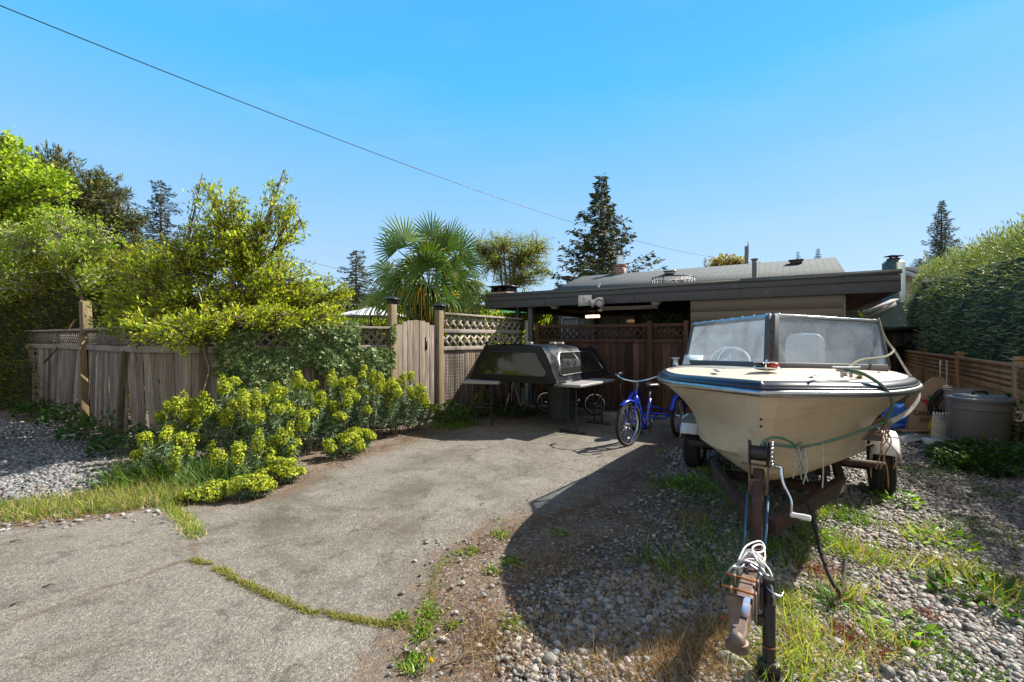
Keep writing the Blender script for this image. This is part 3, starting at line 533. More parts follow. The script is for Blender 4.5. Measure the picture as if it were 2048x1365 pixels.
for i, q in enumerate(FP_):
    pr = MB(); t = .5 if i == 3 else 1.05; pr.bar(q, q + UP * 1.16, .1, .1, fdir, (t, t, t)); pp = pr.build('post', M['cedar'], fc, bevel=.004)
    mb = MB(); mb.bar(q + UP * 1.16, q + UP * 1.185, .15, .15, fdir, (t, t, t)); mb.bar(q + UP * 1.185, q + UP * 1.21, .09, .09, fdir, (t, t, t)); mb.build('cap', M['cedar'], pp, bevel=.006)
# dark screen behind boat on the right
sp_ = thing('dark_screen', (11.0, 13.2, 0), 'tall dark stained timber screen at the far end of the side yard', 'screen'); mb = MB()
for k in range(4): mb.box(10.3 + k * .36, 10.64 + k * .36, 13.18, 13.22, 0, 1.72)
mb.build('panel', M['darkwood'], sp_); mb = MB(); mb.box(10.25, 11.8, 13.1, 13.17, 1.66, 1.78); mb.bar((10.3, 13.12, .7), (11.7, 13.12, 1.5), .09, .04, (0, 1, 0)); mb.box(10.25, 11.8, 13.1, 13.17, 1.15, 1.23); mb.build('frame', M['darkwood'], sp_)
# ---------------------------------------------------------------- carport
m = NT('grey_fascia_paint'); f = m.noise(3, 6, (1, 1, 4)); c = m.mix((.055, .058, .066), (.085, .088, .098), f); c = m.mix(c, (.30, .28, .26), m.ramp(m.noise(9, 8, (1, 1, 5), .75), [(.59, 0), (.66, .7)]))
m.col(c); m.setp(Roughness=.6); m.bump(m.noise(12, 8, (1, 1, 9)), .5, .006); M['fascia'] = m.m
M['trim'] = simple('grey_green_metal_trim', (.15, .165, .16), .45, .3, .15, 3, .05)
m = NT('taupe_siding'); c = m.mix((.16, .135, .105), (.20, .172, .135), m.noise(2, 5)); m.col(c); m.setp(Roughness=.75); m.bump(m.noise(5, 8, (3, 3, 40)), .25, .003); M['siding'] = m.m
M['soffit'] = simple('brown_soffit_boards', (.13, .065, .04), .75, sc_=6, scale=(1, 6, 6)); M['ceil'] = simple('dark_ceiling', (.045, .04, .036), .9, sc_=3)
m = NT('grey_shingles'); br = m.n('TexBrick'); br.inputs['Scale'].default_value = 1; br.inputs['Color1'].default_value = (.07, .085, .088, 1); br.inputs['Color2'].default_value = (.11, .125, .13, 1); br.inputs['Mortar'].default_value = (.035, .04, .04, 1)
br.inputs['Mortar Size'].default_value = .022; br.inputs['Brick Width'].default_value = .34; br.inputs['Row Height'].default_value = .17; mp = m.n('Mapping'); mp.inputs['Rotation'].default_value = (0, 0, TH); m.l(m.co, mp.inputs[0]); m.l(mp.outputs[0], br.inputs[0])
c = m.mix(br.outputs[0], (.1, .1, .1), m.ramp(m.noise(1.2, 6), [(.5, 0), (.75, .4)])); c = m.mix(c, m.ramp(m.voro(60, out='Color'), [(0, (.03, .035, .035)), (1, (.17, .185, .185))]), .22); m.col(c); m.setp(Roughness=.95); M['shingle'] = m.m
m = NT('red_brick'); br = m.n('TexBrick'); br.inputs['Scale'].default_value = 1; br.inputs['Color1'].default_value = (.32, .105, .07, 1); br.inputs['Color2'].default_value = (.22, .08, .06, 1); br.inputs['Mortar'].default_value = (.4, .35, .32, 1)
br.inputs['Mortar Size'].default_value = .012; br.inputs['Brick Width'].default_value = .2; br.inputs['Row Height'].default_value = .075; mp = m.n('Mapping'); mp.inputs['Rotation'].default_value = (rad(90), 0, 0); m.l(m.co, mp.inputs[0]); m.l(mp.outputs[0], br.inputs[0])
m.col(m.mix(br.outputs[0], (.5, .46, .44), m.ramp(m.noise(5, 6), [(.55, 0), (.75, .5)]))); m.setp(Roughness=.9); M['brick'] = m.m
cp = thing('carport', RF(.5, 2.5), 'flat roofed open carport with grey fascia and a taupe siding storeroom at its right end', 'carport')
DEP = 6.0; RT = 2.45; RB = 2.13
mb = MB(); mb.bar(RF(0, .02, (RB + RT - .045) / 2), RF(1, .02, (RB + RT - .045) / 2), .04, RT - RB - .045, UP); mb.bar(RF(0, -.012, RT - .105), RF(1, -.012, RT - .105), .022, .09, UP); mb.build('fascia', M['fascia'], cp, bevel=.003)
mb = MB()
for t in (.21, .47, .715): mb.bar(RF(t, -.003, RB + .01), RF(t, -.003, RT - .16), .006, .004, RU)
mb.build('board_joints', M['black'], cp)
mb = MB(); mb.bar(RF(-.003, -.028, RT - .03), RF(.72, -.028, RT - .03), .014, .058, UP); mb.bar(RF(.7203, -.031, RT - .028), RF(1.003, -.031, RT - .028), .014, .058, UP); mb.bar(RF(-.002, .05, RT + .004), RF(1.002, .05, RT + .004), .18, .01, UP); mb.build('roof_edge_trim', M['trim'], cp)
for t0 in (0., 1.): mb = MB(); mb.bar(RF(t0, .045, (RB + RT) / 2), RF(t0, DEP, (RB + RT) / 2), .04, RT - RB - .02, UP); mb.build('side_fascia', M['fascia'], cp)
mb = MB(); mb.obox(RF(.5, DEP / 2 + .05, RT - .05), RV * (RLEN / 2 - .03), RU * (DEP / 2 - .03), UP * .03); mb.build('roof', M['ceil'], cp)
mb = MB()
for k in range(13): mb.bar(RF(.02 + k * .073, .06, RB + .14), RF(.02 + k * .073, DEP - .05, RB + .14), .04, .16, UP)
mb.build('joists', M['ceil'], cp)
mb = MB()
for k in range(int((DEP - .1) / .14)): mb.bar(RF(.915, .12 + k * .14, RB + .045), RF(.997, .12 + k * .14, RB + .045), .132, .02, UP)
mb.build('soffit', M['soffit'], cp)
T0, T1 = .606, .912
mb = MB(); z = .1
def lap(mb, a, b, z0, z1, n):       # lapped siding board
    mb.add([a + UP * z0 - n * .022, b + UP * z0 - n * .022, b + UP * z1, a + UP * z1, a + UP * z0, b + UP * z0], [(0, 1, 2, 3), (4, 5, 1, 0)])
z = RB
while z > .1: lap(mb, RF(T0, .07), RF(T1, .07), z - .2, z, RU); z -= .2
z = RB
while z > .1: lap(mb, RF(T1, .07), RF(T1, 3.2), z - .2, z, -RV); lap(mb, RF(T0, 3.2), RF(T0, .07), z - .2, z, RV); z -= .2
mb.add([RF(T0, 3.2), RF(T1, 3.2), RF(T1, 3.2, RB), RF(T0, 3.2, RB)], [(0, 1, 2, 3)])
mb.build('storeroom_wall', M['siding'], cp)
mb = MB(); mb.bar(RF(T0 + .75 * (T1 - T0) + .07, .04, 1.93), RF(T1 + .003, .04, 1.93), .03, .2, UP); 
mb = MB(); mb.bar(RF(.9115, .058, .1), RF(.9115, .058, RB - .01), .03, .03, RU); mb.build('corner_trim', M['siding'], cp)
for t, c in ((.155, (.9, .9, .9)), (.11, (.5, .45, .4))): mb = MB(); mb.bar(RF(t, .12), RF(t, .12, RB + .1), .1, .1, RU, c); mb.build('post', M['fascia'] if t > .12 else M['darkwood'], cp, bevel=.004)
mb = MB(); mb.obox(RF(.135, .3, .95), RV * .1, RU * .02, UP * .9); mb.build('panel', M['white_paint'], cp)
def on_cp(name, px, py, Y): return P(px, py, Y)
# lights under the roof
for px, py in ((1097, 621), (1312, 619)):
    t = (px - 1085) / (1380 - 1085) * .404 + .202; q = RF(t, .35, RB + .02); r_ = thing('ceiling_light', q, 'small oval bulkhead light under the carport roof, %s' % ('near the left post' if px < 1200 else 'beside the storeroom wall'), 'light', 'oval lights under the carport')
    mb = MB(); mb.add(q + SPH_V * np.array([.09, .09, .035]) - UP * .03, SPH_F); mb.build('lens', M['lens'] if 'lens' in M else M['white'], r_, smooth=True); mb = MB(); mb.lathe(q - UP * .005, [(.095, -.02), (.095, .03)], 20); mb.build('base', M['white'], r_)
q0 = RF(.335, .9, RB - .02); q1 = RF(.50, .9, RB - .02); r_ = thing('tube_light', q0, 'long unlit fluorescent batten fixed below the joists of the carport', 'light'); mb = MB(); mb.bar(q0, q1, .12, .05, UP); mb.build('housing', M['white'], r_, bevel=.01); mb = MB(); mb.tube([q0 - UP * .04, q1 - UP * .04], .015, 8); mb.build('tube', M['white'], r_, smooth=True)
m = NT('warm_lamp_glow'); m.b.inputs['Emission Color'].default_value = (1, .62, .3, 1); m.b.inputs['Emission Strength'].default_value = 3.2; M['glow'] = m.m
q0 = P(1172, 634, 13.2); q1 = P(1199, 633, 13.0); r_ = thing('lit_lamp', q0, 'warm glowing lamp tube hanging deep under the carport', 'light'); mb = MB(); mb.tube([q0, q1], .035, 8); mb.build('tube', M['glow'], r_, smooth=True); mb = MB(); mb.bar(q0 + UP * .06, q1 + UP * .06, .16, .03, UP); mb.build('shade', M['white'], r_)
# sign and floodlights on fascia
def fac_pt(px, py, off=-.04):      # point on the fascia plane under a photo position
    a = (px - 1024) / FP; t = (a * RL[1] - RL[0]) / ((RR[0] - RL[0]) - a * (RR[1] - RL[1])); q = RF(t); z = H0 - (py - HY) / FP * q[1]; return q + RU * off + UP * z
sg = thing('notice', fac_pt(1171, 602), 'small white notice with faded orange emblem on the grey fascia', 'sign'); mb = MB(); ms = M['white']
c00, c10, c11, c01 = fac_pt(1158, 613), fac_pt(1185, 611.5), fac_pt(1185, 590.5), fac_pt(1158, 591.5)
mb.add([c00, c10, c11, c01, c00 + RU * .006, c10 + RU * .006, c11 + RU * .006, c01 + RU * .006], [(0, 1, 2, 3), (1, 5, 6, 2), (3, 2, 6, 7), (0, 4, 5, 1), (4, 0, 3, 7)]); mb.build('board', M['white'], sg)
M['orange'] = simple('faded_orange', (.6, .33, .12), .6); M['pinkline'] = simple('faded_red', (.45, .2, .17), .6)
def sgp(u, v): return lerp(lerp(c00, c10, u), lerp(c01, c11, u), v) - RU * .003
mb = MB(); mb.add([sgp(.33, .5), sgp(.52, .48), sgp(.42, .93), sgp(.38, .6), sgp(.7, .55), sgp(.7, .6), sgp(.52, .62)], [(0, 1, 2), (3, 4, 5, 6)]); mb.build('emblem', M['orange'], sg)
mb = MB(); mb.add([sgp(.3, .3), sgp(.88, .33), sgp(.88, .36), sgp(.3, .34), sgp(.3, .22), sgp(.75, .24), sgp(.75, .27), sgp(.3, .25)], [(0, 1, 2, 3), (4, 5, 6, 7)]); mb.build('lettering', M['pinkline'], sg)
fx = thing('floodlight', fac_pt(1203, 600), 'pair of white floodlight heads on the fascia beside the white notice', 'light'); mb = MB(); q = fac_pt(1203, 600); mb.lathe(q, [(.05, 0), (.05, .03)], 16, -RU); mb.build('base', M['white'], fx, smooth=40)
for d, q2 in ((unit(-RU * .55 - RV * .75 - UP * .45), q + UP * .0 - RV * .02), (unit(-RU * .9 + RV * .12 - UP * .4), q + RV * .03)):
    mb = MB(); mb.lathe(q2 - RU * .04, [(.035, -.03), (.05, .02), (.045, .09), (.085, .17), (.088, .19)], 18, d); h_ = mb.build('lamp_head', M['white'], fx, smooth=40); mb = MB(); mb.lathe(q2 - RU * .04, [(.001, .186), (.08, .192)], 18, d, cap=False); mb.build('lens', M['steel'], h_)
sn = thing('motion_sensor', fac_pt(1199, 620, .02), 'small beige motion sensor below the floodlights', 'sensor'); mb = MB(); q = fac_pt(1199, 621, .05); mb.add(q + SPH_V * np.array([.05, .05, .035]), SPH_F); mb.build('sensor_eye', simple('beige_plastic', (.5, .45, .33), .5), sn, smooth=True)
# crab trap on roof
q = RF(0, 0); cT = P(1346, 562, 9.6); cT[2] = RT + .03; ct = thing('crab_trap', cT, 'round black wire crab trap lying on the carport roof', 'trap'); mb = MB()
for z, r_ in ((.0, .5), (.24, .42)): th = np.linspace(0, 2 * math.pi, 33)[:-1]; mb.tube(np.stack([cT[0] + r_ * np.cos(th), cT[1] + r_ * np.sin(th), np.full(32, cT[2] + z)], 1), .012, 6, closed=True)
for a in np.arange(8) * math.pi / 4: mb.tube([cT + np.array([.5 * math.cos(a), .5 * math.sin(a), 0]), cT + np.array([.42 * math.cos(a), .42 * math.sin(a), .24])], .01, 6)
mb.build('frame', M['black'], ct); mb = MB()
for a in np.arange(30) * math.pi / 15:
    for s_ in (-.25, .25): mb.tube([cT + np.array([.49 * math.cos(a), .49 * math.sin(a), .0]), cT + np.array([.42 * math.cos(a + s_), .42 * math.sin(a + s_), .24])], .0035, 4)
for k in range(9): o_ = (k - 4) * .1; l_ = math.sqrt(.42 ** 2 - o_ ** 2 * .99); mb.tube([cT + np.array([o_, -l_, .24]), cT + np.array([o_, l_, .24])], .004, 4); mb.tube([cT + np.array([-l_, o_, .24]), cT + np.array([l_, o_, .24])], .004, 4)
mb.build('netting', M['white'], ct)
# ---------------------------------------------------------------- house behind
hs_ = thing('house', (6, 17, 0), 'low house with grey shingle gable roof behind the carport', 'house')
R1 = P(1165, 553, 18.7); rl = 8.5; R2 = R1 + Vd * rl; Rh = R1[2]; EH = 2.95; dn = 3.6
mb = MB(); e1, e2 = R1 - U * dn, R2 - U * dn; e1[2] = e2[2] = EH; b1, b2 = R1 + U * dn, R2 + U * dn; b1[2] = b2[2] = EH
def slab(mb, a, b, c, d, t): mb.add([a, b, c, d, a - UP * t, b - UP * t, c - UP * t, d - UP * t], [(0, 1, 2, 3), (7, 6, 5, 4), (0, 4, 5, 1), (1, 5, 6, 2), (2, 6, 7, 3), (3, 7, 4, 0)])
slab(mb, e1, e2, R2 + UP * .0, R1, .08); slab(mb, R1 - UP * .001, R2 - UP * .001, b2, b1, .08); rf_ = mb.build('roof', M['shingle'], hs_)
w1, w2 = e1 + Vd * .4 + U * .5, e2 - Vd * .4 + U * .5; w3, w4 = b2 - Vd * .4 - U * .5, b1 + Vd * .4 - U * .5; mb = MB()
for a, b in ((w1, w2), (w3, w4)): mb.add([(*a[:2], 0), (*b[:2], 0), (*b[:2], EH + .05), (*a[:2], EH + .05)], [(0, 1, 2, 3)])
for a, b, c in ((w2, w3, R2 - Vd * .4), (w4, w1, R1 + Vd * .4)): mb.add([(*a[:2], 0), (*b[:2], 0), (*b[:2], EH + .05), (c[0], c[1], Rh - .09), (*a[:2], EH + .05)], [(0, 1, 2, 3, 4)])
M['housewall'] = simple('dark_grey_house_wall', (.09, .09, .095), .8); mb.build('wall', M['housewall'], hs_)
M['greyframe'] = simple('grey_window_frame', (.28, .28, .28), .6); M['winglass'] = simple('window_glass', (.25, .3, .34), .08, 0, .3, 3, 0)
for t in (.02, .2, .38, .58, .78):
    a = lerp(w1, w2, t); a[2] = 0; fr_ = MB(); n_f = -U; W = 1.15
    for z in (1.0, 2.15): fr_.bar(a + n_f * .03 + UP * z, a + Vd * W + n_f * .03 + UP * z, .06, .07, UP)
    for k in (0, .5, 1): fr_.bar(a + n_f * .031 + Vd * W * k + UP * 1.036, a + n_f * .031 + Vd * W * k + UP * 2.114, .06, .058, n_f)
    wf = fr_.build('window', M['greyframe'], hs_); g_ = MB(); g_.add([a + n_f * .012 + UP * 1, a + n_f * .012 + Vd * W + UP * 1, a + n_f * .012 + Vd * W + UP * 2.15, a + n_f * .012 + UP * 2.15], [(0, 1, 2, 3)]); g_.build('pane', M['winglass'], wf)
# chimneys, vents on the main roof
def roofz(p): s_ = np.dot(p[:2] - R1[:2], U[:2]); return Rh - abs(s_) / dn * (Rh - EH)
qc = P(1240, 540, 17.9); base = roofz(qc); ch = MB(); ch.obox((qc[0], qc[1], (base - .2 + 4.27) / 2), Vd * .19, U * .19, UP * (4.27 - base + .2) / 2); ch.obox((qc[0], qc[1], 4.3), Vd * .22, U * .22, UP * .035)
cho = ch.build('chimney', M['brick'], hs_); mb = MB(); mb.lathe((qc[0], qc[1], 4.335), [(.15, 0), (.13, .06), (.13, .32), (.17, .33), (.17, .35), (.02, .38)], 16); mb.build('flue_cap', M['chrome'], cho, smooth=40)
def roofpoint(px, py):      # intersect view ray with the front roof slope
    for Y in np.arange(12, 22, .02):
        q = P(px, py, Y)
        if q[2] <= roofz(q): return q
    return q
for (px, py) in ((1133, 558), (1592, 527), (1340, 548)):
    q = roofpoint(px, py + 1); mb = MB(); mb.obox(q + UP * .04, Vd * .16, U * .14, UP * .05); mb.obox(q + UP * .1 - U * .01, Vd * .2, U * .18, UP * .012); mb.build('roof_vent', M['housewall'] if px != 1340 else M['steel'], hs_)
for (px, p0, p1, r_, mk, nm) in ((1509, 552, 518, .045, 'trim', 'vent_pipe'), (1514, 552, 524, .04, 'chrome', 'vent_pipe'), (1197, 574, 568, .03, 'white', 'vent_pipe')):
    q = P(px, p0, 9.2 if px > 1300 else 11.0); q[2] = RT - .02; t = P(px, p1, q[1]); mb = MB(); mb.lathe(q, [(r_, 0), (r_, t[2] - q[2] - .03), (r_ * 1.5, t[2] - q[2] - .028), (r_ * 1.5, t[2] - q[2])], 12); mb.build(nm, M[mk], cp, smooth=40)
# left low brick chimney / barbecue
q = P(1008, 600, 15.0); bq = thing('brick_chimney', (q[0], q[1], 0), 'squat brick chimney with flat dark cap behind the left end of the carport', 'chimney'); mb = MB(); mb.obox((q[0], q[1], 1.48), Vd * .36, U * .3, UP * 1.48); mb.build('stack', M['brick'], bq)
mb = MB(); mb.obox((q[0], q[1], 3.14), Vd * .42, U * .36, UP * .02); 
for sx in (-1, 0, 1): mb.obox(np.array([q[0], q[1], 3.04]) + Vd * .3 * sx, Vd * .03, U * .28, UP * .08)
mb.build('cap', M['black'], bq)
# neighbour house right (grey roof, teal chimney)
nh = thing('neighbour_house', (17, 20, 0), 'grey shingled neighbouring house with a teal chimney rising above the hedge', 'house')
a = P(1795, 534, 19); b = P(1990, 533, 19); mb = MB(); lowd = np.array([-.0, -4.0, 0])
e_a = a + np.array([1.7, -2.2, -1.55]); e_b = b + np.array([2.5, -2.2, -1.55]); slab(mb, e_a, e_b, b, a, .1); bk = a + np.array([0, 5, -1.9]); bk2 = b + np.array([2, 5, -1.9]); slab(mb, a - UP * .001, b - UP * .001, bk2, bk, .1); mb.build('roof', M['shingle'], nh)
mb = MB(); mb.add([(a[0] + .2, a[1] + .2, 0), (b[0], a[1] + .2, 0), (b[0], a[1] + .2, a[2] - .3), (a[0] + .2, a[1] + .2, a[2] - .3)], [(0, 1, 2, 3)]); mb.bar(a + UP * -.12, e_a + UP * -.12, .08, .16, UP); mb.build('wall', M['white_paint'], nh)
M['concrete_grey'] = simple('pale_grey_paint', (.3, .3, .29), .8); M['teal'] = simple('teal_paint', (.06, .11, .12), .7); mb = MB(); q = P(1787, 560, 18.5); mb.box(q[0] - .27, q[0] + .27, q[1] - .25, q[1] + .25, .0, H0 + 150 / FP * 18.5)
z_ = H0 + 150 / FP * 18.5; mb.add([(q[0] + x, q[1] + y, z_ + z) for z, s_ in ((0, .27), (.12, .18)) for x, y in ((-s_, -s_), (s_, -s_), (s_, s_), (-s_, s_))], [(0, 1, 5, 4), (1, 2, 6, 5), (2, 3, 7, 6), (3, 0, 4, 7), (4, 5, 6, 7)]); cc = mb.build('chimney', M['teal'], nh)
mb = MB(); mb.box(q[0] - .16, q[0] + .16, q[1] - .15, q[1] + .15, z_ + .12, z_ + .2); mb.box(q[0] - .25, q[0] + .25, q[1] - .2, q[1] + .2, z_ + .27, z_ + .3); mb.box(q[0] - .14, q[0] - .11, q[1] - .05, q[1] + .05, z_ + .2, z_ + .27); mb.box(q[0] + .11, q[0] + .14, q[1] - .05, q[1] + .05, z_ + .2, z_ + .27); mb.build('flue_cap', M['rust'], cc)
# white far house seen below the soffit
wh = thing('white_house', (20, 27, 0), 'white far house with dark framed window seen below the carport soffit', 'house')
a = P(1688, 640, 26); b = P(1775, 640, 26); mb = MB(); mb.box(a[0] - 1, b[0] + .2, 26, 31, 0, P(0, 607, 26)[2]); mb.build('wall', M['white_paint'], wh)
mb = MB(); zt = P(0, 607, 26)[2]; slab(mb, np.array([a[0] - 1.4, 25.5, zt + .02]), np.array([b[0] + .6, 25.5, zt + .02]), np.array([b[0] - 1, 28.5, zt + 1.0]), np.array([a[0] - 1, 28.5, zt + 1.0]), .12); mb.build('roof', M['black'], wh)
w0, w1_ = P(1697, 634, 25.95), P(1725, 618, 25.95); fw = MB(); fw.box(w0[0], w1_[0], 25.93, 25.97, w0[2], w1_[2]); fo = fw.build('window', M['black'], wh); mb = MB(); mb.box(w0[0] + .1, (w0[0] + w1_[0]) / 2 - .1, 25.9, 25.925, w0[2] + .1, w1_[2] - .08); mb.box((w0[0] + w1_[0]) / 2, w1_[0] - .1, 25.9, 25.925, w0[2] + .1, w1_[2] - .08); mb.build('pane', M['winglass'], fo)
M['darkroofedge'] = M['black']
# little roof edge by the hedge
pr = thing('shed', (13, 15.5, 0), 'small shed with pale barge board between the carport and the hedge', 'shed'); a = P(1730, 634, 15.5); b = P(1790, 607, 15.5); mb = MB(); mb.bar(a, b, .1, .14, (0, 0, 1)); mb.bar(a + np.array([0, .0, .13]), b + np.array([0, 0, .13]), .3, .05, (0, 0, 1)); mb.build('barge_board', M['concrete_grey'], pr)
mb = MB(); mb.add([(a[0] + .15, 15.6, 0), (b[0] + .8, 15.6, 0), (b[0] + .8, 15.6, b[2] + .1), (b[0], 15.6, b[2]), (a[0] + .15, 15.6, a[2] + .05)], [(0, 1, 2, 3, 4)]); mb.add([(a[0] + .15, 15.6, 0), (a[0] + .15, 18, 0), (a[0] + .15, 18, a[2]), (a[0] + .15, 15.6, a[2])], [(0, 1, 2, 3)]); mb.build('wall', M['teal'], pr)
# utility pole and wires
pl = thing('utility_pole', P(1493, 677, 40) * [1, 1, 0], 'distant green grey utility pole rising above the house roof', 'pole'); q = P(1493, 677, 40); mb = MB(); mb.tube([(q[0], 40, 0), (q[0], 40, H0 + 184 / FP * 40)], [.2, .15], 10); mb.build('shaft', M['trim'], pl, smooth=40); mb = MB(); mb.tube([(q[0] + .15, 40, 8.6), (q[0] + .15, 40, 10.0)], .05, 6); mb.build('bracket', M['black'], pl)
def wire(name, a, b, sag, r, label):
    t = np.linspace(0, 1, 60)[:, None]; p = np.asarray(a) * (1 - t) + np.asarray(b) * t; p[:, 2:] -= sag * 4 * t * (1 - t); mb = MB(); mb.tube(p, r, 5); o = mb.build(name, M['black'], label=label, cat='wire')
wire('overhead_wire', P(-420, -160, 7), P(1493, 521, 40), 1.15, .011, 'long black overhead cable crossing the whole sky down to the far pole')
wire('overhead_wire', P(-200, 276, 16), P(900, 580, 40), .7, .012, 'upper thin wire running in front of the pine at left')
wire('overhead_wire', P(-200, 345, 16), P(700, 560, 40), .4, .012, 'lower thin wire running in front of the pine at left')
# ---------------------------------------------------------------- boat on trailer
BA = rad(32.5); bu = np.array([math.sin(BA), math.cos(BA), 0]); bv = np.array([math.cos(BA), -math.sin(BA), 0]); BC = np.array([.80, 1.62, 0]); S0 = 1.12
def T_(s, v, h): return BC + bu * s + bv * v + UP * h          # trailer frame
def B_(s, v, h): return T_(s + S0, v, h)                         # boat frame, s from the stem
sG = np.array([0, .08, .25, .5, .8, 1.15, 1.6, 2.4, 3.4, 4.25]); bG = np.array([.0, .14, .36, .60, .755, .86, .925, .95, .93, .88]); hG = np.array([1.135, 1.135, 1.13, 1.12, 1.115, 1.11, 1.10, 1.08, 1.06, 1.05])
sC = np.array([.07, .14, .3, .52, .8, 1.15, 1.6, 2.4, 3.4, 4.25]); bC_ = np.array([.0, .06, .165, .285, .41, .525, .62, .69, .70, .68]); hC = np.array([.83, .775, .72, .68, .65, .62, .59, .56, .545, .54])
sK = np.array([.075, .12, .22, .42, .7, 1.05, 1.5, 2.3, 3.3, 4.25]); hK = np.array([.82, .72, .62, .54, .475, .435, .41, .40, .40, .40])
q_ = np.linspace(0, 1, 10); qq = np.linspace(0, 1, 64) ** 1.3
def ev(a):  # smooth interpolation
    c = cat_pts([(x, 0, 0) for x in a], 12)[:, 0]; return np.interp(qq, np.linspace(0, 1, len(c)), c)
sg_, bg_, hg_, sc_, bc_, hc_, sk_, hk_ = [ev(a) for a in (sG, bG, hG, sC, bC_, hC, sK, hK)]
m = NT('cream_gelcoat'); c = m.mix((.50, .39, .26), (.60, .49, .35), m.noise(1.6, 4)); c = m.mix(c, (.33, .25, .15), m.ramp(m.noise(5, 8, (1, 1, 2.5), .75), [(.52, 0), (.76, .6)]))
c = m.mix(c, (.20, .15, .10), m.ramp(m.noise(3.5, 9, (.6, .6, 5), .8, 1.5), [(.56, 0), (.66, .45)])); c = m.mix(c, (.12, .09, .06), m.ramp(m.noise(30, 6, None, .8), [(.66, 0), (.74, .6)])); m.col(c); m.setp(Roughness=m.ramp(m.noise(4, 4), [(.3, .28), (.7, .5)])); M['hull'] = m.m
m = NT('cream_deck'); c = m.mix((.50, .40, .29), (.60, .50, .39), m.noise(3, 6)); c = m.mix(c, (.4, .3, .2), m.ramp(m.noise(20, 8, None, .8), [(.6, 0), (.72, .6)])); m.col(c); m.setp(Roughness=.6); M['deck'] = m.m
M['navyband'] = simple('navy_glossy_band', (.022, .028, .045), .3, 0, .3, 4, 0, spec=.45); M['alu'] = simple('dull_aluminium', (.5, .51, .53), .3, .95, .25, 12, .1); M['greydeck'] = simple('grey_vinyl', (.42, .40, .37), .7)
M['framealu'] = simple('dark_window_frame', (.09, .09, .095), .5, .3, .3, 10, .1); M['interior'] = simple('boat_interior', (.25, .22, .18), .8)
boat = thing('motor_boat', B_(2, 0, 0), 'old cream runabout boat with navy band and hazy windshield on the rusty trailer', 'boat')
mb = MB()
for sd in (1, -1):
    rows = []
    for i in range(64):
        g = np.array([sg_[i], bg_[i], hg_[i]]); c = np.array([sc_[i], bc_[i], hc_[i]]); k = np.array([sk_[i], 0, hk_[i]]); r = []
        for t in np.linspace(0, 1, 9):
            p = g * (1 - t) + c * t; fl_ = .085 * math.sin(math.pi * t) * min(1, bg_[i] / .5); p[1] -= fl_ * (1 if bg_[i] > .1 else .3); r.append(p)
        c2 = c + np.array([0, -.018 * min(1, c[1] / .2), -.012]); r.append(c2)
        for t in np.linspace(.12, 1, 7): p = c2 * (1 - t) + k * t; p[2] -= .03 * math.sin(math.pi * t) * min(1, c[1] / .3); r.append(p)
        rows.append([B_(p[0], sd * max(p[1], 0), p[2]) for p in r])
    mb.grid(np.array(rows), flip=(sd > 0))
# transom
tr = [B_(4.25, sd * b, h) for sd, b, h in ((-1, .88, 1.05), (-1, .68, .54), (0, 0, .4), (1, .68, .54), (1, .88, 1.05))]; mb.add(tr, [(0, 1, 2, 3, 4)])
mb.build('hull', M['hull'], boat, smooth=32)
gp = [B_(sg_[i], sd * bg_[i], hg_[i]) for sd, rg in ((-1, range(63, 0, -1)), (1, range(0, 64))) for i in rg]; gp = np.array(gp)
mb = MB(); mb.tube(gp + UP * .004, .021, 10); mb.build('rub_rail', M['alu'], boat, smooth=50)
mb = MB(); mb.tube(gp + UP * .03 , .008, 8);
def inset(i, sd, d): # inward normal offset in plan
    j0, j1 = max(i - 1, 0), min(i + 1, 63); ts, tb = sg_[j1] - sg_[j0], bg_[j1] - bg_[j0]; l = math.hypot(ts, tb) + 1e-9
    ns, nb = tb / l, -ts / l
    if i == 0: ns, nb = 1, 0
    return np.array([sg_[i] + ns * d, max(bg_[i] + nb * d, 0)])
ring = [(-1, i) for i in range(63, 0, -1)] + [(1, i) for i in range(64)]
A = []
for k, (d, z) in enumerate(((.0, .018), (.004, .042), (.03, .064), (.06, .070))): 
    row = []
    for sd, i in ring: p = inset(i, sd, d); row.append(B_(p[0], sd * p[1], hg_[i] + z))
    A.append(row)
mb.grid(np.array(A), flip=True); mb.build('gunwale_band', M['navyband'], boat, smooth=60)
# deck: foredeck up to the windshield line and beyond, and side decks
dI = [inset(i, 1, .055) for i in range(64)]; dS = np.array([p[0] for p in dI]); dB = np.array([p[1] for p in dI]); dB[0] = 0
def ws(v): return 1.0 + .95 * (abs(v) / .8) ** 1.15       # windshield base line
vs = np.linspace(-.86, .86, 61); rows = []
for v in vs:
    s0 = np.interp(abs(v), np.maximum.accumulate(dB[:50]), dS[:50]); s1 = max(ws(v) + .12, s0 + .05); col = []
    for t in np.linspace(0, 1, 16):
        s = s0 + (s1 - s0) * t; edge = min(1, (s - s0) / .5); hgun = np.interp(s, sg_, hg_); col.append(B_(s, v, hgun + .069 + .045 * edge * (1 - (v / .95) ** 2)))
    rows.append(col)
mb = MB(); mb.grid(np.array(rows))
for sd in (1, -1):
    r = []
    for s in np.linspace(1.75, 4.2, 20): b = np.interp(s, dS, dB); h = np.interp(s, sg_, hg_) + .069; r.append([B_(s, sd * b, h), B_(s, sd * (b - .14), h + .005), B_(s, sd * (b - .15), .75)])
    mb.grid(np.array(r), flip=(sd < 0))
mb.build('deck', M['deck'], boat, smooth=35)
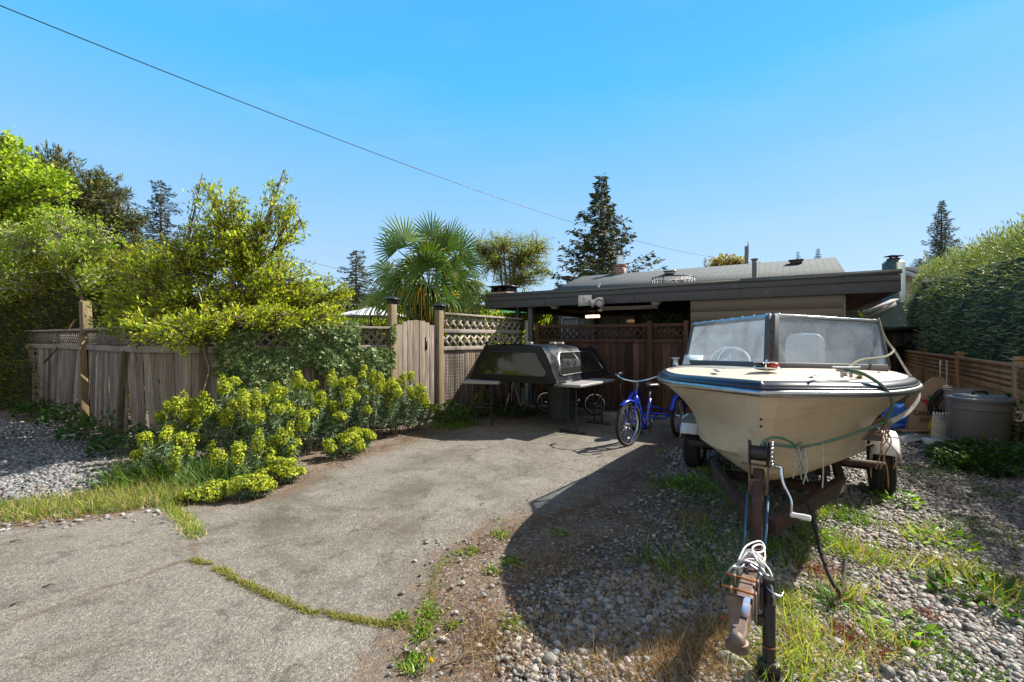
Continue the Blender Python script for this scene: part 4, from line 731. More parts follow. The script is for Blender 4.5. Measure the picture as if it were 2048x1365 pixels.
mb = MB(); mb.add([B_(1.2, -.72, .72), B_(1.2, .72, .72), B_(4.2, .74, .72), B_(4.2, -.74, .72)], [(0, 1, 2, 3)]); mb.add([B_(ws(v) + .12, v, h) for v in (-.76, -.4, 0, .4, .76) for h in (.72, 1.17)], [(0, 2, 3, 1), (2, 4, 5, 3), (4, 6, 7, 5), (6, 8, 9, 7)]); mb.build('cockpit_lining', M['interior'], boat)
mb = MB()      # grey coaming under the windshield
for sd in (-1, 1):
    pts = [B_(ws(v * sd) - .04, v * sd, 1.205 - .035 * (v / .8)) for v in np.linspace(0, .82, 12)]; p2 = [B_(ws(v * sd) + .0, v * sd, 1.225 - .04 * (v / .8)) for v in np.linspace(0, .8, 12)]
    mb.grid(np.array([pts, p2]), flip=(sd < 0))
mb.build('coaming', M['greydeck'], boat, smooth=True)
# windshield
m = NT('hazy_windshield'); du = m.noise(3.2, 6, None, .6, .5); fine = m.voro(55); m.col(m.mix((.50, .56, .62), (.82, .86, .88), du)); m.setp(Roughness=.15); m.b.inputs['Specular IOR Level'].default_value = .7
tp = m.n('BsdfTransparent'); tp.inputs[0].default_value = (.80, .88, .95, 1); x = m.n('MixShader'); spk = m.ramp(m.noise(38, 8, None, .8), [(.60, 0), (.68, .5)]); m.l(m.math('ADD', m.ramp(du, [(.3, .17), (.75, .42)]), spk), x.inputs[0]); tl_ = m.n('BsdfTranslucent'); tl_.inputs[0].default_value = (.75, .82, .9, 1); x2 = m.n('MixShader'); x2.inputs[0].default_value = .42; m.l(m.b.outputs[0], x2.inputs[1]); m.l(tl_.outputs[0], x2.inputs[2]); m.l(tp.outputs[0], x.inputs[1]); m.l(x2.outputs[0], x.inputs[2]); m.l(x.outputs[0], m.out.inputs['Surface']); M['haze_glass'] = m.m
wb = {sd: (B_(1.0, sd * .012, 1.245), B_(1.93, sd * .80, 1.205), B_(2.03, sd * .745, 1.59), B_(1.17, sd * .012, 1.625)) for sd in (-1, 1)}
for sd in (-1, 1):
    a, b, c, d = wb[sd]; mb = MB(); nn_ = unit(np.cross(b - a, d - a)); mb.add([a, b, c, d, a + nn_ * .005, b + nn_ * .005, c + nn_ * .005, d + nn_ * .005], [(0, 1, 2, 3), (7, 6, 5, 4)]); pane = mb.build('windshield_pane', M['haze_glass'], boat)
    e = B_(3.0, sd * .86, 1.175); mb = MB(); mb.add([b, e, c], [(0, 1, 2)]); mb.build('side_glass', M['haze_glass'], boat)
    mb = MB(); mb.tube([b, e], .014, 6); mb.tube([c, e], .012, 6); mb.build('side_frame', M['framealu'], boat)
    for p, q, w_, nm in ((a, b, .05, 'frame_sill'), (d, c, .032, 'frame_top'), (b, c, .035, 'frame_side'), (a + bv * sd * .012, d + bv * sd * .012, .045, 'frame_centre')):
        mb = MB(); mb.bar(p + (nn_ * .004 * sd if nm == 'frame_centre' else 0), q + (nn_ * .004 * sd if nm == 'frame_centre' else 0), w_, .022, nn_); mb.build(nm, M['framealu'] if nm != 'frame_top' else M['alu'], boat, bevel=.003)
    mb = MB()
    for t in np.linspace(.04, .96, 8): mb.add(lerp(d, c, t) + UP * .016 + SPH_V * .009, SPH_F)
    mb.build('snap_stud', M['chrome'], boat, smooth=True)
# helm
wc = B_(1.95, -.40, 1.22); ax = unit(bu * -.75 + UP * .62); hx = bv; hy = unit(np.cross(ax, hx)); th = np.linspace(0, 2 * math.pi, 41)[:-1]
ringp = wc + .175 * (np.cos(th)[:, None] * hx + np.sin(th)[:, None] * hy); mb = MB(); mb.tube(ringp, .011, 8, closed=True)
st = mb.build('steering_wheel', M['white_paint'], boat, smooth=True); mb = MB(); mb.lathe(wc - ax * .03, [(.035, 0), (.03, .04)], 14, ax)
for a_ in (90, 210, 330): q = wc + .17 * (math.cos(rad(a_)) * hx + math.sin(rad(a_)) * hy); mb.tube([wc, q], .007, 6)
mb.build('hub', M['chrome'], st); mb = MB(); mb.tube([wc - ax * .02, wc - ax * .2], .02, 8); mb.build('steering_column', M['black'], boat)
def rbox(mb, c, ax_, ay_, az_, r=.25, k=3):   # rounded box via superellipsoid
    V = SP2_V.copy(); V = np.sign(V) * np.abs(V) ** r; V /= np.abs(V).max(0); mb.add(np.asarray(c) + V[:, :1] * ax_ + V[:, 1:2] * ay_ + V[:, 2:3] * az_, SP2_F)
for v_, nm in ((.17, 'seat'),): mb = MB(); rbox(mb, B_(2.55, v_ + .05, 1.24), bv * .17, bu * .05, UP * .26, .45); mb.build('seat_back', M['white'], boat, smooth=True); mb = MB(); rbox(mb, B_(2.75, v_ + .05, .98), bv * .2, bu * .2, UP * .07, .45); mb.build('seat', M['white'], boat, smooth=True)
mb = MB(); rbox(mb, B_(2.75, -.42, 1.0), bv * .2, bu * .2, UP * .1, .45); mb.build('seat', M['interior'], boat, smooth=True)
mb = MB(); mb.box(0, .01, 0, .01, 0, .01); 
mb = MB(); mb.obox(B_(1.98, -.62, 1.24), bv * .04, bu * .04, UP * .03); mb.build('radio', simple('red_case', (.4, .04, .03), .5), boat, bevel=.005)
mb = MB(); a = B_(1.88, -.72, 1.235); mb.obox(a, bv * .09, (bu * .05 + UP * .045), unit(np.cross(bv, bu * .05 + UP * .045)) * .003); mb.build('paper', M['white_paint'], boat)
mb = MB(); mb.tube(cat_pts([B_(2.1, -.56, 1.0), B_(2.12, -.52, 1.25), B_(2.1, -.47, 1.32)]), .006, 5); mb.tube(cat_pts([B_(2.1, -.56, 1.0), B_(2.12, -.50, 1.2), B_(2.1, -.43, 1.24)]), .005, 5); mb.build('dry_stalk', M['dry'], boat)
# bow hardware
nl = B_(.42, -.0, 1.268); mb = MB(); V = SP2_V * np.array([1, 1, 1]); mb.add(B_(.5, .0, 1.255) + V[:, :1] * bv * .085 + V[:, 1:2] * bu * .05 + V[:, 2:3] * UP * .018, SP2_F); bl = mb.build('navigation_light', M['chrome'], boat, smooth=True)
M['redlens'] = simple('red_lens', (.45, .02, .015), .15, spec=.7); M['greenlens'] = simple('dark_green_lens', (.01, .035, .03), .12, spec=.7)
for sd, mk in ((-1, 'greenlens'), (1, 'redlens')): mb = MB(); V = SP2_V; mb.add(B_(.49, sd * .036, 1.275) + V[:, :1] * bv * .036 + V[:, 1:2] * bu * .04 + V[:, 2:3] * UP * .024, SP2_F); mb.build('lens', M[mk], bl, smooth=True)
mb = MB(); mb.bar(B_(.43, 0, 1.27), B_(.56, 0, 1.29), .012, .05, UP); mb.bar(B_(.45, -.07, 1.295), B_(.45, .07, 1.295), .03, .008, UP); mb.build('bezel', M['chrome'], bl, bevel=.003)
for (px, py, L, nm) in ((1358, 747, .05, 'stanchion_base'), ): mb = MB(); q = B_(1.62, -.83, 1.19); mb.lathe(q, [(.03, 0), (.024, .01), (.022, .06), (.035, .062), (.035, .075)], 14); mb.build('stanchion_base', M['steel'], boat, smooth=40)
def cleat(s, v, ang=0):
    q = B_(s, v, 1.235); d = bu * math.cos(ang) + bv * math.sin(ang); mb = MB(); mb.tube([q - d * .08 + UP * .04, q - d * .04 + UP * .035, q + d * .04 + UP * .035, q + d * .08 + UP * .04], [.007, .011, .011, .007], 8); mb.tube([q - d * .025 - UP * .02, q - d * .025 + UP * .035], .01, 6); mb.tube([q + d * .025 - UP * .02, q + d * .025 + UP * .035], .01, 6); mb.build('cleat', M['steel'], boat, smooth=40)
cleat(.45, .42, 1.1)
for s_, v_ in ((.42, -.28), (.2, .24), (1.15, -.72), (.62, .5)): mb = MB(); q = B_(s_, v_, 1.225); d = unit(bu + bv * .3 * np.sign(v_)); mb.bar(q, q + d * .14 + UP * .006, .028, .008, UP); mb.build('deck_fitting', M['steel'], boat, bevel=.003)
for h_ in (.99, .95): mb = MB(); mb.add(B_(.0, .0, h_) + bu * .02 + SPH_V * .008, SPH_F); mb.build('bolt', M['rust'], boat)
# ---------------------------------------------------------------- trailer
tr = thing('boat_trailer', T_(2, 0, 0), 'rusty steel boat trailer with white fenders and hand winch carrying the cream boat', 'trailer')
def part(nm, mk, f, parent=tr, **k):
    mb = MB(); f(mb); return mb.build(nm, M[mk] if isinstance(mk, str) else mk, parent, **k)
part('tongue', 'rust', lambda b: b.bar(T_(.3, 0, .375), T_(1.7, 0, .36), .058, .065, UP), bevel=.006)
for sd in (-1, 1): part('side_beam', 'rust', lambda b: (b.bar(T_(1.27, sd * .045, .345), T_(2.55, sd * .46, .33), .055, .1, UP), b.bar(T_(2.5, sd * .45, .33), T_(4.9, sd * .46, .33), .055, .1, UP)), bevel=.004)
part('cross_beam', 'rust', lambda b: b.bar(T_(2.5, -.46, .28), T_(2.5, .46, .28), .06, .06, UP)); part('axle', 'black', lambda b: b.bar(T_(3.65, -.74, .25), T_(3.65, .74, .25), .07, .07, UP))
part('cross_beam', 'rust', lambda b: b.bar(T_(3.2, -.8, .36), T_(3.2, .8, .36), .06, .05, UP))
for sd in (-1, 1):
    part('bunk', 'darkwood', lambda b: (b.bar(T_(2.3, sd * .33, .455), T_(5.0, sd * .35, .47), .09, .04, UP), b.bar(T_(2.5, sd * .34, .33), T_(2.5, sd * .34, .44), .04, .04, bu), b.bar(T_(4.6, sd * .35, .33), T_(4.6, sd * .35, .45), .04, .04, bu)))
    wc = T_(3.65, sd * .82, .272); wh_ = bpy.data.objects.new('wheel', None); sc.collection.objects.link(wh_); wh_.parent = tr; wh_.location = [float(c) for c in wc - origin_of(tr)]
    mb = MB(); mb.lathe(wc, [(.16, -.075), (.20, -.088), (.245, -.085), (.268, -.07), (.272, -.05), (.272, .05), (.268, .07), (.245, .085), (.20, .088), (.16, .075)], 48, bv, cap=False)
    for k in range(4):
        pass
    mb.build('tyre', M['tread'] if 'tread' in M else M['rubber'], wh_, smooth=35)
    mb = MB()
    for k in range(64):
        a = k * math.pi / 32; d = bu * math.cos(a) + UP * math.sin(a); t = np.cross(bv, d)
        for o_ in (-.05, -.018, .018, .05): mb.obox(wc + d * .271 + bv * o_, d * .004, t * .0095, bv * .0125)
    mb.build('tread', M['rubber'], wh_)
    mb = MB(); mb.lathe(wc, [(.16, -.07), (.15, -.05), (.06, -.02), (.06, .03), (.15, .05), (.16, .07)], 32, bv); mb.build('rim', M['white_paint'], wh_, smooth=35)
    mb = MB(); A = []
    for t in np.linspace(rad(28), rad(172), 22):
        r_ = .315; d = -bu * math.cos(t) * r_ * 1.08 + UP * math.sin(t) * r_; A.append([wc + d * .55 - bv * .1 * 1, wc + d - bv * .1, wc + d * 1.03 - bv * .02, wc + d * 1.03 + bv * .05, wc + d + bv * .1, wc + d * .55 + bv * .1] if True else 0)
    A = np.array([[r[1] - UP * 0, r[2], r[3], r[4]] for r in A]); mb.grid(A)
    for o_ in (-.1, .1):
        rim_ = [wc + bv * o_ + (-bu * math.cos(t) * .315 * 1.08 + UP * math.sin(t) * .315) for t in np.linspace(rad(28), rad(172), 22)]; low = [np.array([p[0], p[1], p[2] - .05]) for p in rim_]; mb.grid(np.array([rim_, low]))
    o = mb.build('fender', M['white_paint'], tr, smooth=40); sm = o.modifiers.new('thick', 'SOLIDIFY'); sm.thickness = .006
    part('fender_bracket', 'rust', lambda b: (b.bar(T_(3.65, sd * .5, .4), T_(3.62, sd * .72, .56), .03, .02, UP), b.bar(T_(3.4, sd * .5, .36), T_(3.4, sd * .74, .5), .03, .02, UP)))
part('leaf_spring', 'black', lambda b: [b.bar(T_(3.3, sd * .55, .3), T_(4.0, sd * .55, .3), .05, .03, UP) for sd in (-1, 1)])
M['bluechip'] = simple('chipped_blue_paint', (.06, .14, .30), .75, 0, .5, 25, .3, c2=(.27, .2, .17)); M['coupler'] = simple('worn_coupler_steel', (.19, .15, .125), .6, .4, .5, 22, .4, c2=(.12, .065, .045))
# winch stand
a, b_ = T_(.80, 0, .39), T_(1.00, 0, .74)
part('winch_stand', 'rust', lambda b: b.bar(a, b_, .052, .055, -bu), bevel=.006)
part('winch_bracket', 'coupler', lambda b: ([b.bar(T_(.955, sd * .040, .63), T_(1.03, sd * .050, .89), .007, .08, -bu) for sd in (-1, 1)], b.bar(T_(.94, -.046, .66), T_(.955, .046, .66), .08, .01, -bu), b.bar(T_(.99, -.085, .765), T_(.99, .065, .765), .012, .012, UP)), bevel=.002)
part('winch_drum', 'black', lambda b: b.lathe(T_(.99, -.044, .83), [(.066, 0), (.066, .005), (.040, .007), (.040, .079), (.066, .081), (.066, .087)], 24, bv), smooth=35)
part('drive_gear', 'steel', lambda b: (b.lathe(T_(.99, .058, .83), [(.062, 0), (.062, .01)], 24, bv), [b.obox(T_(.99, .063, .83) + (bu * math.cos(k * .35) + UP * math.sin(k * .35)) * .065, (bu * math.cos(k * .35) + UP * math.sin(k * .35)) * .006, np.cross(bv, bu * math.cos(k * .35) + UP * math.sin(k * .35)) * .006, bv * .006) for k in range(18)]))
hh = part('crank', 'chrome', lambda b: (b.tube([T_(.985, .07, .775), T_(.975, .105, .77)], .012, 8), b.tube(cat_pts([T_(.975, .105, .775), T_(.955, .115, .70), T_(.94, .15, .62), T_(.93, .15, .55)]), .0085, 8)), smooth=40)
part('crank_handle', 'white', lambda b: b.lathe(T_(.93, .145, .55), [(.010, 0), (.014, .005), (.012, .03), (.015, .06), (.014, .088), (.008, .09)], 16, unit(bv + bu * -.1)), hh, smooth=40)
M['bluestrap'] = simple('blue_strap', (.03, .12, .22), .7)
for sd in (-1, 1): part('strap', 'bluestrap', lambda b: b.tube([T_(.925, sd * .048, .63), T_(.80, sd * .047, .50), T_(.69, sd * .043, .40)], .006, 6))
# coupler
def coup(b):
    A = []
    for s_, w_, h_, hh_ in ((.42, .031, .425, .08), (.25, .031, .425, .075), (.16, .029, .415, .065), (.10, .026, .402, .055), (.05, .028, .39, .05), (.03, .024, .38, .04)): A.append([T_(s_, -w_, h_ - hh_), T_(s_, -w_, h_ - .008), T_(s_, -w_ + .008, h_), T_(s_, w_ - .008, h_), T_(s_, w_, h_ - .008), T_(s_, w_, h_ - hh_)])
    b.grid(np.array(A), flip=False)
part('coupler', 'coupler', coup, smooth=30)
part('coupler_lip', 'coupler', lambda b: b.lathe(T_(.02, 0, .335), [(.03, 0), (.039, .0), (.041, .006), (.037, .028), (.03, .032)], 28, UP), smooth=40)
part('coupler_ball_cap', 'coupler', lambda b: b.add(T_(.012, 0, .36) + SP2_V * np.array([.029, .029, .037]), SP2_F), smooth=True)
part('coupler_top', 'bluechip', lambda b: b.bar(T_(.105, .004, .407), T_(.22, .002, .4265), .047, .004, UP))
def latch(b):
    A = [[T_(.06, -.03, .39), T_(.06, .0, .40)], [T_(.085, -.042, .44), T_(.09, .008, .45)], [T_(.10, -.05, .475), T_(.11, .012, .475)], [T_(.09, -.065, .49), T_(.1, .02, .487)]]; b.grid(np.array(A)); b.grid(np.array(A)[:, ::-1])
part('latch', 'coupler', latch, smooth=50)
for s_, z_ in ((.235, .0), (.345, .0)):
    part('u_bolt', 'rustrod', lambda b: b.tube([T_(s_ - .0, -.082, .44), T_(s_, .042, .437)], .0048, 8))
    for v in (-.046, .042): part('clamp_plate', 'coupler', lambda b: b.obox(T_(s_, v, .385), bu * .014, bv * .004, UP * .06), bevel=.002)
    part('rusty_stud', 'rustrod', lambda b: b.tube([T_(s_ - .0, -.085, .31), T_(s_, -.04, .31)], .0055, 8))
# jack
jq = T_(.42, .078, 0)
jk = part('jack', 'black', lambda b: (b.lathe(jq, [(.026, .06), (.026, .15), (.0, .15)], 20, UP, cap=False), b.lathe(jq, [(.025, .11), (.025, .425), (.022, .432), (.001, .434)], 24, UP)), smooth=35)
part('jack_foot', 'black', lambda b: (b.obox(jq + UP * .055, bv * .043, bu * .032, UP * .03), b.obox(jq + UP * .02 - bu * .01, bv * .058, bu * .045, UP * .008)), jk, bevel=.008)
part('jack_bracket', 'black', lambda b: b.obox(T_(.42, .046, .36), bu * .04, bv * .014, UP * .04), jk, bevel=.005); part('jack_bracket', 'black', lambda b: b.obox(T_(.42, .05, .25), bu * .025, bv * .016, UP * .02), jk, bevel=.004)
part('jack_pin', 'chrome', lambda b: b.tube(cat_pts([T_(.41, .065, .40), T_(.37, .09, .40), T_(.37, .12, .39), T_(.40, .13, .395)]), .005, 8), jk, smooth=True)
part('wire_tie', 'rustrod', lambda b: b.tube([jq + np.array([.031 * math.cos(a), .031 * math.sin(a), .15]) for a in np.linspace(0, 6.0, 20)], .002, 4), jk)
def chain(b, pts, L=.05, r=.0055):
    pts = cat_pts(pts, 16); d = np.cumsum(np.r_[0, np.linalg.norm(np.diff(pts, axis=0), axis=1)]); n = int(d[-1] / (L * .72))
    for i in range(n):
        c = np.array([np.interp((i + .5) / n * d[-1], d, pts[:, k]) for k in range(3)]); c2 = np.array([np.interp((i + .9) / n * d[-1], d, pts[:, k]) for k in range(3)]); t = unit(c2 - c); s_ = unit(np.cross(t, UP)); u2 = np.cross(s_, t); w_ = s_ if i % 2 else u2
        th = np.linspace(0, 2 * math.pi, 17)[:-1]; b.tube(c + (np.cos(th)[:, None] * t * L * .5 + np.sin(th)[:, None] * w_ * L * .28), r, 6, closed=True)
part('safety_chain', 'steel', lambda b: chain(b, [T_(.38, -.07, .43), T_(.43, -.03, .455), T_(.46, .02, .45), T_(.43, .07, .42), T_(.40, .085, .39), T_(.40, .09, .34)]), smooth=True)
# licence plate
M['plate'] = simple('pale_plate', (.6, .6, .55), .5); lp = part('licence_plate', 'plate', lambda b: b.obox(T_(4.3, .52, .36), bv * .14, bu * .002, UP * .07))
# cable coil on tongue
cb = thing('cable_coil', T_(.62, 0, .42), 'coil of white electric cable wrapped round the trailer tongue', 'cable'); mb = MB()
for k in range(6):
    o_ = k * .022; r1 = .037 + .007 * (k % 3); cen = T_(.50 + o_, .0, .40); th = np.linspace(0, 2 * math.pi, 33)[:-1]; mb.tube(cen + np.cos(th)[:, None] * (bv * r1 + bu * random.uniform(-.03, .03)) + np.sin(th)[:, None] * (UP * (.045 + .008 * k % .02) + bu * random.uniform(-.01, .03)), .0048, 7, closed=True)
mb.tube(cat_pts([T_(.52, -.05, .43), T_(.62, -.03, .46), T_(.70, .01, .465), T_(.73, .03, .455), T_(.70, .045, .44), T_(.63, .03, .445), T_(.56, -.02, .455), T_(.5, -.05, .41), T_(.46, -.06, .37)]), .0042, 7)
mb.tube(cat_pts([T_(.5, .03, .455), T_(.60, .0, .465), T_(.68, .02, .46), T_(.70, .04, .445), T_(.64, .05, .42), T_(.57, .045, .43)]), .0042, 7)
mb.tube(cat_pts([T_(.55, .045, .44), T_(.5, .08, .42), T_(.46, .09, .37), T_(.44, .08, .33), T_(.45, .065, .37), T_(.49, .05, .42)]), .0042, 7); mb.build('cable', M['white'], cb, smooth=True)
# ropes
M['greenrope'] = simple('green_braided_rope', (.06, .17, .11), .9, 0, .5, 60, .8, c2=(.16, .22, .15)); M['tanrope'] = simple('weathered_olive_rope', (.26, .25, .17), .9, 0, .4, 50, .8); M['whiterope'] = simple('frayed_white_rope', (.55, .53, .48), .9, 0, .4, 50, .6)
WT = wb[1][2]
ro = thing('mooring_rope', B_(.9, .8, 1.0), 'weathered green rope looped from the windshield corner round the bow to the winch', 'rope')
q_cleat = B_(.45, .42, 1.26); knot = P(1768, 845, 2.86)
mb = MB(); mb.tube(cat_pts([WT + UP * .03, WT + bu * -.06 + bv * .03 - UP * .12, lerp(WT, wb[1][1], .6) - bu * .12 + bv * .04, P(1788, 702, 3.45), P(1770, 714, 3.3), P(1718, 722, 3.1), P(1692, 745, 2.95), P(1700, 757, 2.9), P(1722, 752, 2.85), q_cleat]), .0085, 8); mb.build('rope', M['tanrope'], ro, smooth=True)
mb = MB(); mb.tube(cat_pts([q_cleat - bv * .05, q_cleat + bv * .06 - UP * .01, P(1762, 770, 2.66), P(1780, 792, 2.68), P(1784, 815, 2.74), knot]), .010, 8); mb.build('rope', M['greenrope'], ro, smooth=True)
mb = MB(); mb.tube(cat_pts([knot, P(1735, 858, 2.78), P(1690, 873, 2.70), P(1645, 886, 2.62), P(1600, 894, 2.56), P(1562, 891, 2.50), P(1538, 888, 2.46), P(1524, 893, 2.44)]), .0095, 8); mb.tube(cat_pts([P(1592, 891, 2.55), P(1570, 879, 2.50), P(1548, 875, 2.47), P(1530, 882, 2.45), P(1522, 892, 2.44)]), .008, 8); mb.build('rope', M['greenrope'], ro, smooth=True)
mb = MB()
for k in range(10): mb.add(knot + rng.normal(0, .014, 3) + SPH_V * .017, SPH_F)
kq = P(1600, 894, 2.55)
for k in range(5): mb.add(kq + rng.normal(0, .01, 3) + SPH_V * .016, SPH_F)
mb.build('knot', M['tanrope'], ro, smooth=True)
mb = MB()
for k in range(14):
    a = kq + rng.normal(0, .015, 3); L = random.uniform(.08, .2); mb.tube(cat_pts([a, a + np.array([random.gauss(0, .02), -.01, -L * .5]), a + np.array([random.gauss(0, .02), 0, -L])]), .004, 5)
a = P(1645, 886, 2.61); mb.tube(cat_pts([a, a - UP * .08, a - UP * .16 + bv * .004, a - UP * .26]), .0045, 5)
mb.build('frayed_end', M['whiterope'], ro, smooth=True)
M['root'] = simple('orange_brown_frayed_fibre', (.38, .22, .11), .9, 0, .4, 30, .4); mb = MB()
for k in range(9): a = knot + rng.normal(0, .015, 3); L = random.uniform(.06, .28) if k else .40; mb.tube(cat_pts([a, a + np.array([random.gauss(0, .03), 0, -L * .33]), a + np.array([random.gauss(0, .03), -.01, -L * .66]), a + np.array([random.gauss(0, .05), 0, -L])]), [.004] * 24 + [.002], 5)
mb.build('frayed_end', M['root'], ro, smooth=True)
sp2 = thing('white_strap', B_(1.3, .95, 1.0), 'pale grey webbing strap hanging off the right gunwale near the rope knot', 'strap'); mb = MB()
pts = cat_pts([P(1788, 700, 3.45), P(1812, 740, 3.3), P(1836, 775, 3.1), P(1838, 795, 3.02), P(1820, 820, 2.96), P(1796, 836, 2.9), knot + bv * .02]); wd = np.array([0, 0, .016]) + bu * .006
mb.grid(np.array([pts - wd, pts + wd])); mb.grid(np.array([pts + wd, pts - wd]) + bv * .003); mb.build('webbing', M['whiterope'], sp2, smooth=True)
# black hose on the ground by the trailer
hz = thing('black_hose', G(1640, 1040), 'black hose draped over the right trailer beam and running down onto the pebbles', 'hose'); mb = MB(); mb.tube(cat_pts([T_(1.62, .02, .41), T_(1.68, .12, .44), T_(1.66, .22, .41), T_(1.55, .26, .3), T_(1.42, .30, .16), T_(1.30, .38, .05), G(1700, 1095, .02), G(1760, 1125, .02)]), .011, 8); mb.build('hose', M['rubber'], hz, smooth=True)
# ---------------------------------------------------------------- tables and truck canopy
M['tabletop'] = simple('pale_plastic_tabletop', (.29, .28, .27), .5, 0, .15, 8, .1)
def folding_table(c, ang, L, W, label, h=.757, foot=True):
    a = rad(ang); lx = np.array([math.sin(a), math.cos(a), 0]); ly = np.array([math.cos(a), -math.sin(a), 0]); c = np.array([*c, 0.])
    t = thing('folding_table', c, label, 'table', 'folding tables under the truck canopy'); mb = MB(); mb.obox(c + UP * (h - .02), lx * L / 2, ly * W / 2, UP * .022); mb.build('tabletop', M['tabletop'], t, bevel=.012)
    for s in (-1, 1):
        for v in (-1, 1): mb = MB(); q = c + lx * s * (L / 2 - .17) + ly * v * (W / 2 - .16); mb.tube([q + UP * .02, q + UP * (h - .045)], .014, 8); mb.build('leg', M['black'], t, smooth=40)
        q = c + lx * s * (L / 2 - .17); mb = MB()
        if foot: mb.bar(q - ly * (W / 2 - .02) + UP * .02, q + ly * (W / 2 - .02) + UP * .02, .04, .035, UP)
        else: mb.tube([q - ly * (W / 2 - .16) + UP * .32, q + ly * (W / 2 - .16) + UP * .32], .01, 6)
        mb.build('foot_bar' if foot else 'cross_bar', M['black'], t, bevel=.006)
        mb = MB(); mb.tube([q + UP * .42, q - lx * s * .35 + UP * (h - .05)], .009, 6); mb.build('brace', M['black'], t, smooth=40)
    return t
folding_table((1.19, 7.33), 36, 1.25, .46, 'right hand pale folding table with T shaped feet under the truck canopy')
folding_table((-.33, 8.12), 12, 1.75, .62, 'left hand pale folding table by the lattice fence under the truck canopy', foot=False)
tc = thing('truck_canopy', (.2, 7.9, .76), 'black fibreglass pickup truck canopy with tinted windows resting on two folding tables', 'truck canopy')
CA = rad(33); cx = np.array([math.sin(CA), math.cos(CA), 0]); cy = np.array([math.cos(CA), -math.sin(CA), 0]); CO = np.array([.67, 6.78, .757]) - cy * .82      # tailgate centre bottom
def K_(l, v, h): return CO + cx * l + cy * v + UP * h
m = NT('dusty_black_fibreglass'); c = m.mix((.010, .012, .018), (.055, .05, .044), m.ramp(m.noise(9, 9, None, .8), [(.5, 0), (.75, .8)])); m.col(c); m.setp(Roughness=m.ramp(m.noise(5, 5), [(.3, .12), (.7, .45)])); M['canopy'] = m.m
LEN = 2.2; HH_ = .60
def rake(h): return .035 * (h / HH_)           # tailgate leans inward
def sect(l):      # half width & height profile
    e = min(1, max(0, (LEN - l) / .35)); top = HH_ * (1 - .03 * (1 - e)); return top
prof = [(.83, 0), (.825, .03), (.79, .05), (.77, .10), (.71, .28), (.62, .45), (.57, .52), (.50, .562), (.38, .585), (.18, .598), (0, .60)]
A = []
for l in np.linspace(0, 1, 24):
    row = []
    for w_, h_ in [(-a_, b_) for a_, b_ in prof] + [(a_, b_) for a_, b_ in prof[::-1][1:]]:
        lf = rake(h_); lb = LEN - .12 * (h_ / HH_); ll = lf + (lb - lf) * l; bul = 1 - .03 * l ; row.append(K_(ll, w_ * bul, h_ * (1 - .05 * l)))
    A.append(row)
mb = MB(); mb.grid(np.array(A), flip=False); mb.add(np.array(A[-1]), [tuple(range(len(A[-1])))]); mb.build('shell', M['canopy'], tc, smooth=35)
# tailgate frame and glass
def face(w_, h_, o=0.0): return K_(rake(h_) - o, w_, h_)
def ring_of(sw, h0, h1, r=.06, o=.0, tw=0.0, n=6):
    pts = []
    def hw(h): return sw - tw * (h - h0) / (h1 - h0)
    for cxs, ch_, a0 in ((1, h0, -90), (1, h1, 0), (-1, h1, 90), (-1, h0, 180)):
        cyh = ch_ + (r if ch_ == h0 else -r); cxx = cxs * (hw(ch_) - r)
        for k in range(n + 1): a = rad(a0 + 90 * k / n); pts.append(face(cxx + r * math.cos(a), cyh + r * math.sin(a), o))
    return pts
outer = ring_of(.815, .0, .58, .06, .004, .25); inner = ring_of(.64, .11, .47, .07, .012, .16)
mb = MB(); mb.grid(np.array([outer + outer[:1], inner + inner[:1]])); M['glossblack'] = simple('gloss_black_paint', (.008, .009, .011), .3, 0, .3, 5, 0, spec=.25); mb.build('tailgate_frame', M['glossblack'], tc, smooth=60)
M['rearglass'] = simple('tinted_glass_olive_reflection', (.03, .032, .016), .04, 0, .3, 2, 0, spec=.6); mb = MB(); g_ = ring_of(.64, .11, .47, .07, .010, .16); mb.add(g_, [tuple(range(len(g_)))]); mb.build('rear_glass', M['rearglass'], tc)  # olive base colour paints reflected greenery into the tinted glass
mb = MB(); mb.tube(np.array(ring_of(.645, .105, .475, .075, .016, .16)), .008, 6, closed=True); mb.build('glass_seal', M['rubber'], tc, smooth=True)
def side(l, h, o=.0, sd=1): w_ = np.interp(h, [p[1] for p in prof], [p[0] for p in prof]); return K_(l, sd * (w_ + o) * (1 - .03 * l / LEN), h * (1 - .05 * l / LEN))
for sd in (1, -1):
    sw_ = [(.20, .12), (.44, .47), (1.75, .47), (2.02, .12)]
    P4 = [side(l, h, .012, sd) for l, h in sw_]; mb = MB(); mb.add(P4, [(0, 1, 2, 3) if sd < 0 else (3, 2, 1, 0)]); mb.build('side_window', M['dustglass'] if 'dustglass' in M else M['glass_dark'], tc)
    mb = MB(); c_ = sum(P4) / 4; pts = []
    for i in range(4):
        a, b = P4[i], P4[(i + 1) % 4]; pts += [lerp(a, b, .06), lerp(a, b, .5), lerp(a, b, .94)]
    mb.tube(np.array(pts) + cy * sd * .002, .011, 6, closed=True); mb.tube([lerp(P4[1], P4[2], .42), lerp(P4[0], P4[3], .55)], .008, 6); mb.build('window_frame', M['alu'], tc, smooth=True)
mb = MB(); mb.bar(K_(.02, .80, .015), K_(.5, .815, .015), .03, .03, UP); mb.build('clamp', M['steel'], tc, bevel=.003)
for l, v in ((.75, -.1), (.95, .25), (.9, .42)): mb = MB(); mb.obox(K_(l, v, .61), cx * .04, cy * .05, UP * .018); mb.build('roof_block', M['greydeck'], tc, bevel=.004)
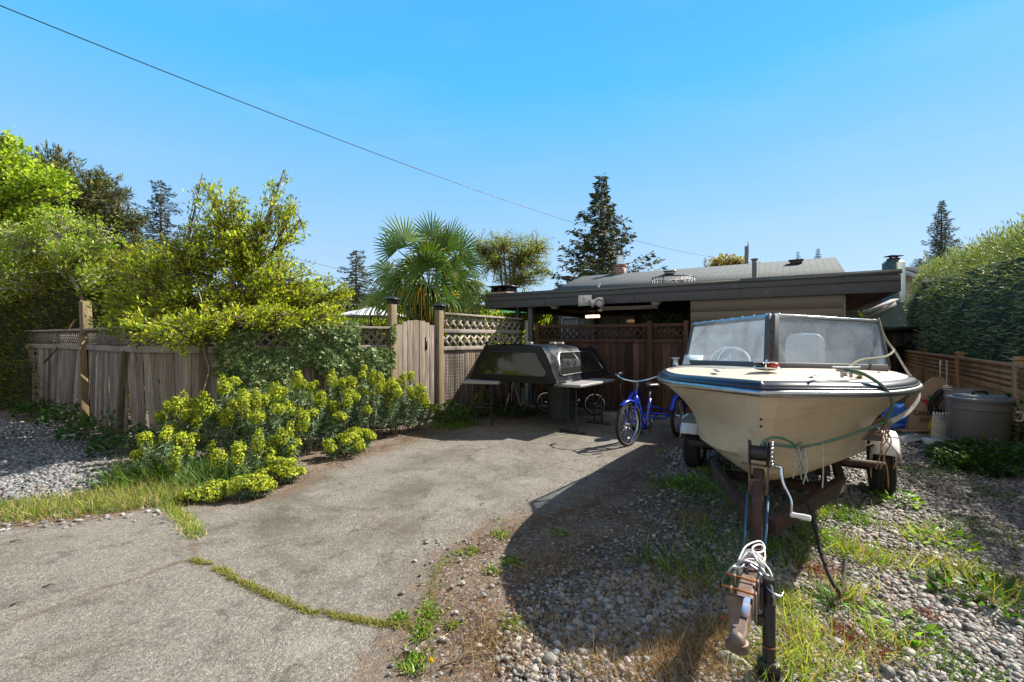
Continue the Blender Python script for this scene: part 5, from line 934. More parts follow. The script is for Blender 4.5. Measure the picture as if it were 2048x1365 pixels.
# ---------------------------------------------------------------- cycles
def wheel(parent, c, ax, r, w_=.026, spokes=28, tyre_mat='rubber', rimw=.012):
    ax = unit(ax); a = unit(np.cross(ax, UP)); b = np.cross(ax, a); wo = bpy.data.objects.new('wheel', None); sc.collection.objects.link(wo); wo.parent = parent; wo.location = [float(x) for x in c - origin_of(parent)]
    th = np.linspace(0, 2 * math.pi, 49)[:-1]; cir = lambda rr, o=0: c + ax * o + rr * (np.cos(th)[:, None] * a + np.sin(th)[:, None] * b)
    mb = MB(); mb.tube(cir(r - w_), w_, 8, closed=True); mb.build('tyre', M[tyre_mat], wo, smooth=True)
    mb = MB(); mb.lathe(c, [(r - 2.05 * w_, -rimw), (r - 2.05 * w_ - .012, -rimw), (r - 2.05 * w_ - .016, 0), (r - 2.05 * w_ - .012, rimw), (r - 2.05 * w_, rimw)], 48, ax, cap=False); mb.build('rim', M['chrome'], wo, smooth=40)
    mb = MB()
    for k in range(spokes):
        t = k * 2 * math.pi / spokes; t2 = t + (.5 if k % 4 < 2 else -.5); s = -1 if k % 2 else 1; mb.tube([c + ax * s * .035 + .022 * (math.cos(t2) * a + math.sin(t2) * b), c + (r - 2.1 * w_) * (math.cos(t) * a + math.sin(t) * b)], .0016, 4)
    mb.build('spokes', M['chrome'], wo); mb = MB(); mb.lathe(c - ax * .045, [(.012, 0), (.024, .005), (.016, .02), (.016, .07), (.024, .085), (.012, .09)], 14, ax); mb.build('hub', M['chrome'], wo, smooth=40); return wo
def tb(nm, mk, parent, pts, r, k=10, smooth=True, cl=False): mb = MB(); mb.tube(np.array(pts), r, k, closed=cl); return mb.build(nm, M[mk], parent, smooth=smooth)
TA = rad(37); tf = np.array([-math.sin(TA), -math.cos(TA), 0]); tl = np.array([math.cos(TA), -math.sin(TA), 0]); TO = np.array([2.20, 6.95, 0])      # rear axle centre; tl points to camera right
tk = thing('tricycle', TO, 'blue adult tricycle with swept handlebar parked beside the boat', 'tricycle')
def K3(f, l, h): return TO + tf * f + tl * l + UP * h
WR = .30; HA = rad(46); hf = np.array([-math.sin(HA), -math.cos(HA), 0]); hl = np.array([math.cos(HA), -math.sin(HA), 0]); FW = K3(1.06, 0, WR); 
wheel(tk, FW, hl, WR); 
for s in (-1, 1): wheel(tk, K3(0, s * .33, WR), tl, WR)
HT = FW - hf * .20 + UP * .36; HB = FW - hf * .16 + UP * .25
tb('frame', 'blue', tk, [HB - hf * .0, HT], .024); mb = MB()
mb.tube(cat_pts([HT - UP * .03, lerp(HT, K3(.45, 0, .22), .35) - UP * .07, K3(.55, 0, .24), K3(.42, 0, .17), K3(.34, 0, .16)]), .024, 10); mb.tube(cat_pts([HB + UP * .02, K3(.62, 0, .22), K3(.5, 0, .15), K3(.38, 0, .14)]), .018, 10); mb.tube([K3(.37, 0, .16), K3(.26, 0, .56)], .021, 10); mb.tube(cat_pts([K3(.37, 0, .16), K3(.2, 0, .2), K3(0, 0, .27)]), .02, 10)
mb.tube([K3(0, -.30, WR), K3(0, .30, WR)], .018, 10); mb.tube([K3(.2, -.2, .27), K3(.2, .2, .27)], .014, 8); 
for s in (-1, 1): mb.tube([K3(0, s * .2, .3), K3(.2, s * .2, .27)], .013, 8); mb.tube([K3(.28, 0, .45), K3(0, s * .2, .36)], .012, 8)
mb.build('frame', M['blue'], tk, smooth=True)
mb = MB()
for s in (-1, 1): mb.tube(cat_pts([FW + hl * s * .055, FW - hf * .06 + hl * s * .055 + UP * .18, FW - hf * .12 + hl * s * .05 + UP * .31]), [.011] * 8 + [.016] * 9, 8)
mb.obox(HB + UP * .03 + hf * .01, hl * .07, hf * .02, UP * .015); mb.build('fork', M['blue'], tk, smooth=40)
def fender(c, l, f, a0, a1, r, w_):
    mb = MB(); A = []
    for t in np.linspace(rad(a0), rad(a1), 20):
        d = f * math.cos(t) + UP * math.sin(t); A.append([c + d * (r - .012) - l * w_, c + d * (r + .006) - l * w_ * .6, c + d * (r + .010), c + d * (r + .006) + l * w_ * .6, c + d * (r - .012) + l * w_])
    mb.grid(np.array(A)); o = mb.build('fender', M['blue'], tk, smooth=True); s_ = o.modifiers.new('thick', 'SOLIDIFY'); s_.thickness = .004
fender(FW, hl, hf, 55, 128, WR + .02, .034)
for s in (-1, 1): fender(K3(0, s * .33, WR), tl, tf, 20, 165, WR + .02, .036)
tb('stem', 'chrome', tk, [HT, HT - hf * .035 + UP * .17, HT + hf * .01 + UP * .2], .013); HC = HT + hf * .02 + UP * .2
hb = tb('handlebar', 'chrome', tk, cat_pts([HC - hf * .22 - hl * .36 + UP * .07, HC - hf * .08 - hl * .33 + UP * .075, HC + hf * .03 - hl * .2 + UP * .03, HC, HC + hf * .03 + hl * .2 + UP * .04, HC - hf * .06 + hl * .33 + UP * .09, HC - hf * .24 + hl * .37 + UP * .08]), .0115)
for s in (-1, 1): q = HC - hf * (.10 if s < 0 else .12) + hl * s * .345 + UP * .08; tb('grip', 'black', hb, [q, q - hf * .13 + hl * s * .02], .016); tb('brake_lever', 'chrome', hb, cat_pts([q + hf * .04, q + hf * .03 + hl * s * .02 - UP * .02, q - hf * .06 + hl * s * .06 - UP * .03]), .006)
tb('cable', 'black', tk, cat_pts([HC + hl * -.2 + UP * .03, HC + hf * .1 - hl * .18 - UP * .12, HC + hf * .1 - hl * .1 - UP * .3, FW - hf * .1 + UP * .3]), .0028, 6); tb('cable', 'black', tk, cat_pts([HC + hl * .2 + UP * .03, HC + hf * .08 + hl * .05 - UP * .1, HT + UP * -.1, K3(.6, 0, .26)]), .0028, 6)
tb('seat_post', 'chrome', tk, [K3(.26, 0, .55), K3(.23, 0, .70)], .0135)
mb = MB(); V = SP2_V.copy(); wf_ = .55 + .45 * np.clip(.5 - V[:, 0] * .9, 0, 1); q = K3(.22, 0, .745); mb.add(q + V[:, :1] * tf * .15 + (V[:, 1] * wf_)[:, None] * tl * .125 + np.minimum(V[:, 2:3], .55) * UP * .06, SP2_F); mb.build('saddle', M['black'], tk, smooth=True)
mb = MB(); mb.lathe(K3(.36, .03, .17), [(.001, 0), (.09, .0), (.09, .004), (.001, .004)], 24, tl); mb.build('chainring', M['chrome'], tk)
for s in (-1, 1): q = K3(.36, s * .07, .17); e = q + (tf * .02 * s + UP * s * .12 + tl * s * .01); cr_ = tb('crank', 'chrome', tk, [q, e], .008); mb = MB(); mb.obox(e + tl * s * .05, tl * .045, tf * .03, UP * .012); mb.build('pedal', M['black'], cr_, bevel=.003)
mb = MB(); mb.add(FW - UP * .19 + hl * .0 + (SPH_V * np.array([1, 1, 1]))[:, :1] * hf * .035 + SPH_V[:, 1:2] * UP * .016 + SPH_V[:, 2:3] * hl * .008, SPH_F); mb.build('reflector', M['white'], tk, smooth=True)
mb = MB(); ql = K3(.302, .0, .36)
for i in range(9):
    for j in range(2): c_ = lerp(K3(.365, 0, .2), K3(.28, 0, .5), .15 + i * .09 + (j % 2) * .045) ; sd_ = (-1 if j else 1) * .008; mb.add(c_ - tf * -.0 + tl * sd_ + tf * .021 + SPH_V * .006, SPH_F)
mb.build('dotted_decal', M['white'], tk); mb = MB(); mb.add(HT - UP * .03 + hf * .024 + SPH_V * np.array([.012, .012, .014]), SPH_F); mb.build('head_badge', simple('pink_badge', (.6, .15, .15), .4), tk)
# small bicycle in the dark behind the tables
bk = thing('bicycle', G(1150, 832), 'small dark bicycle standing in shade behind the grey waste bin', 'bicycle'); b0 = G(1190, 832); bdir = unit(np.array([-1.0, .25, 0])); bn = np.cross(bdir, UP); r_ = .225
wheel(bk, b0 + UP * r_, bn, r_, .02, 20); wheel(bk, b0 + bdir * .92 + UP * r_, bn, r_, .02, 20)
def kb(f, h): return b0 + bdir * f + UP * h
mb = MB(); [mb.tube([kb(*p), kb(*q)], .015, 8) for p, q in (((0, r_), (.35, .25)), ((0, r_), (.25, .52)), ((.35, .25), (.25, .52)), ((.35, .25), (.74, .48)), ((.25, .5), (.74, .58)), ((.74, .62), (.92, r_)), ((.74, .46), (.7, .66)))]; mb.build('frame', M['navyband'], bk, smooth=True)
mb = MB(); V = SP2_V; mb.add(kb(.22, .6) + V[:, :1] * bdir * .12 + V[:, 1:2] * bn * .07 + V[:, 2:3] * UP * .03, SP2_F); mb.build('saddle', M['black'], bk, smooth=True)
tb('handlebar', 'black', bk, [kb(.69, .68) - bn * .25, kb(.7, .67), kb(.69, .68) + bn * .25], .011); mb = MB(); mb.lathe(kb(.35, .25) + bn * .02, [(.08, 0), (.08, .004)], 20, bn); mb.build('chainring', M['steel'], bk)
# grey bin
def bin_(name, c, r, h, label, mk, lid=True, squeeze=1.0, handles=False, taper=.86, k=40, cat='bin'):
    c = np.array([*c, 0.]); t = thing(name, c, label, cat); mb = MB(); mb.lathe(c, [(r * taper - .01, .005), (r * taper, .02), (r * .985, h * .80), (r * 1.0, h * .82), (r * 1.035, h * .83), (r * 1.04, h * .90), (r * 1.0, h * .91), (r * 1.01, h * .965), (r * 1.06, h * .97), (r * 1.06, h), (r * .98, h), (r * .94, h * .6)], k, UP, cap=False); mb.lathe(c, [(.001, .01), (r * taper, .01)], k, UP, cap=False); mb.build('body', M[mk], t, smooth=35)
    if lid: mb = MB(); mb.lathe(c, [(r * 1.09, h * .985), (r * 1.10, h * 1.02), (r * 1.02, h * 1.035), (r * .9, h * 1.04), (r * .85, h * 1.07), (.001, h * 1.085)], k, UP, cap=False); l_ = mb.build('lid', M[mk], t, smooth=30); mb = MB(); mb.tube([c + np.array([-.09, 0, h * 1.08]), c + np.array([-.07, 0, h * 1.08 + .035]), c + np.array([.07, 0, h * 1.08 + .035]), c + np.array([.09, 0, h * 1.08])], .014, 8); mb.build('lid_handle', M['black'], l_, smooth=True)
    return t, c
M['bingrey'] = simple('taupe_grey_plastic', (.155, .148, .14), .5, 0, .2, 3, .1); M['bindark'] = simple('slate_plastic', (.07, .085, .09), .55, 0, .2, 3, .1); M['binpink'] = simple('mauve_grey_plastic', (.24, .2, .19), .55, 0, .2, 3, .1)
bin_('waste_bin', (.87, 8.15), .24, .62, 'slate grey open plastic waste bin under the truck canopy', 'bindark', lid=False)
t1, c1_ = bin_('waste_bin', (5.78, 5.62), .275, .70, 'large taupe lidded plastic waste bin nearest the weeds at right', 'bingrey')
mb = MB()
for s in (1,): 
    a = c1_ + np.array([.26, -.16, .56]); mb.tube(cat_pts([a, a + np.array([.05, -.03, .0]), a + np.array([.06, -.02, -.09]), a + np.array([.0, 0, -.1])]), .011, 8)
mb.build('handle', M['white'], t1, smooth=True)
t2, c2_ = bin_('waste_bin', (6.27, 6.3), .21, .74, 'mauve grey plastic bin half hidden behind the large lidded bin', 'binpink', lid=False)
# brown box and block
M['redboard'] = simple('red_brown_board', (.16, .06, .042), .85, 0, .3, 8, .2); q = G(1378, 864); bx = thing('wooden_box', q, 'red brown wooden box standing between the tricycle and the boat', 'box'); mb = MB(); mb.obox(q + UP * .225 + U * .2, Vd * .13, U * .2, UP * .225); mb.build('body', M['redboard'], bx, bevel=.006); 
for z in (.03, .42): mb = MB(); mb.obox(q + UP * z - U * .006, Vd * .135, U * .008, UP * .03); mb.build('batten', M['redboard'], bx, bevel=.003)
M['concrete'] = simple('concrete_block_grey', (.22, .21, .2), .95, 0, .3, 12, .5); q = G(1228, 845); cbk = thing('concrete_block', q, 'grey concrete block on the ground behind the front wheel of the tricycle', 'block'); mb = MB(); mb.bar(q + UP * .09 - Vd * .2, q + UP * .09 + Vd * .2, .19, .18, UP); mb.build('body', M['concrete'], cbk, bevel=.012); mb = MB(); [mb.obox(q + UP * .181 + Vd * s * .1, Vd * .06, U * .055, UP * .002) for s in (-1, 1)]; mb.build('hollow', M['black'], cbk)
# white frame in shade
wf = thing('stand_frame', G(1020, 828), 'white tubular stand frame in the shade between the tables', 'stand'); q = G(1020, 828); mb = MB(); mb.tube([q + np.array([-.12, 0, 0]), q + np.array([.06, .1, .62])], .012, 8); mb.tube([q + np.array([.25, .15, 0]), q + np.array([.06, .1, .62])], .012, 8); mb.tube([q + np.array([.0, .5, 0]), q + np.array([.06, .1, .62])], .012, 8); mb.build('tubes', M['white'], wf, smooth=True)
# ---------------------------------------------------------------- clutter by the cedar fence
def crumple(mb, c, sx, sy, sz, n=26, amp=.18, seed=0, col=None, flatz=True, zmul=None):
    V, F = subdiv(SP2_V, SP2_F); V = V.copy(); d = 1 + amp * vnoise(V, 2.2, seed) + amp * .55 * vnoise(V, 6, seed + 1) + amp * .3 * vnoise(V, 14, seed + 2); V = V * d[:, None]; V = V * np.array([sx, sy, sz]); 
    if flatz: V[:, 2] = np.maximum(V[:, 2], -sz * .6) + sz * .6
    mb.add(V + np.asarray(c), F, col)
M['tarp'] = simple('blue_tarpaulin', (.01, .10, .50), .35, 0, .2, 10, .4); M['yellow'] = simple('yellow_plastic_bag', (.62, .48, .03), .4, 0, .2, 10, .3); M['kraft'] = simple('brown_kraft_paper', (.36, .23, .14), .85, 0, .18, 5, .3)
q = np.array([6.22, 7.25, 0]); tp_ = thing('blue_tarp', q, 'crumpled blue tarpaulin heaped behind the boat beside the paper yard bag', 'tarp'); mb = MB(); crumple(mb, q, .42, .35, .26, seed=3); mb.build('cloth', M['tarp'], tp_, smooth=35)
q = np.array([6.27, 6.95, 0]); bg = thing('paper_bag', q, 'tall brown paper yard bag printed with a red triangle emblem leaning by the fence', 'bag'); bx_ = unit(np.array([1.0, -.35, 0])); by_ = np.array([-bx_[1], bx_[0], 0])
def BG(x, y, z): return q + bx_ * (x + z * .08) + by_ * (y) + UP * z
rows = []
for z, wx, wy, tx in ((0, .22, .14, 0), (.12, .24, .15, 0), (.35, .235, .14, .01), (.5, .22, .11, .02), (.68, .16, .07, .06), (.80, .10, .03, .10), (.86, .05, .012, .13)):
    rows.append([BG(tx + a * wx, b * wy + .01 * vnoise(np.array([a, b, z * 9.]), 2), z) for a, b in ((-1, -1), (-.3, -1.02), (.3, -1.0), (1, -1), (1, 1), (0, 1.02), (-1, 1), (-1, -1))])
mb = MB(); mb.grid(np.array(rows)); mb.build('body', M['kraft'], bg, smooth=30)
M['red'] = simple('print_red', (.45, .03, .03), .7); M['green'] = simple('print_green', (.02, .16, .06), .7); M['ink'] = simple('print_black', (.02, .02, .02), .7)
def bf(x, z): f = np.interp(z, [0, .12, .35, .5, .68], [.14, .15, .14, .11, .07]); return BG(x, -f - .008, z)
mb = MB(); mb.add([bf(-.13, .53), bf(.13, .52), bf(0, .40)], [(2, 1, 0)]); mb.build('emblem', M['red'], bg); mb = MB(); mb.add([bf(-.035, .56), bf(0, .53), bf(.035, .56), bf(0, .60)], [(0, 1, 2, 3)]); mb.build('emblem_leaf', M['green'], bg)
def text3d(txt, name, mat_, parent, origin, xdir, zdir, size):
    cu = bpy.data.curves.new(name, 'FONT'); cu.body = txt; cu.size = size; cu.align_x = 'CENTER'; cu.extrude = .0008; cu.offset = size * .012; tmp = bpy.data.objects.new('tmp', cu); sc.collection.objects.link(tmp); bpy.context.view_layer.update()
    me = bpy.data.meshes.new_from_object(tmp.evaluated_get(bpy.context.evaluated_depsgraph_get())); bpy.data.objects.remove(tmp); n = len(me.vertices); co = np.zeros(n * 3); me.vertices.foreach_get('co', co); co = co.reshape(-1, 3); yd = np.cross(xdir, zdir)
    W = np.asarray(origin) + co[:, :1] * xdir + co[:, 1:2] * zdir - co[:, 2:3] * yd * -1 - origin_of(parent); me.vertices.foreach_set('co', W.ravel()); me.materials.clear(); me.materials.append(mat_); me.update(); o = bpy.data.objects.new(name, me); sc.collection.objects.link(o); o.parent = parent; return o
for txt, z, s_ in (("CANADA'S", .30, .085), ("STORE", .20, .075)): text3d(txt, 'lettering', M['ink'], bg, bf(.0, z) - by_ * .012 , bx_, UP, s_)
q = np.array([6.27, 6.66, 0]); yb = thing('yellow_bag', q, 'yellow plastic bag slumped between the paper yard bag and the bins', 'bag'); mb = MB(); crumple(mb, q, .12, .14, .20, seed=8, amp=.2); mb.build('sack', M['yellow'], yb, smooth=35)
q = np.array([6.1, 6.55, .45]); hc_ = thing('hose_coil', q, 'coiled black hose hung over the bin rims with a yellow strip inside', 'hose'); mb = MB()
for k in range(7): th = np.linspace(0, 2 * math.pi, 41)[:-1]; r_ = .19 + .02 * k % .04; o_ = rng.normal(0, .02, 3); mb.tube(np.array([6.42, 6.52, .52]) + o_ + np.stack([-.1 + r_ * 1.05 * np.cos(th) , .02 * k + .05 * np.sin(th * 2), r_ * np.sin(th)], 1), .017, 8, closed=True)
mb.build('hose', M['rubber'], hc_, smooth=True)
q = np.array([5.84, 6.18, 0]); wbk = thing('white_basket', q, 'white ribbed plastic basket leaning against the mauve bin', 'basket'); mb = MB()
for z in np.linspace(.1, .42, 12): mb.bar(q + np.array([-.13, .0, z]), q + np.array([.05, -.06, z + .01]), .015, .012, UP)
for k in range(6): mb.bar(q + np.array([-.13 + k * .036, -k * .012 + .012, .08]), q + np.array([-.10 + k * .03, -k * .012 + .012, .45]), .012, .01, (0, 1, 0))
mb.build('slats', M['white'], wbk); mb = MB(); mb.obox(q + np.array([-.04, .0, .04]), np.array([.16, -.05, 0]), np.array([.03, .08, 0]), UP * .04); mb.build('base', M['white'], wbk, bevel=.01)
for i, (px, py, a, L, W, lab) in enumerate(((1815, 880, .3, .7, .3, 'flat grey brown cardboard sheet lying on the pebbles behind the right fender'), (1838, 862, -.2, .6, .3, 'second flat sheet lying under the blue tarpaulin edge'))):
    g = G(px, py, .02 + i * .02); d = np.array([math.cos(a), math.sin(a), 0]); mb = MB(); mb.bar(g - d * L / 2, g + d * L / 2 + UP * .05, W, .012, UP); o = mb.build('cardboard_sheet', M['kraft'] if i else M['greydeck'], label=lab, cat='sheet')
for px, z0 in ((1880, .3), (1893, .35)):
    y_ = 7.6; a = P(px, 800, y_); a[2] = 0; mb = MB(); mb.tube([a, a + np.array([.05, .05, 1.08])], .011, 6); mb.build('garden_stake', M['whiterope'], label='thin pale stake leaning on the cedar fence, %s of the pair' % ('left' if px == 1880 else 'right'), cat='stake', group='stakes leaning on the cedar fence')
gh = thing('green_hose', G(1850, 872), 'thin dark green hose lying by the cardboard sheets', 'hose'); mb = MB(); mb.tube(cat_pts([G(1795, 860, .06), G(1820, 870, .06), G(1850, 878, .05), G(1880, 872, .03), G(1860, 860, .03), G(1830, 852, .05)]), .01, 6); mb.build('hose', M['greenrope'], gh, smooth=True)
# umbrellas beyond the fence
def umbrella(c, r, h, label, mk, pole=True):
    t = thing('garden_umbrella', (c[0], c[1], 0), label, 'umbrella'); mb = MB(); n = 8; V = []
    for rr, z in ((.04, 0), (.35, -.06), (.7, -.17), (1.0, -.30)):
        for k in range(n * 4): a = k * 2 * math.pi / (n * 4); sag = 1 - .035 * abs(math.sin(a * n / 2)) * rr; V.append([c[0] + r * rr * math.cos(a) * sag, c[1] + r * rr * math.sin(a) * sag, h + z * r * .55 * 1.3])
    m_ = n * 4; F = [(i * m_ + j, i * m_ + (j + 1) % m_, (i + 1) * m_ + (j + 1) % m_, (i + 1) * m_ + j) for i in range(3) for j in range(m_)]; mb.add(V, F); mb.build('canvas', M[mk], t, smooth=25)
    mb = MB(); mb.tube([(c[0], c[1], 0), (c[0], c[1], h + .03)], .022, 8); mb.build('pole', M['black'], t, smooth=40); mb = MB(); mb.lathe((c[0], c[1], h - .005), [(.28, -.03), (.2, .01), (.02, .04)], 16, UP); mb.build('top_vent', M[mk], t, smooth=25)
m = NT('white_canvas'); m.col((.62, .66, .72)); m.setp(Roughness=.8); M['canvas'] = m.m; M['greencanvas'] = simple('green_canvas', (.01, .22, .09), .7)
umbrella(P(742, 620, 11.5)[:2], .95, P(0, 618, 11.5)[2], 'white garden umbrella seen above the fence left of the gate', 'canvas')
umbrella(P(1040, 620, 14.5)[:2], .95, P(0, 616, 14.5)[2], 'green garden umbrella seen between the lattice fence and the carport', 'greencanvas')
# ---------------------------------------------------------------- vegetation
def tube_branch(mb, a, b, bend, r0, r1, k=5, n=7):
    t = np.linspace(0, 1, n)[:, None]; p = a * (1 - t) + b * t + np.asarray(bend) * 4 * t * (1 - t); mb.tube(p, np.linspace(r0, r1, n), k); return p
def lobed_tree(name, label, cat, base, lobes, ntips, nleaf, leaf, cols, trunk_r=.07, spread=.16, wood='bark', leafm='leaf', up=.3, var=.2, group=None, flowers=0, fcol=(.8, .78, .7), multi=1, shell=.55, droop=0., twig=.006, narrow=1.0, leanv=None, fsize=.035):
    base = np.array([*base[:2], 0.]); t = thing(name, base, label, cat, group); lobes = [(np.array(c), np.array(r) if np.ndim(r) else np.array([r, r, r])) for c, r in lobes]; vol = np.array([np.prod(r) ** .8 for c, r in lobes]); vol /= vol.sum()
    wb_ = MB(); cen = sum(c * v for (c, r), v in zip(lobes, vol)); stems = []
    for k in range(multi):
        off = np.array([random.gauss(0, .12), random.gauss(0, .12), 0]) * (multi > 1); tgt = cen + (np.array([random.gauss(0, 1), random.gauss(0, 1), .2]) * .35 * (multi > 1)); p = tube_branch(wb_, base + off, tgt, np.array([random.gauss(0, .1), random.gauss(0, .1), 0]) if leanv is None else np.array(leanv), trunk_r, trunk_r * .45, 8, 12); stems.append(p)
    allp = np.concatenate([s[3:] for s in stems]); limbs = []
    for c, r in lobes:     # one limb into each lobe
        d = np.linalg.norm(allp - c, axis=1) + 2.0 * np.maximum(0, allp[:, 2] - c[2] + .2); s = allp[np.argmin(d)]; p = tube_branch(wb_, s, c + (c - s) * .1, np.array([0, 0, -.08]) * np.linalg.norm(c - s), trunk_r * .5, trunk_r * .16, 6, 9); limbs.append(p)
    tips = []; tv = []
    for i in rng.choice(len(lobes), ntips, p=vol):
        c, r = lobes[i]; d = rdir(1)[0]; d[2] = d[2] * .9 + .05; rr = shell + (1 - shell) * rng.uniform() ** .6; tip = c + d * r * rr * (1 + .12 * rng.normal()); lp = limbs[i]; s = lp[rng.integers(2, len(lp))]; L = np.linalg.norm(tip - s)
        bend = np.array([0, 0, .06 * L - droop * L]); p = tube_branch(wb_, s, tip, bend, twig * 1.8, twig * .5, 4, 6); tips.append(p); tv.append(unit(p[-1] - p[-3]))
    wb_.build('trunk', M[wood], t, smooth=True)
    N = ntips * nleaf; ti = np.repeat(np.arange(ntips), nleaf); tt = 1 - rng.uniform(size=N) ** 1.4 * .62; PP = np.array(tips); f = tt * 5; i0 = np.clip(f.astype(int), 0, 4); fr = (f - i0)[:, None]; pos = PP[ti, i0] * (1 - fr) + PP[ti, i0 + 1] * fr; pos += rng.normal(0, 1, (N, 3)) * spread * (.35 + .65 * (1 - tt))[:, None]
    d = rdir(N, up) * .8 + np.array(tv)[ti] * .7; d /= np.linalg.norm(d, axis=1, keepdims=True); sz = leaf * rng.uniform(.6, 1.3, N); mb = MB()
    tc_ = np.repeat(np.exp(rng.normal(0, .13, ntips)), nleaf)[:, None]
    mb.scatter(LEAF_V, LEAF_F, pos, frames_y(d, rng.uniform(0, 6.28, N), np.stack([sz * narrow, sz, sz], 1)), pal(N, cols, var) * tc_)
    mb.build('crown', M[leafm], t)
    if flowers:
        i = rng.choice(N, flowers); pos2 = pos[i] + rng.normal(0, .02, (flowers, 3)); mb = MB()
        for k in range(5):
            d = rdir(flowers, .9); mb.scatter(LEAF_V, LEAF_F, pos2, frames_y(d, rng.uniform(0, 6, flowers), np.full(flowers, fsize)), pal(flowers, [fcol], .06))
        mb.build('blossom', M['leaf'], t)
    return t
def LB(px, py, Y, rx, rz, ry=None):     # lobe around a photo position, radii in photo pixels
    s = Y / FP; return (P(px, py, Y), (rx * s, (ry or (rx + rz) / 2) * s, rz * s))
YG = [(.48, .52, .03), (.38, .44, .03), (.25, .32, .025), (.44, .48, .05), (.12, .18, .025), (.30, .25, .05)]
sh = [LB(300, 560, 7.2, 85, 70), LB(400, 520, 7.0, 80, 90), LB(480, 500, 7.0, 75, 80), LB(560, 560, 7.1, 90, 80), LB(640, 600, 7.3, 60, 60), LB(440, 420, 7.0, 50, 60), LB(545, 420, 7.0, 40, 65), LB(505, 590, 6.9, 110, 60), LB(370, 610, 6.8, 110, 60), LB(270, 620, 7.0, 70, 50), LB(590, 635, 7.0, 80, 35), LB(400, 365, 7.0, 25, 15), LB(560, 360, 7.0, 18, 20), LB(590, 450, 7.0, 25, 60), LB(350, 670, 6.6, 70, 30), LB(685, 600, 7.4, 25, 35), LB(225, 655, 6.5, 45, 35), LB(295, 655, 6.05, 75, 38), LB(375, 665, 5.65, 75, 45), LB(470, 640, 5.8, 80, 40), LB(555, 635, 6.1, 70, 32), LB(640, 630, 6.5, 60, 30)]
lobed_tree('flowering_shrub', 'large sprawling yellow green shrub with a few white flowers overhanging the grey fence', 'shrub', (-4.6, 7.0), sh, 1120, 34, .060, YG, trunk_r=.05, spread=.075, multi=4, up=.5, flowers=80, narrow=.75, var=.26)
dg = [LB(60, 490, 9.5, 80, 50), LB(160, 520, 9.3, 60, 55), LB(30, 570, 9.3, 60, 45), LB(120, 440, 9.4, 60, 25), LB(200, 560, 9.0, 40, 40), LB(210, 470, 9.2, 40, 30)]
lobed_tree('dogwood_tree', 'small pale barked tree with thin lime leaves and white bracts over the far fence corner', 'tree', P(235, 690, 8.8), dg, 420, 20, .07, [(.32, .4, .04), (.24, .34, .03), (.42, .46, .08), (.16, .25, .03)], trunk_r=.05, spread=.12, wood='palebark', multi=3, flowers=130, fsize=.055, fcol=(.85, .84, .72), twig=.006, leanv=(.25, 0, 0), narrow=.8)
mp_ = [LB(20, 330, 13, 70, 45), LB(90, 370, 13, 60, 40), LB(20, 420, 13, 60, 50), LB(80, 440, 13, 50, 25), LB(-40, 370, 13, 60, 90), LB(5, 285, 13, 50, 20), LB(130, 385, 13, 25, 15), LB(-60, 500, 13, 80, 80)]
lobed_tree('maple_tree', 'bright lime green maple at the left edge in front of the dark pine', 'tree', P(-40, 690, 13), mp_, 520, 26, .11, [(.36, .46, .03), (.26, .38, .025), (.46, .54, .06), (.14, .22, .02)], trunk_r=.13, spread=.2, up=.2, narrow=1.3)
pn = [LB(110, 350, 24, 70, 48), LB(180, 400, 24, 75, 55), LB(60, 420, 24, 90, 90), LB(140, 480, 24, 110, 70), LB(230, 450, 24, 50, 35), LB(265, 440, 24, 28, 18), LB(200, 355, 24, 35, 22), LB(30, 345, 24, 60, 45), LB(250, 490, 24, 45, 20), LB(200, 540, 24, 80, 50), LB(280, 560, 24, 60, 60)]
def needle_tree(name, label, base, lobes, ntips, nl, cols, needle=.3, spread=.22, trunk_r=.25):
    return lobed_tree(name, label, 'tree', base, lobes, ntips, nl, needle, cols, trunk_r=trunk_r, spread=spread, leafm='needle', up=.6, narrow=.32, twig=.03, shell=.7)
needle_tree('pine_tree', 'broad dark green pine with rounded crown at the upper left', P(150, 690, 24), pn, 750, 44, [(.09, .12, .035), (.15, .17, .05), (.055, .075, .022), (.22, .21, .08)])
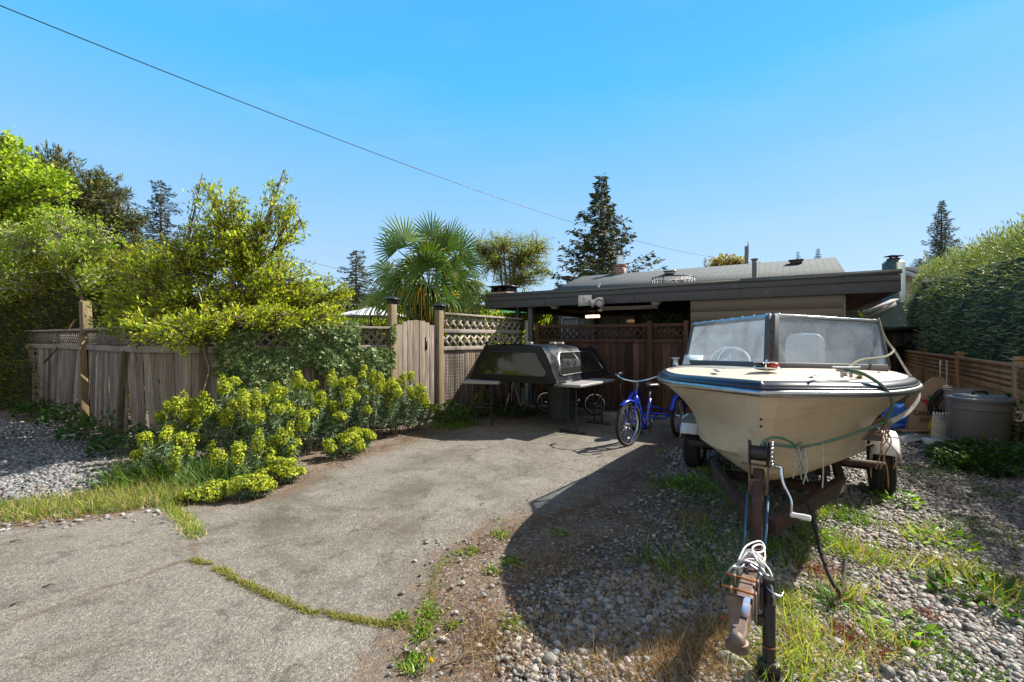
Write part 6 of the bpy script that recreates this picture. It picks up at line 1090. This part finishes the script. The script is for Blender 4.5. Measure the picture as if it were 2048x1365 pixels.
def conifer(name, label, px, Y, ytop, ybot, wpx, cols, density=1.0, seed=0, whorls=26, irregular=.25, droop=.15, pw=1.0, z_ground=0, tipup=.1, group=None, top_pow=.9):
    base = P(px, 690, Y); base[2] = 0; top = P(px, ytop, Y)[2]; bot = P(px, ybot, Y)[2]; W = wpx / 2 * Y / FP; t = thing(name, base, label, 'tree', group); mb = MB(); mb.tube([base, (base[0], base[1], (top + bot) / 2), (base[0], base[1], top)], [W * .07 + .05, W * .05, .015], 8); fol = []; fd_ = []; Hh = top - bot; nw = int(whorls * density)
    for i in range(nw):
        f = (i + .5) / nw; z = bot + Hh * f; r = W * (1 - f) ** top_pow * pw; nb = max(3, int(7 * (1 - f) + 3)); a0 = random.uniform(0, 6)
        for k in range(nb):
            a = a0 + k * 6.283 / nb + random.uniform(-.3, .3); L = r * random.uniform(1 - irregular * 2, 1 + irregular) + .08; d = np.array([math.cos(a), math.sin(a), 0]); s = np.array([base[0], base[1], z]); e = s + d * L + UP * (-droop * L + tipup * L); mid = s + d * L * .55 - UP * droop * L * .7; p = np.array([s, lerp(s, mid, .5) , mid, lerp(mid, e, .5) - UP * .01, e]); mb.tube(p, [.03, .022, .016, .01, .005], 4); n = int(58 * density * (L / W + .25)); tt = rng.uniform(.12, 1, n) ** .8
            q = np.stack([np.interp(tt, [0, .25, .5, .75, 1], p[:, c]) for c in range(3)], 1); side_ = np.cross(d, UP); lat = rng.normal(0, 1, n) * L * .13 * (1.15 - tt); q += side_ * lat[:, None] + UP * (rng.normal(0, .035, n) * W - .02 * W)[:, None]; fol.append(q); dd_ = d * .6 + side_ * np.sign(lat)[:, None] * .8 + UP * -.15 + rng.normal(0, .3, (n, 3)); fd_.append(dd_)
    q = np.concatenate(fol); d = np.concatenate(fd_); d /= np.linalg.norm(d, axis=1, keepdims=True); N = len(q); sz = W * .105 * rng.uniform(.6, 1.4, N); mb.build('trunk', M['bark'], t, smooth=True); mb = MB(); mb.scatter(LEAF_V, LEAF_F, q, frames_y(d, rng.uniform(0, 6.28, N), np.stack([sz * .55, sz, sz], 1)), pal(N, cols, .25)); mb.build('crown', M['needle'], t); return t
DK = [(.055, .075, .04), (.09, .11, .045), (.035, .05, .028), (.15, .15, .07)]
conifer('spruce_tree', 'dark spruce with ragged drooping limbs behind the brick chimney', 1203, 26, 352, 575, 200, DK, 1.1, whorls=20, irregular=.42, droop=.06, tipup=.16, top_pow=1.05)
conifer('spruce_tree', 'tall narrow dark spruce rising behind the right hedge', 1883, 42, 402, 540, 66, DK, 1.15, irregular=.3, droop=-.05, tipup=.2, top_pow=.75)
conifer('fir_tree', 'blue green fir showing between the pine and the yellow shrub', 322, 30, 362, 560, 100, [(.05, .07, .055), (.035, .05, .045), (.07, .09, .06)], 1.0, irregular=.45, tipup=.2, top_pow=.4)
conifer('fir_tree', 'dark fir left of the palm fronds', 712, 26, 500, 660, 85, DK, 1.1, irregular=.4, top_pow=.35)
conifer('fir_tree', 'dark fir top poking up behind the palm crown', 872, 22, 440, 600, 60, DK, .8, irregular=.4, top_pow=.6)
conifer('fir_tree', 'small far conifer top left of the roof vent above the ridge', 1596, 50, 503, 560, 26, DK, .7); conifer('fir_tree', 'small far conifer top right of the roof vent above the ridge', 1636, 50, 497, 560, 36, DK, .7, irregular=.4)
conifer('fir_tree', 'tiny far conifer beside the orange leaved tree above the ridge', 1410, 50, 515, 560, 22, DK, .6, irregular=.4)
conifer('fir_tree', 'low far conifer between the teal chimney and the tall narrow spruce', 1838, 40, 517, 560, 40, DK, .7, irregular=.3, top_pow=.4)
wl = [LB(985, 520, 22, 50, 60), LB(1050, 520, 22, 55, 55), LB(1010, 485, 22, 45, 30), LB(1075, 500, 22, 38, 40), LB(960, 500, 22, 35, 40), LB(1040, 560, 22, 60, 30), LB(1090, 540, 22, 18, 30)]
lobed_tree('willow_tree', 'half leafed willow with many thin upright stems behind the palm', 'tree', P(1020, 690, 22), wl, 760, 22, .10, [(.26, .32, .08), (.36, .40, .09), (.18, .22, .06), (.30, .27, .12)], trunk_r=.08, spread=.2, shell=.25, multi=9, twig=.012, narrow=.5, up=.4)
lobed_tree('bare_tree', 'sparse orange leaved tree top above the house ridge beside the pole', 'tree', P(1460, 690, 45), [LB(1450, 530, 45, 38, 18), LB(1475, 528, 45, 20, 18), LB(1430, 535, 45, 20, 12)], 90, 16, .28, [(.35, .22, .08), (.22, .17, .07), (.28, .26, .1)], trunk_r=.2, spread=.4, twig=.03)
lobed_tree('cherry_tree', 'pink blossoming tree seen between the soffit and the neighbour house', 'tree', P(1768, 690, 30), [LB(1768, 612, 30, 20, 16), LB(1752, 606, 30, 12, 10)], 60, 22, .16, [(.5, .22, .24), (.42, .18, .2), (.55, .3, .3)], trunk_r=.1, spread=.3)
lobed_tree('yellow_bush', 'small yellow green bush before the white far house', 'bush', P(1735, 690, 20), [LB(1738, 632, 20, 18, 9), LB(1760, 634, 20, 12, 8)], 40, 22, .12, YG, trunk_r=.05, spread=.15)
# hedges
def hedge(name, label, path, h0, h1, depth, n, leaf, cols, core=(.03, .045, .02), rag=.25, up=.5, narrow=.45, lit_topc=None, seed=1, tuft=0):
    path = np.array([(*p[:2], 0) for p in path], float); t = thing(name, path.mean(0), label, 'hedge'); mb = MB(); seg = np.linalg.norm(np.diff(path, axis=0), axis=1); cum = np.r_[0, np.cumsum(seg)]; L = cum[-1]
    def at(u): return np.stack([np.interp(u * L, cum, path[:, k]) for k in range(3)], -1)
    d = unit(path[-1] - path[0]); nrm = np.array([d[1], -d[0], 0]);  nrm = nrm if nrm[1] < 0 or (abs(nrm[1]) < .3 and nrm[0] < 0) else -nrm
    nu, nz = int(L / .22), 14; A = []
    for i in range(nu + 1):
        u = i / nu; hh_ = h0 + (h1 - h0) * u; row = []
        for side_, zs in ((1, np.linspace(0, 1, nz)), (-1, np.linspace(1, 0, nz))):
            for z in zs: q = at(u) + nrm * side_ * depth * (.42 - .2 * z ** 3) + UP * hh_ * .93 * z; q = q + nrm * side_ * .12 * vnoise(q, 1.6, seed); row.append(q)
        A.append(row)
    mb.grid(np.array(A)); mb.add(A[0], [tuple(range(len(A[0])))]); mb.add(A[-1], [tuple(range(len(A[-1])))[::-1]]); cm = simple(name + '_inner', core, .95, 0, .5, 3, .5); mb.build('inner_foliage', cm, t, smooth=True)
    u = rng.uniform(0, 1, n); hh_ = h0 + (h1 - h0) * u; kind = rng.uniform(size=n); z = rng.uniform(0, 1, n) ** .85; sd = np.where(rng.uniform(size=n) < .72, 1, -1); top = kind < .28; z = np.where(top, 1 + rng.uniform(-.06, .06, n), z); off = np.where(top, rng.uniform(-1, 1, n) * .3, sd * (.5 - .2 * z ** 3)) * depth
    q = at(u); lump = .14 * vnoise(np.stack([u * L, z * hh_, off * 0], 1), 1.7, seed) + .07 * vnoise(np.stack([u * L, z * hh_, off * 0], 1), 5, seed + 3); q = q + nrm * (off + np.sign(off) * (lump + rng.normal(0, .05, n)))[:, None]; q[:, 2] = z * hh_ * (1 + .035 * vnoise(np.stack([u * L, u * 0, u * 0], 1), 2.2, seed)) + np.where(top, np.abs(rng.normal(0, rag * .5, n)), 0) 
    dd_ = nrm * (np.sign(off) * np.where(top, .25, 1.0))[:, None] + UP * (np.where(top, 1.0, up))[:, None] * 1.0 + rng.normal(0, .45, (n, 3)); dd_ /= np.linalg.norm(dd_, axis=1, keepdims=True); sz = leaf * rng.uniform(.6, 1.4, n); mb = MB(); c_ = pal(n, cols, .22)
    if lit_topc is not None: k = rng.uniform(size=n) < np.clip((q[:, 2] / hh_ - .62) * 2.4, .04, .8); c_[k] = pal(k.sum(), lit_topc, .2)  # upper leaves lighter and yellower: sunlight put into the leaf colour
    mb.scatter(LEAF_V, LEAF_F, q, frames_y(dd_, rng.uniform(0, 6.28, n), np.stack([sz * narrow, sz, sz], 1)), c_); mb.build('foliage', M['needle'] if name == 'cedar_hedge' else M['leaf'], t)
    if tuft:
        m_ = 30 * tuft; uu = np.repeat(rng.uniform(0, 1, tuft), 30); tpos = at(uu); L_ = np.repeat(rng.uniform(.1, .4, tuft), 30) * rng.uniform(0, 1, m_) ; lean = np.repeat(rng.normal(0, .3, (tuft, 2)), 30, 0); tpos[:, 2] = h0 + (h1 - h0) * uu - .05 + L_; tpos[:, :2] += lean * L_[:, None] + np.repeat(rng.normal(0, .25, (tuft, 2)), 30, 0) + rng.normal(0, .03, (m_, 2)); mb = MB(); sz = leaf * .75 * rng.uniform(.6, 1.2, m_); mb.scatter(LEAF_V, LEAF_F, tpos, frames_y(rdir(m_, 1.2), rng.uniform(0, 6, m_), np.stack([sz * .5, sz, sz], 1)), pal(m_, lit_topc if lit_topc is not None else cols, .2)); mb.build('top_sprigs', M['leaf'], t)
hp = [FP_[0] + np.array([1.1, -.6, 0]) + fdir * -2.5, FP_[1] + np.array([1.3, 0, 0]), FP_[3] + np.array([1.3, 0, 0]), FP_[4] + np.array([1.4, .5, 0])]
hedge('cedar_hedge', 'tall feathery cedar hedge behind the low cedar fence at right', hp, 2.75, 3.4, 1.5, 62000, .105, [(.12, .20, .09), (.17, .27, .13), (.06, .12, .06), (.24, .34, .17), (.36, .43, .30)], rag=.26, up=.05, narrow=.30, lit_topc=[(.42, .50, .08), (.30, .40, .07), (.58, .58, .36)], tuft=60)
hedge('laurel_hedge', 'tall dark clipped hedge closing the yard at the far left', [(-15.5, 10.6), (-10.2, 9.9), (-7.2, 9.6)], 2.95, 3.05, 1.6, 36000, .08, [(.10, .13, .02), (.06, .085, .018), (.18, .19, .03), (.035, .05, .015), (.22, .15, .04)], rag=.08, lit_topc=[(.28, .27, .03), (.2, .22, .03)], seed=5, narrow=.55)
hedge('garden_hedge', 'long low far hedge of mixed greenery beyond the garden', [(-26, 33), (0, 30), (24, 33)], 4.0, 3.8, 3.0, 26000, .32, [(.07, .1, .03), (.045, .07, .02), (.12, .16, .04)], seed=9, narrow=.6)
hedge('garden_bush_row', 'row of garden bushes seen through the lattice beyond the gate', [(-6.5, 12.8), (-1.5, 13.4), (1.2, 14.5)], 1.9, 2.0, 1.2, 16000, .085, YG[:5] + [(.05, .08, .02)], seed=11, narrow=.6, rag=.3)
# palm
pb = np.array([P(852, 690, 10.6)[0], 10.6, 0]); pt = thing('palm_tree', pb, 'fan palm with shaggy trunk and many green and yellowing fans behind the gate', 'palm'); crown = P(858, 575, 10.6)
mb = MB(); hs2 = np.linspace(0, crown[2], 20); mb.tube(np.stack([pb[0] + .02 * np.sin(hs2 * 3), np.full(20, pb[1]), hs2], 1), .11 + .09 * np.clip(hs2 / 2.4, 0, 1), 12); N = 5200
hz_ = rng.uniform(.6, crown[2] + .05, N); a = rng.uniform(0, 6.28, N); rr = .10 + .13 * np.clip(hz_ / 2.4, 0, 1); q = np.stack([pb[0] + rr * np.cos(a), pb[1] + rr * np.sin(a), hz_], 1); d = np.stack([np.cos(a) * .7, np.sin(a) * .7, rng.normal(-.35, .6, N)], 1); d /= np.linalg.norm(d, axis=1, keepdims=True)
mb.build('trunk', M['bark'], pt, smooth=True); mb = MB(); mb.scatter(NEED_V, NEED_F, q, frames_y(d, rng.uniform(0, 6, N), np.stack([np.full(N, .1), rng.uniform(.08, .24, N), np.ones(N)], 1)), pal(N, [(.13, .08, .045), (.07, .045, .03), (.24, .16, .09)], .25)); mb.build('trunk_fibre', M['dry'], pt)
def fan(hub, outd, nv, R, cols, parent, nseg=22, ang=105, droop=.2, tipy=.4):
    mb = MB(); outd = unit(outd); nv = unit(nv - outd * np.dot(nv, outd)); sidev = np.cross(nv, outd); V = []; F = []; C = []; base_c = pal(1, cols, .12)[0]; da = rad(2 * ang / (nseg - 1))
    for k in range(nseg):
        a = rad(-ang) + da * k + random.gauss(0, .015); L = R * (.74 + .26 * math.cos(a * .8)) * random.uniform(.92, 1.05); d = outd * math.cos(a) + sidev * math.sin(a); w_ = np.cross(d, nv); dr = droop * random.uniform(.3, 1.6); bend = random.random() < .3 + droop
        n0 = len(V); sc_ = random.uniform(.75, 1.2)
        for t, ww in ((.03, .01), (.25, .25 * math.tan(da / 2) * .98), (.45, .45 * math.tan(da / 2) * .9), (.72, .52 * math.tan(da / 2) * .62), (.88, .30 * math.tan(da / 2) * .6), (1.0, .004)):
            z = -dr * R * max(0, t - .5) ** 2 * (3.2 if bend else 1.2); c = hub + d * L * t + nv * R * .06 * math.cos(a * 2) * t + UP * z; ww = ww * R; V += [c - w_ * ww, c + nv * ww * .55, c + w_ * ww]
            col = base_c * sc_ * (1.0 if t < .7 else 1.1) if not (t > .8 and random.random() < tipy) else np.array([.42, .30, .05]); C += [col] * 3
        for i in range(5): b = n0 + i * 3; F += [(b, b + 1, b + 4, b + 3), (b + 1, b + 2, b + 5, b + 4)]
    mb.add(V, F, np.array(C)); return mb.build('frond', M['palm'], parent)
M['palm'] = leafmat('palm_leaf', .25, .5, (1.4, 1.3, .35), .3)
PG = [(.08, .16, .03), (.11, .20, .035), (.14, .22, .05)]; PY = [(.48, .37, .03), (.32, .30, .03), (.5, .33, .03)]
# tip position in the photo, lean towards the viewer, radius, yellowing
fans = [(800, 440, .0, .80, 0), (765, 470, .2, .75, 0), (845, 430, .3, .70, 0), (915, 450, .0, .85, 0), (940, 475, .4, .7, 0), (725, 515, .2, .75, 1), (735, 560, .0, .7, 1), (870, 490, -.7, .8, 0), (890, 510, -.6, .8, 0), (820, 510, -.6, .75, 1), (965, 545, .0, .7, 0), (955, 505, .4, .75, 0), (725, 600, .1, .75, 0), (975, 580, -.2, .65, 0), (790, 550, -.6, .7, 0), (865, 560, -.7, .7, 1), (905, 555, -.6, .7, 0), (775, 610, -.3, .65, 0), (940, 610, -.1, .6, 1), (905, 600, -.6, .6, 0), (815, 600, -.5, .65, 0), (770, 520, .6, .7, 0), (830, 460, .6, .7, 0), (890, 450, .7, .7, 0), (930, 530, .7, .7, 0), (800, 580, .6, .7, 0), (850, 610, .5, .6, 0), (875, 620, -.4, .55, 1), (845, 520, -.8, .7, 0), (760, 575, -.3, .7, 0), (930, 580, .3, .6, 0)]
for k in range(12): fans.append((858 + random.uniform(-110, 110), 530 + random.uniform(-70, 95), random.uniform(-.7, .1), random.uniform(.5, .7), k % 3 == 0))
pet = MB()
for px, py, dy, R, yel in fans:
    R *= random.uniform(.78, .98); px += random.gauss(0, 8); py += random.gauss(0, 6)
    tgt = P(px, py, 10.6); v = tgt - crown; v[1] = dy * .8; Lt = np.linalg.norm(v); hub = crown + v * max(.25, (Lt - R * .75) / Lt); outd = unit(v + UP * (-.12 if py > 520 else .02)); pet.tube(cat_pts([crown - UP * .15, lerp(crown, hub, .5) + UP * .05, hub]), .011, 5)
    nv = unit(np.array([random.gauss(0, .6), -1.0, .5 + random.gauss(0, .5)])); fan(hub, outd, nv, R, PY if yel and random.random() < .55 else PG, pt, droop=.9 if py > 545 else (.45 if py > 480 else .12), ang=100 if py < 500 else 88, tipy=.4 if yel else .15)
pet.build('petioles', M['palmstem'] if 'palmstem' in M else simple('green_petiole', (.12, .16, .04), .5), pt, smooth=True)
# purple dark bush beside palm
lobed_tree('purple_bush', 'dark purple leaved bush between the palm trunk and the carport', 'bush', P(905, 690, 11.6), [LB(905, 610, 11.6, 32, 40), LB(930, 640, 11.6, 35, 30), LB(870, 640, 11.6, 30, 30), LB(835, 640, 11.6, 30, 25)], 170, 40, .07, [(.05, .02, .03), (.03, .02, .025), (.08, .05, .03)], spread=.14, trunk_r=.03)
# ivy over the middle fence
iv = thing('ivy', lerp(FD, FE, .5), 'dense variegated ivy climbing over the lattice and boards left of the gate', 'ivy'); dI_ = unit(FE - FD); nI = np.cross(dI_, UP); LI = np.linalg.norm(FE - FD); N = 30000
u = rng.uniform(.0, 1.03, N); z = rng.uniform(.0, 1.78, N); q2 = np.stack([u * LI, z, 0 * z], 1)
low = np.where(u < .12, 1.05, np.where(u < .3, .78, np.where(u < .85, .5, .85))); dens = 1.0 - np.clip((low - z) * 5, 0, 1) ; dens *= np.clip((u - .03) * 14, 0, 1); n_ = vnoise(q2, 2.4, 3) + .6 * vnoise(q2, 6.5, 5); hole = (z > 1.3) * (np.abs(u - .9) < .1) * 1.4 + (z > 1.32) * (u < .42) * .7; k = (n_ > -.55 + hole) & (rng.uniform(size=N) < dens) & (z < 1.66 + .12 * vnoise(q2, 5, 8)); u, z, q2, n_ = u[k], z[k], q2[k], n_[k]; N = len(u)
thk = .05 + .10 * np.clip(.6 + n_, 0, 1.5) * rng.uniform(0, 1, N) ** .5; pos = FD + dI_ * (u * LI)[:, None] + UP * z[:, None] + nI * thk[:, None]; M_ = frames(nI + rng.normal(0, .42, (N, 3)) + UP * .35, rng.uniform(0, 6.28, N), .042 * rng.uniform(.55, 1.35, N))
IVY = [(0, 0, 0), (-.45, -.25, .05), (-.32, .12, 0), (-.75, .35, -.05), (-.28, .45, .04), (0, 1.05, -.1), (.28, .45, .04), (.75, .35, -.05), (.32, .12, 0), (.45, -.25, .05)]; IF = [(0, 2, 1), (0, 3, 2), (0, 4, 3), (0, 5, 4), (0, 6, 5), (0, 7, 6), (0, 8, 7), (0, 9, 8)]
mb = MB(); mb.scatter(IVY, IF, pos, M_, pal(N, [(.08, .15, .04), (.15, .22, .07), (.28, .33, .14), (.42, .44, .25), (.045, .09, .03)], .2, [.32, .32, .2, .06, .10])); mb.build('leaves', M['ivy'], iv); mb = MB()
for k in range(26): a = random.uniform(.1, .98); p = [FD + dI_ * LI * (a + .04 * math.sin(j * 1.3 + k)) + nI * .03 + UP * (j * .27) for j in range(6)]; mb.tube(cat_pts(p, 4), .006, 5)
mb.build('stems', M['bark'], iv, smooth=True); mb = MB(); mb.tube(cat_pts([FD + nI * .12 + UP * .55 - dI_ * .08, FD + nI * .14 + UP * .8, FD + nI * .1 + UP * 1.05 + dI_ * .05, FD + nI * .13 + UP * 1.3, P(402, 640, 5.75), P(404, 610, 5.75), P(398, 585, 5.8)]), .0045, 5); mb.build('bare_vine', M['palebark'], iv, smooth=True)
# euphorbia border
def euphorbia(base, R, Hh, nstem, label, lowgrow=False):
    nstem = int(nstem * 1.4)
    base = np.array([*base[:2], 0.]); t = thing('spurge_plant', base, label, 'shrub', 'yellow green spurge plants along the fence'); st = MB(); lf = MB(); heads = []
    for i in range(nstem):
        a = i * 2.399 + random.uniform(-.3, .3); rr = R * math.sqrt((i + .5) / nstem); tip = base + np.array([math.cos(a) * rr, math.sin(a) * rr * .8, Hh * (1 - .45 * (rr / R) ** 2) * random.uniform(.82, 1.05)]); s = base + np.array([math.cos(a), math.sin(a), 0]) * rr * .3; mid = lerp(s, tip, .5) + (tip - s) * [.25, .25, 0] * .5; p = cat_pts([s, mid, tip], 8); st.tube(p, .007, 5); ax = unit(tip - p[-6] + UP * .1)
        n = 150 if not lowgrow else 60; tt = rng.uniform(.25, .9, n); q = np.stack([np.interp(tt, np.linspace(0, 1, len(p)), p[:, c]) for c in range(3)], 1); d = rdir(n, .25); lf.scatter(BLADE_V, BLADE_F, q, frames_y(d, rng.uniform(0, 6, n), np.stack([np.full(n, .012), rng.uniform(.06, .10, n), rng.uniform(.06, .10, n)], 1)), pal(n, [(.12, .20, .10), (.18, .26, .14), (.08, .14, .065), (.24, .32, .18)], .2))
        hl_ = random.choice([.05, .06, .08, .11, .14]) if not lowgrow else .04; hr = random.uniform(.042, .085) if not lowgrow else random.uniform(.06, .09); heads.append((tip, ax, hl_, hr))
    st.build('stems', M['bark'], t, smooth=True); lf.build('foliage', M['leafgrey'], t)
    for tip, ax, hl_, hr in heads:
        n = int(230 * (hr / .06) ** 1.5 * (.6 + hl_ * 5)); d = rdir(n); x_ = unit(np.cross(ax, [1, .3, 0])); y_ = np.cross(ax, x_); rad_ = (rng.uniform(.35, 1.1, n) ** .5) * (1 + .24 * vnoise(d, 5.5, hl_ * 90 + hr * 70)); q = tip + (d[:, 0:1] * x_ * hr + d[:, 1:2] * y_ * hr + d[:, 2:3] * ax * hl_) * rad_[:, None]; nn_ = d[:, 0:1] * x_ + d[:, 1:2] * y_ + d[:, 2:3] * ax * .8 + UP * .35 + rng.normal(0, .3, (n, 3)); mb = MB()
        CUP = [(0, 0, -.35)] + [(math.cos(b), math.sin(b), .25) for b in np.arange(5) * 1.2566]; mb.scatter(CUP, [(0, 1 + b, 1 + (b + 1) % 5) for b in range(5)], q, frames(nn_, rng.uniform(0, 6, n), .0105 * rng.uniform(.6, 1.3, n)), pal(n, [(.40, .45, .03), (.29, .36, .03), (.54, .56, .07), (.14, .21, .03)], .2)); mb.build('flower_head', M['bract'], t)
M['bract'] = leafmat('lime_bract', .35, .6, (1.15, 1.15, .4), .2); M['leafgrey'] = leafmat('grey_green_leaf', .15, .5, (1.1, 1.2, .7), .3)
for px, py, R, Hh, n, lab, lw in ((345, 955, .42, .50, 8, 'low outer spurge at the far left end of the border', 0), (375, 925, .36, .82, 8, 'tall spurge standing before the brace of the leaning fence', 0), (452, 925, .44, .92, 11, 'tallest spurge of the left clump, under the bare vine', 0), (535, 925, .48, .86, 11, 'broad spurge before the left edge of the ivy', 0), (500, 960, .36, .38, 5, 'sparse low spurge in front of the broad one, nearest the asphalt', 0), (610, 905, .46, .92, 10, 'spurge below the middle of the ivy', 0), (672, 890, .5, .95, 11, 'spurge at the middle of the border with the densest heads', 0), (735, 880, .5, 1.05, 13, 'tallest spurge left of the gate post', 0), (795, 868, .48, .95, 12, 'spurge in front of the arched gate', 0), (828, 862, .3, .62, 7, 'rightmost small spurge spilling past the gate', 0),
                              (500, 996, .17, .2, 7, 'small rounded spurge cushion spilling onto the asphalt edge', 1), (405, 1002, .15, .1, 5, 'flat spurge mat beside the start of the grassy crack', 1), (560, 966, .2, .22, 7, 'low spurge cushion under the broad plant by the asphalt', 1), (572, 940, .16, .42, 5, 'upright small spurge behind the low cushion', 0), (690, 915, .26, .26, 6, 'low spurge lying on the brown litter at mid border', 1), (720, 902, .2, .3, 5, 'low spurge right of the brown litter patch', 1), (430, 994, .1, .13, 3, 'smallest spurge tuft between the two cushions', 1)):
    euphorbia(G(px, py), R, Hh, n, lab, bool(lw))
# leafy weeds
def weed(base, R, Hh, n, leaf, cols, label, name='weed_plant', narrow=1.0, flowers=0, fcol=(.45, .15, .5), cat='plant', group=None):
    base = np.array([*base[:2], 0.]); t = thing(name, base, label, cat, group); a = rng.uniform(0, 6.28, n); rr = R * rng.uniform(0, 1, n) ** .5; z = Hh * rng.uniform(.2, 1, n) * (1 - .5 * (rr / R) ** 2); q = base + np.stack([rr * np.cos(a), rr * np.sin(a), z], 1); d = np.stack([np.cos(a), np.sin(a), rng.uniform(0, .8, n)], 1) + rng.normal(0, .35, (n, 3)); d /= np.linalg.norm(d, axis=1, keepdims=True); sz = leaf * rng.uniform(.6, 1.3, n); mb = MB(); mb.scatter(LEAF_V, LEAF_F, q, frames_y(d, rng.normal(0, .6, n), np.stack([sz * 1.25 * narrow, sz, sz], 1)), pal(n, cols, .2)); mb.build('leaves', M['leaf'], t)
    mb = MB(); 
    for i in range(min(n, 26)): mb.tube([base + rng.normal(0, .02, 3) * [1, 1, 0], lerp(base, q[i], .5) + UP * .01, q[i]], .0025, 4)
    mb.build('stems', M['stem'], t)
    if flowers:
        mb = MB(); f = q[rng.choice(n, flowers)] + UP * .03
        for k in range(5): mb.scatter(LEAF_V, LEAF_F, f, frames_y(rdir(flowers, .8), rng.uniform(0, 6, flowers), np.full(flowers, .02)), pal(flowers, [fcol], .1))
        mb.build('flowers', M['leaf'], t, kind='stuff')
    return t
M['stem'] = simple('green_stem', (.12, .17, .05), .6)
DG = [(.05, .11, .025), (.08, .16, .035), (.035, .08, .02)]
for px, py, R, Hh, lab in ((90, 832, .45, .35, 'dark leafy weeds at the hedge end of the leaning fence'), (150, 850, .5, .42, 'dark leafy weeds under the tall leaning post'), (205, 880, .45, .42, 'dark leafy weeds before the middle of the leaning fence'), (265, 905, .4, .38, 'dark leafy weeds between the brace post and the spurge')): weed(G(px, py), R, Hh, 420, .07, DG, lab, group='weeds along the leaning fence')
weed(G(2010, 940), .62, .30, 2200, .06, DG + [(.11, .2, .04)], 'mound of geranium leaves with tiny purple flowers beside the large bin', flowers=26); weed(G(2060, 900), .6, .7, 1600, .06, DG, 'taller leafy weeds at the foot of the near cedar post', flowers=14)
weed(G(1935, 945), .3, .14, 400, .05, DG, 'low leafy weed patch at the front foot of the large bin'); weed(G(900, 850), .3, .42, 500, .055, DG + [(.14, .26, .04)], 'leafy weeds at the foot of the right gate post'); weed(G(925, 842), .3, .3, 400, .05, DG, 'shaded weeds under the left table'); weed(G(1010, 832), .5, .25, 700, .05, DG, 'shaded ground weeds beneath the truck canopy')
weed(G(960, 835), .18, .75, 160, .04, [(.3, .32, .08), (.4, .33, .12)], 'thin yellowing sapling against the wire netting')
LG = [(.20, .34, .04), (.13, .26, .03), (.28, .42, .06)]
weed(G(1668, 1222), .07, .15, 60, .05, [(.08, .2, .05), (.12, .27, .06)], 'small upright spurge seedling on the red stonecrop', narrow=.3); weed(G(1795, 1262), .16, .06, 90, .06, LG, 'flat sunlit dandelion rosette among the pebbles at lower right', narrow=.5)
weed(G(1790, 1010), .16, .14, 60, .06, LG, 'small broad leaved weed in front of the right trailer tyre'); weed(G(1625, 1090), .1, .25, 60, .06, LG, 'bright sprout beside the black hose', narrow=.4); weed(G(1880, 1085), .2, .07, 90, .06, LG, 'flat leafy weed on the shaded pebbles right of the trailer', narrow=.6)
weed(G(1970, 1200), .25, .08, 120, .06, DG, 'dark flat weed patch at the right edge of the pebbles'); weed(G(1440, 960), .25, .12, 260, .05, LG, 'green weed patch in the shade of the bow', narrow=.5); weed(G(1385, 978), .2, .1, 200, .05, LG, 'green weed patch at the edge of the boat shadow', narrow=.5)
dn_ = thing('dandelion', G(862, 1345), 'single dandelion with a yellow bloom at the bottom edge of the asphalt', 'flower'); b = G(862, 1345); mb = MB(); mb.tube([b, b + UP * .05], .002, 5); mb.build('stem', M['stem'], dn_); mb = MB(); n = 60; mb.scatter(NEED_V, NEED_F, np.tile(b + UP * .05, (n, 1)), frames_y(rdir(n, .8), rng.uniform(0, 6, n), np.stack([np.full(n, .03), np.full(n, .017), np.ones(n)], 1)), pal(n, [(.8, .62, .02)], .1)); mb.build('bloom', M['bract'], dn_)
# plants hanging inside the carport, garden beyond
lobed_tree('trellis_plant', 'leafy dark plant hanging beyond the carport fence under the roof', 'plant', RF(.56, 1.2), [(RF(.57, 1.2, 1.75), (.35, .2, .22)), (RF(.5, 1.2, 1.85), (.3, .2, .14))], 60, 30, .06, DG, trunk_r=.02, spread=.1)
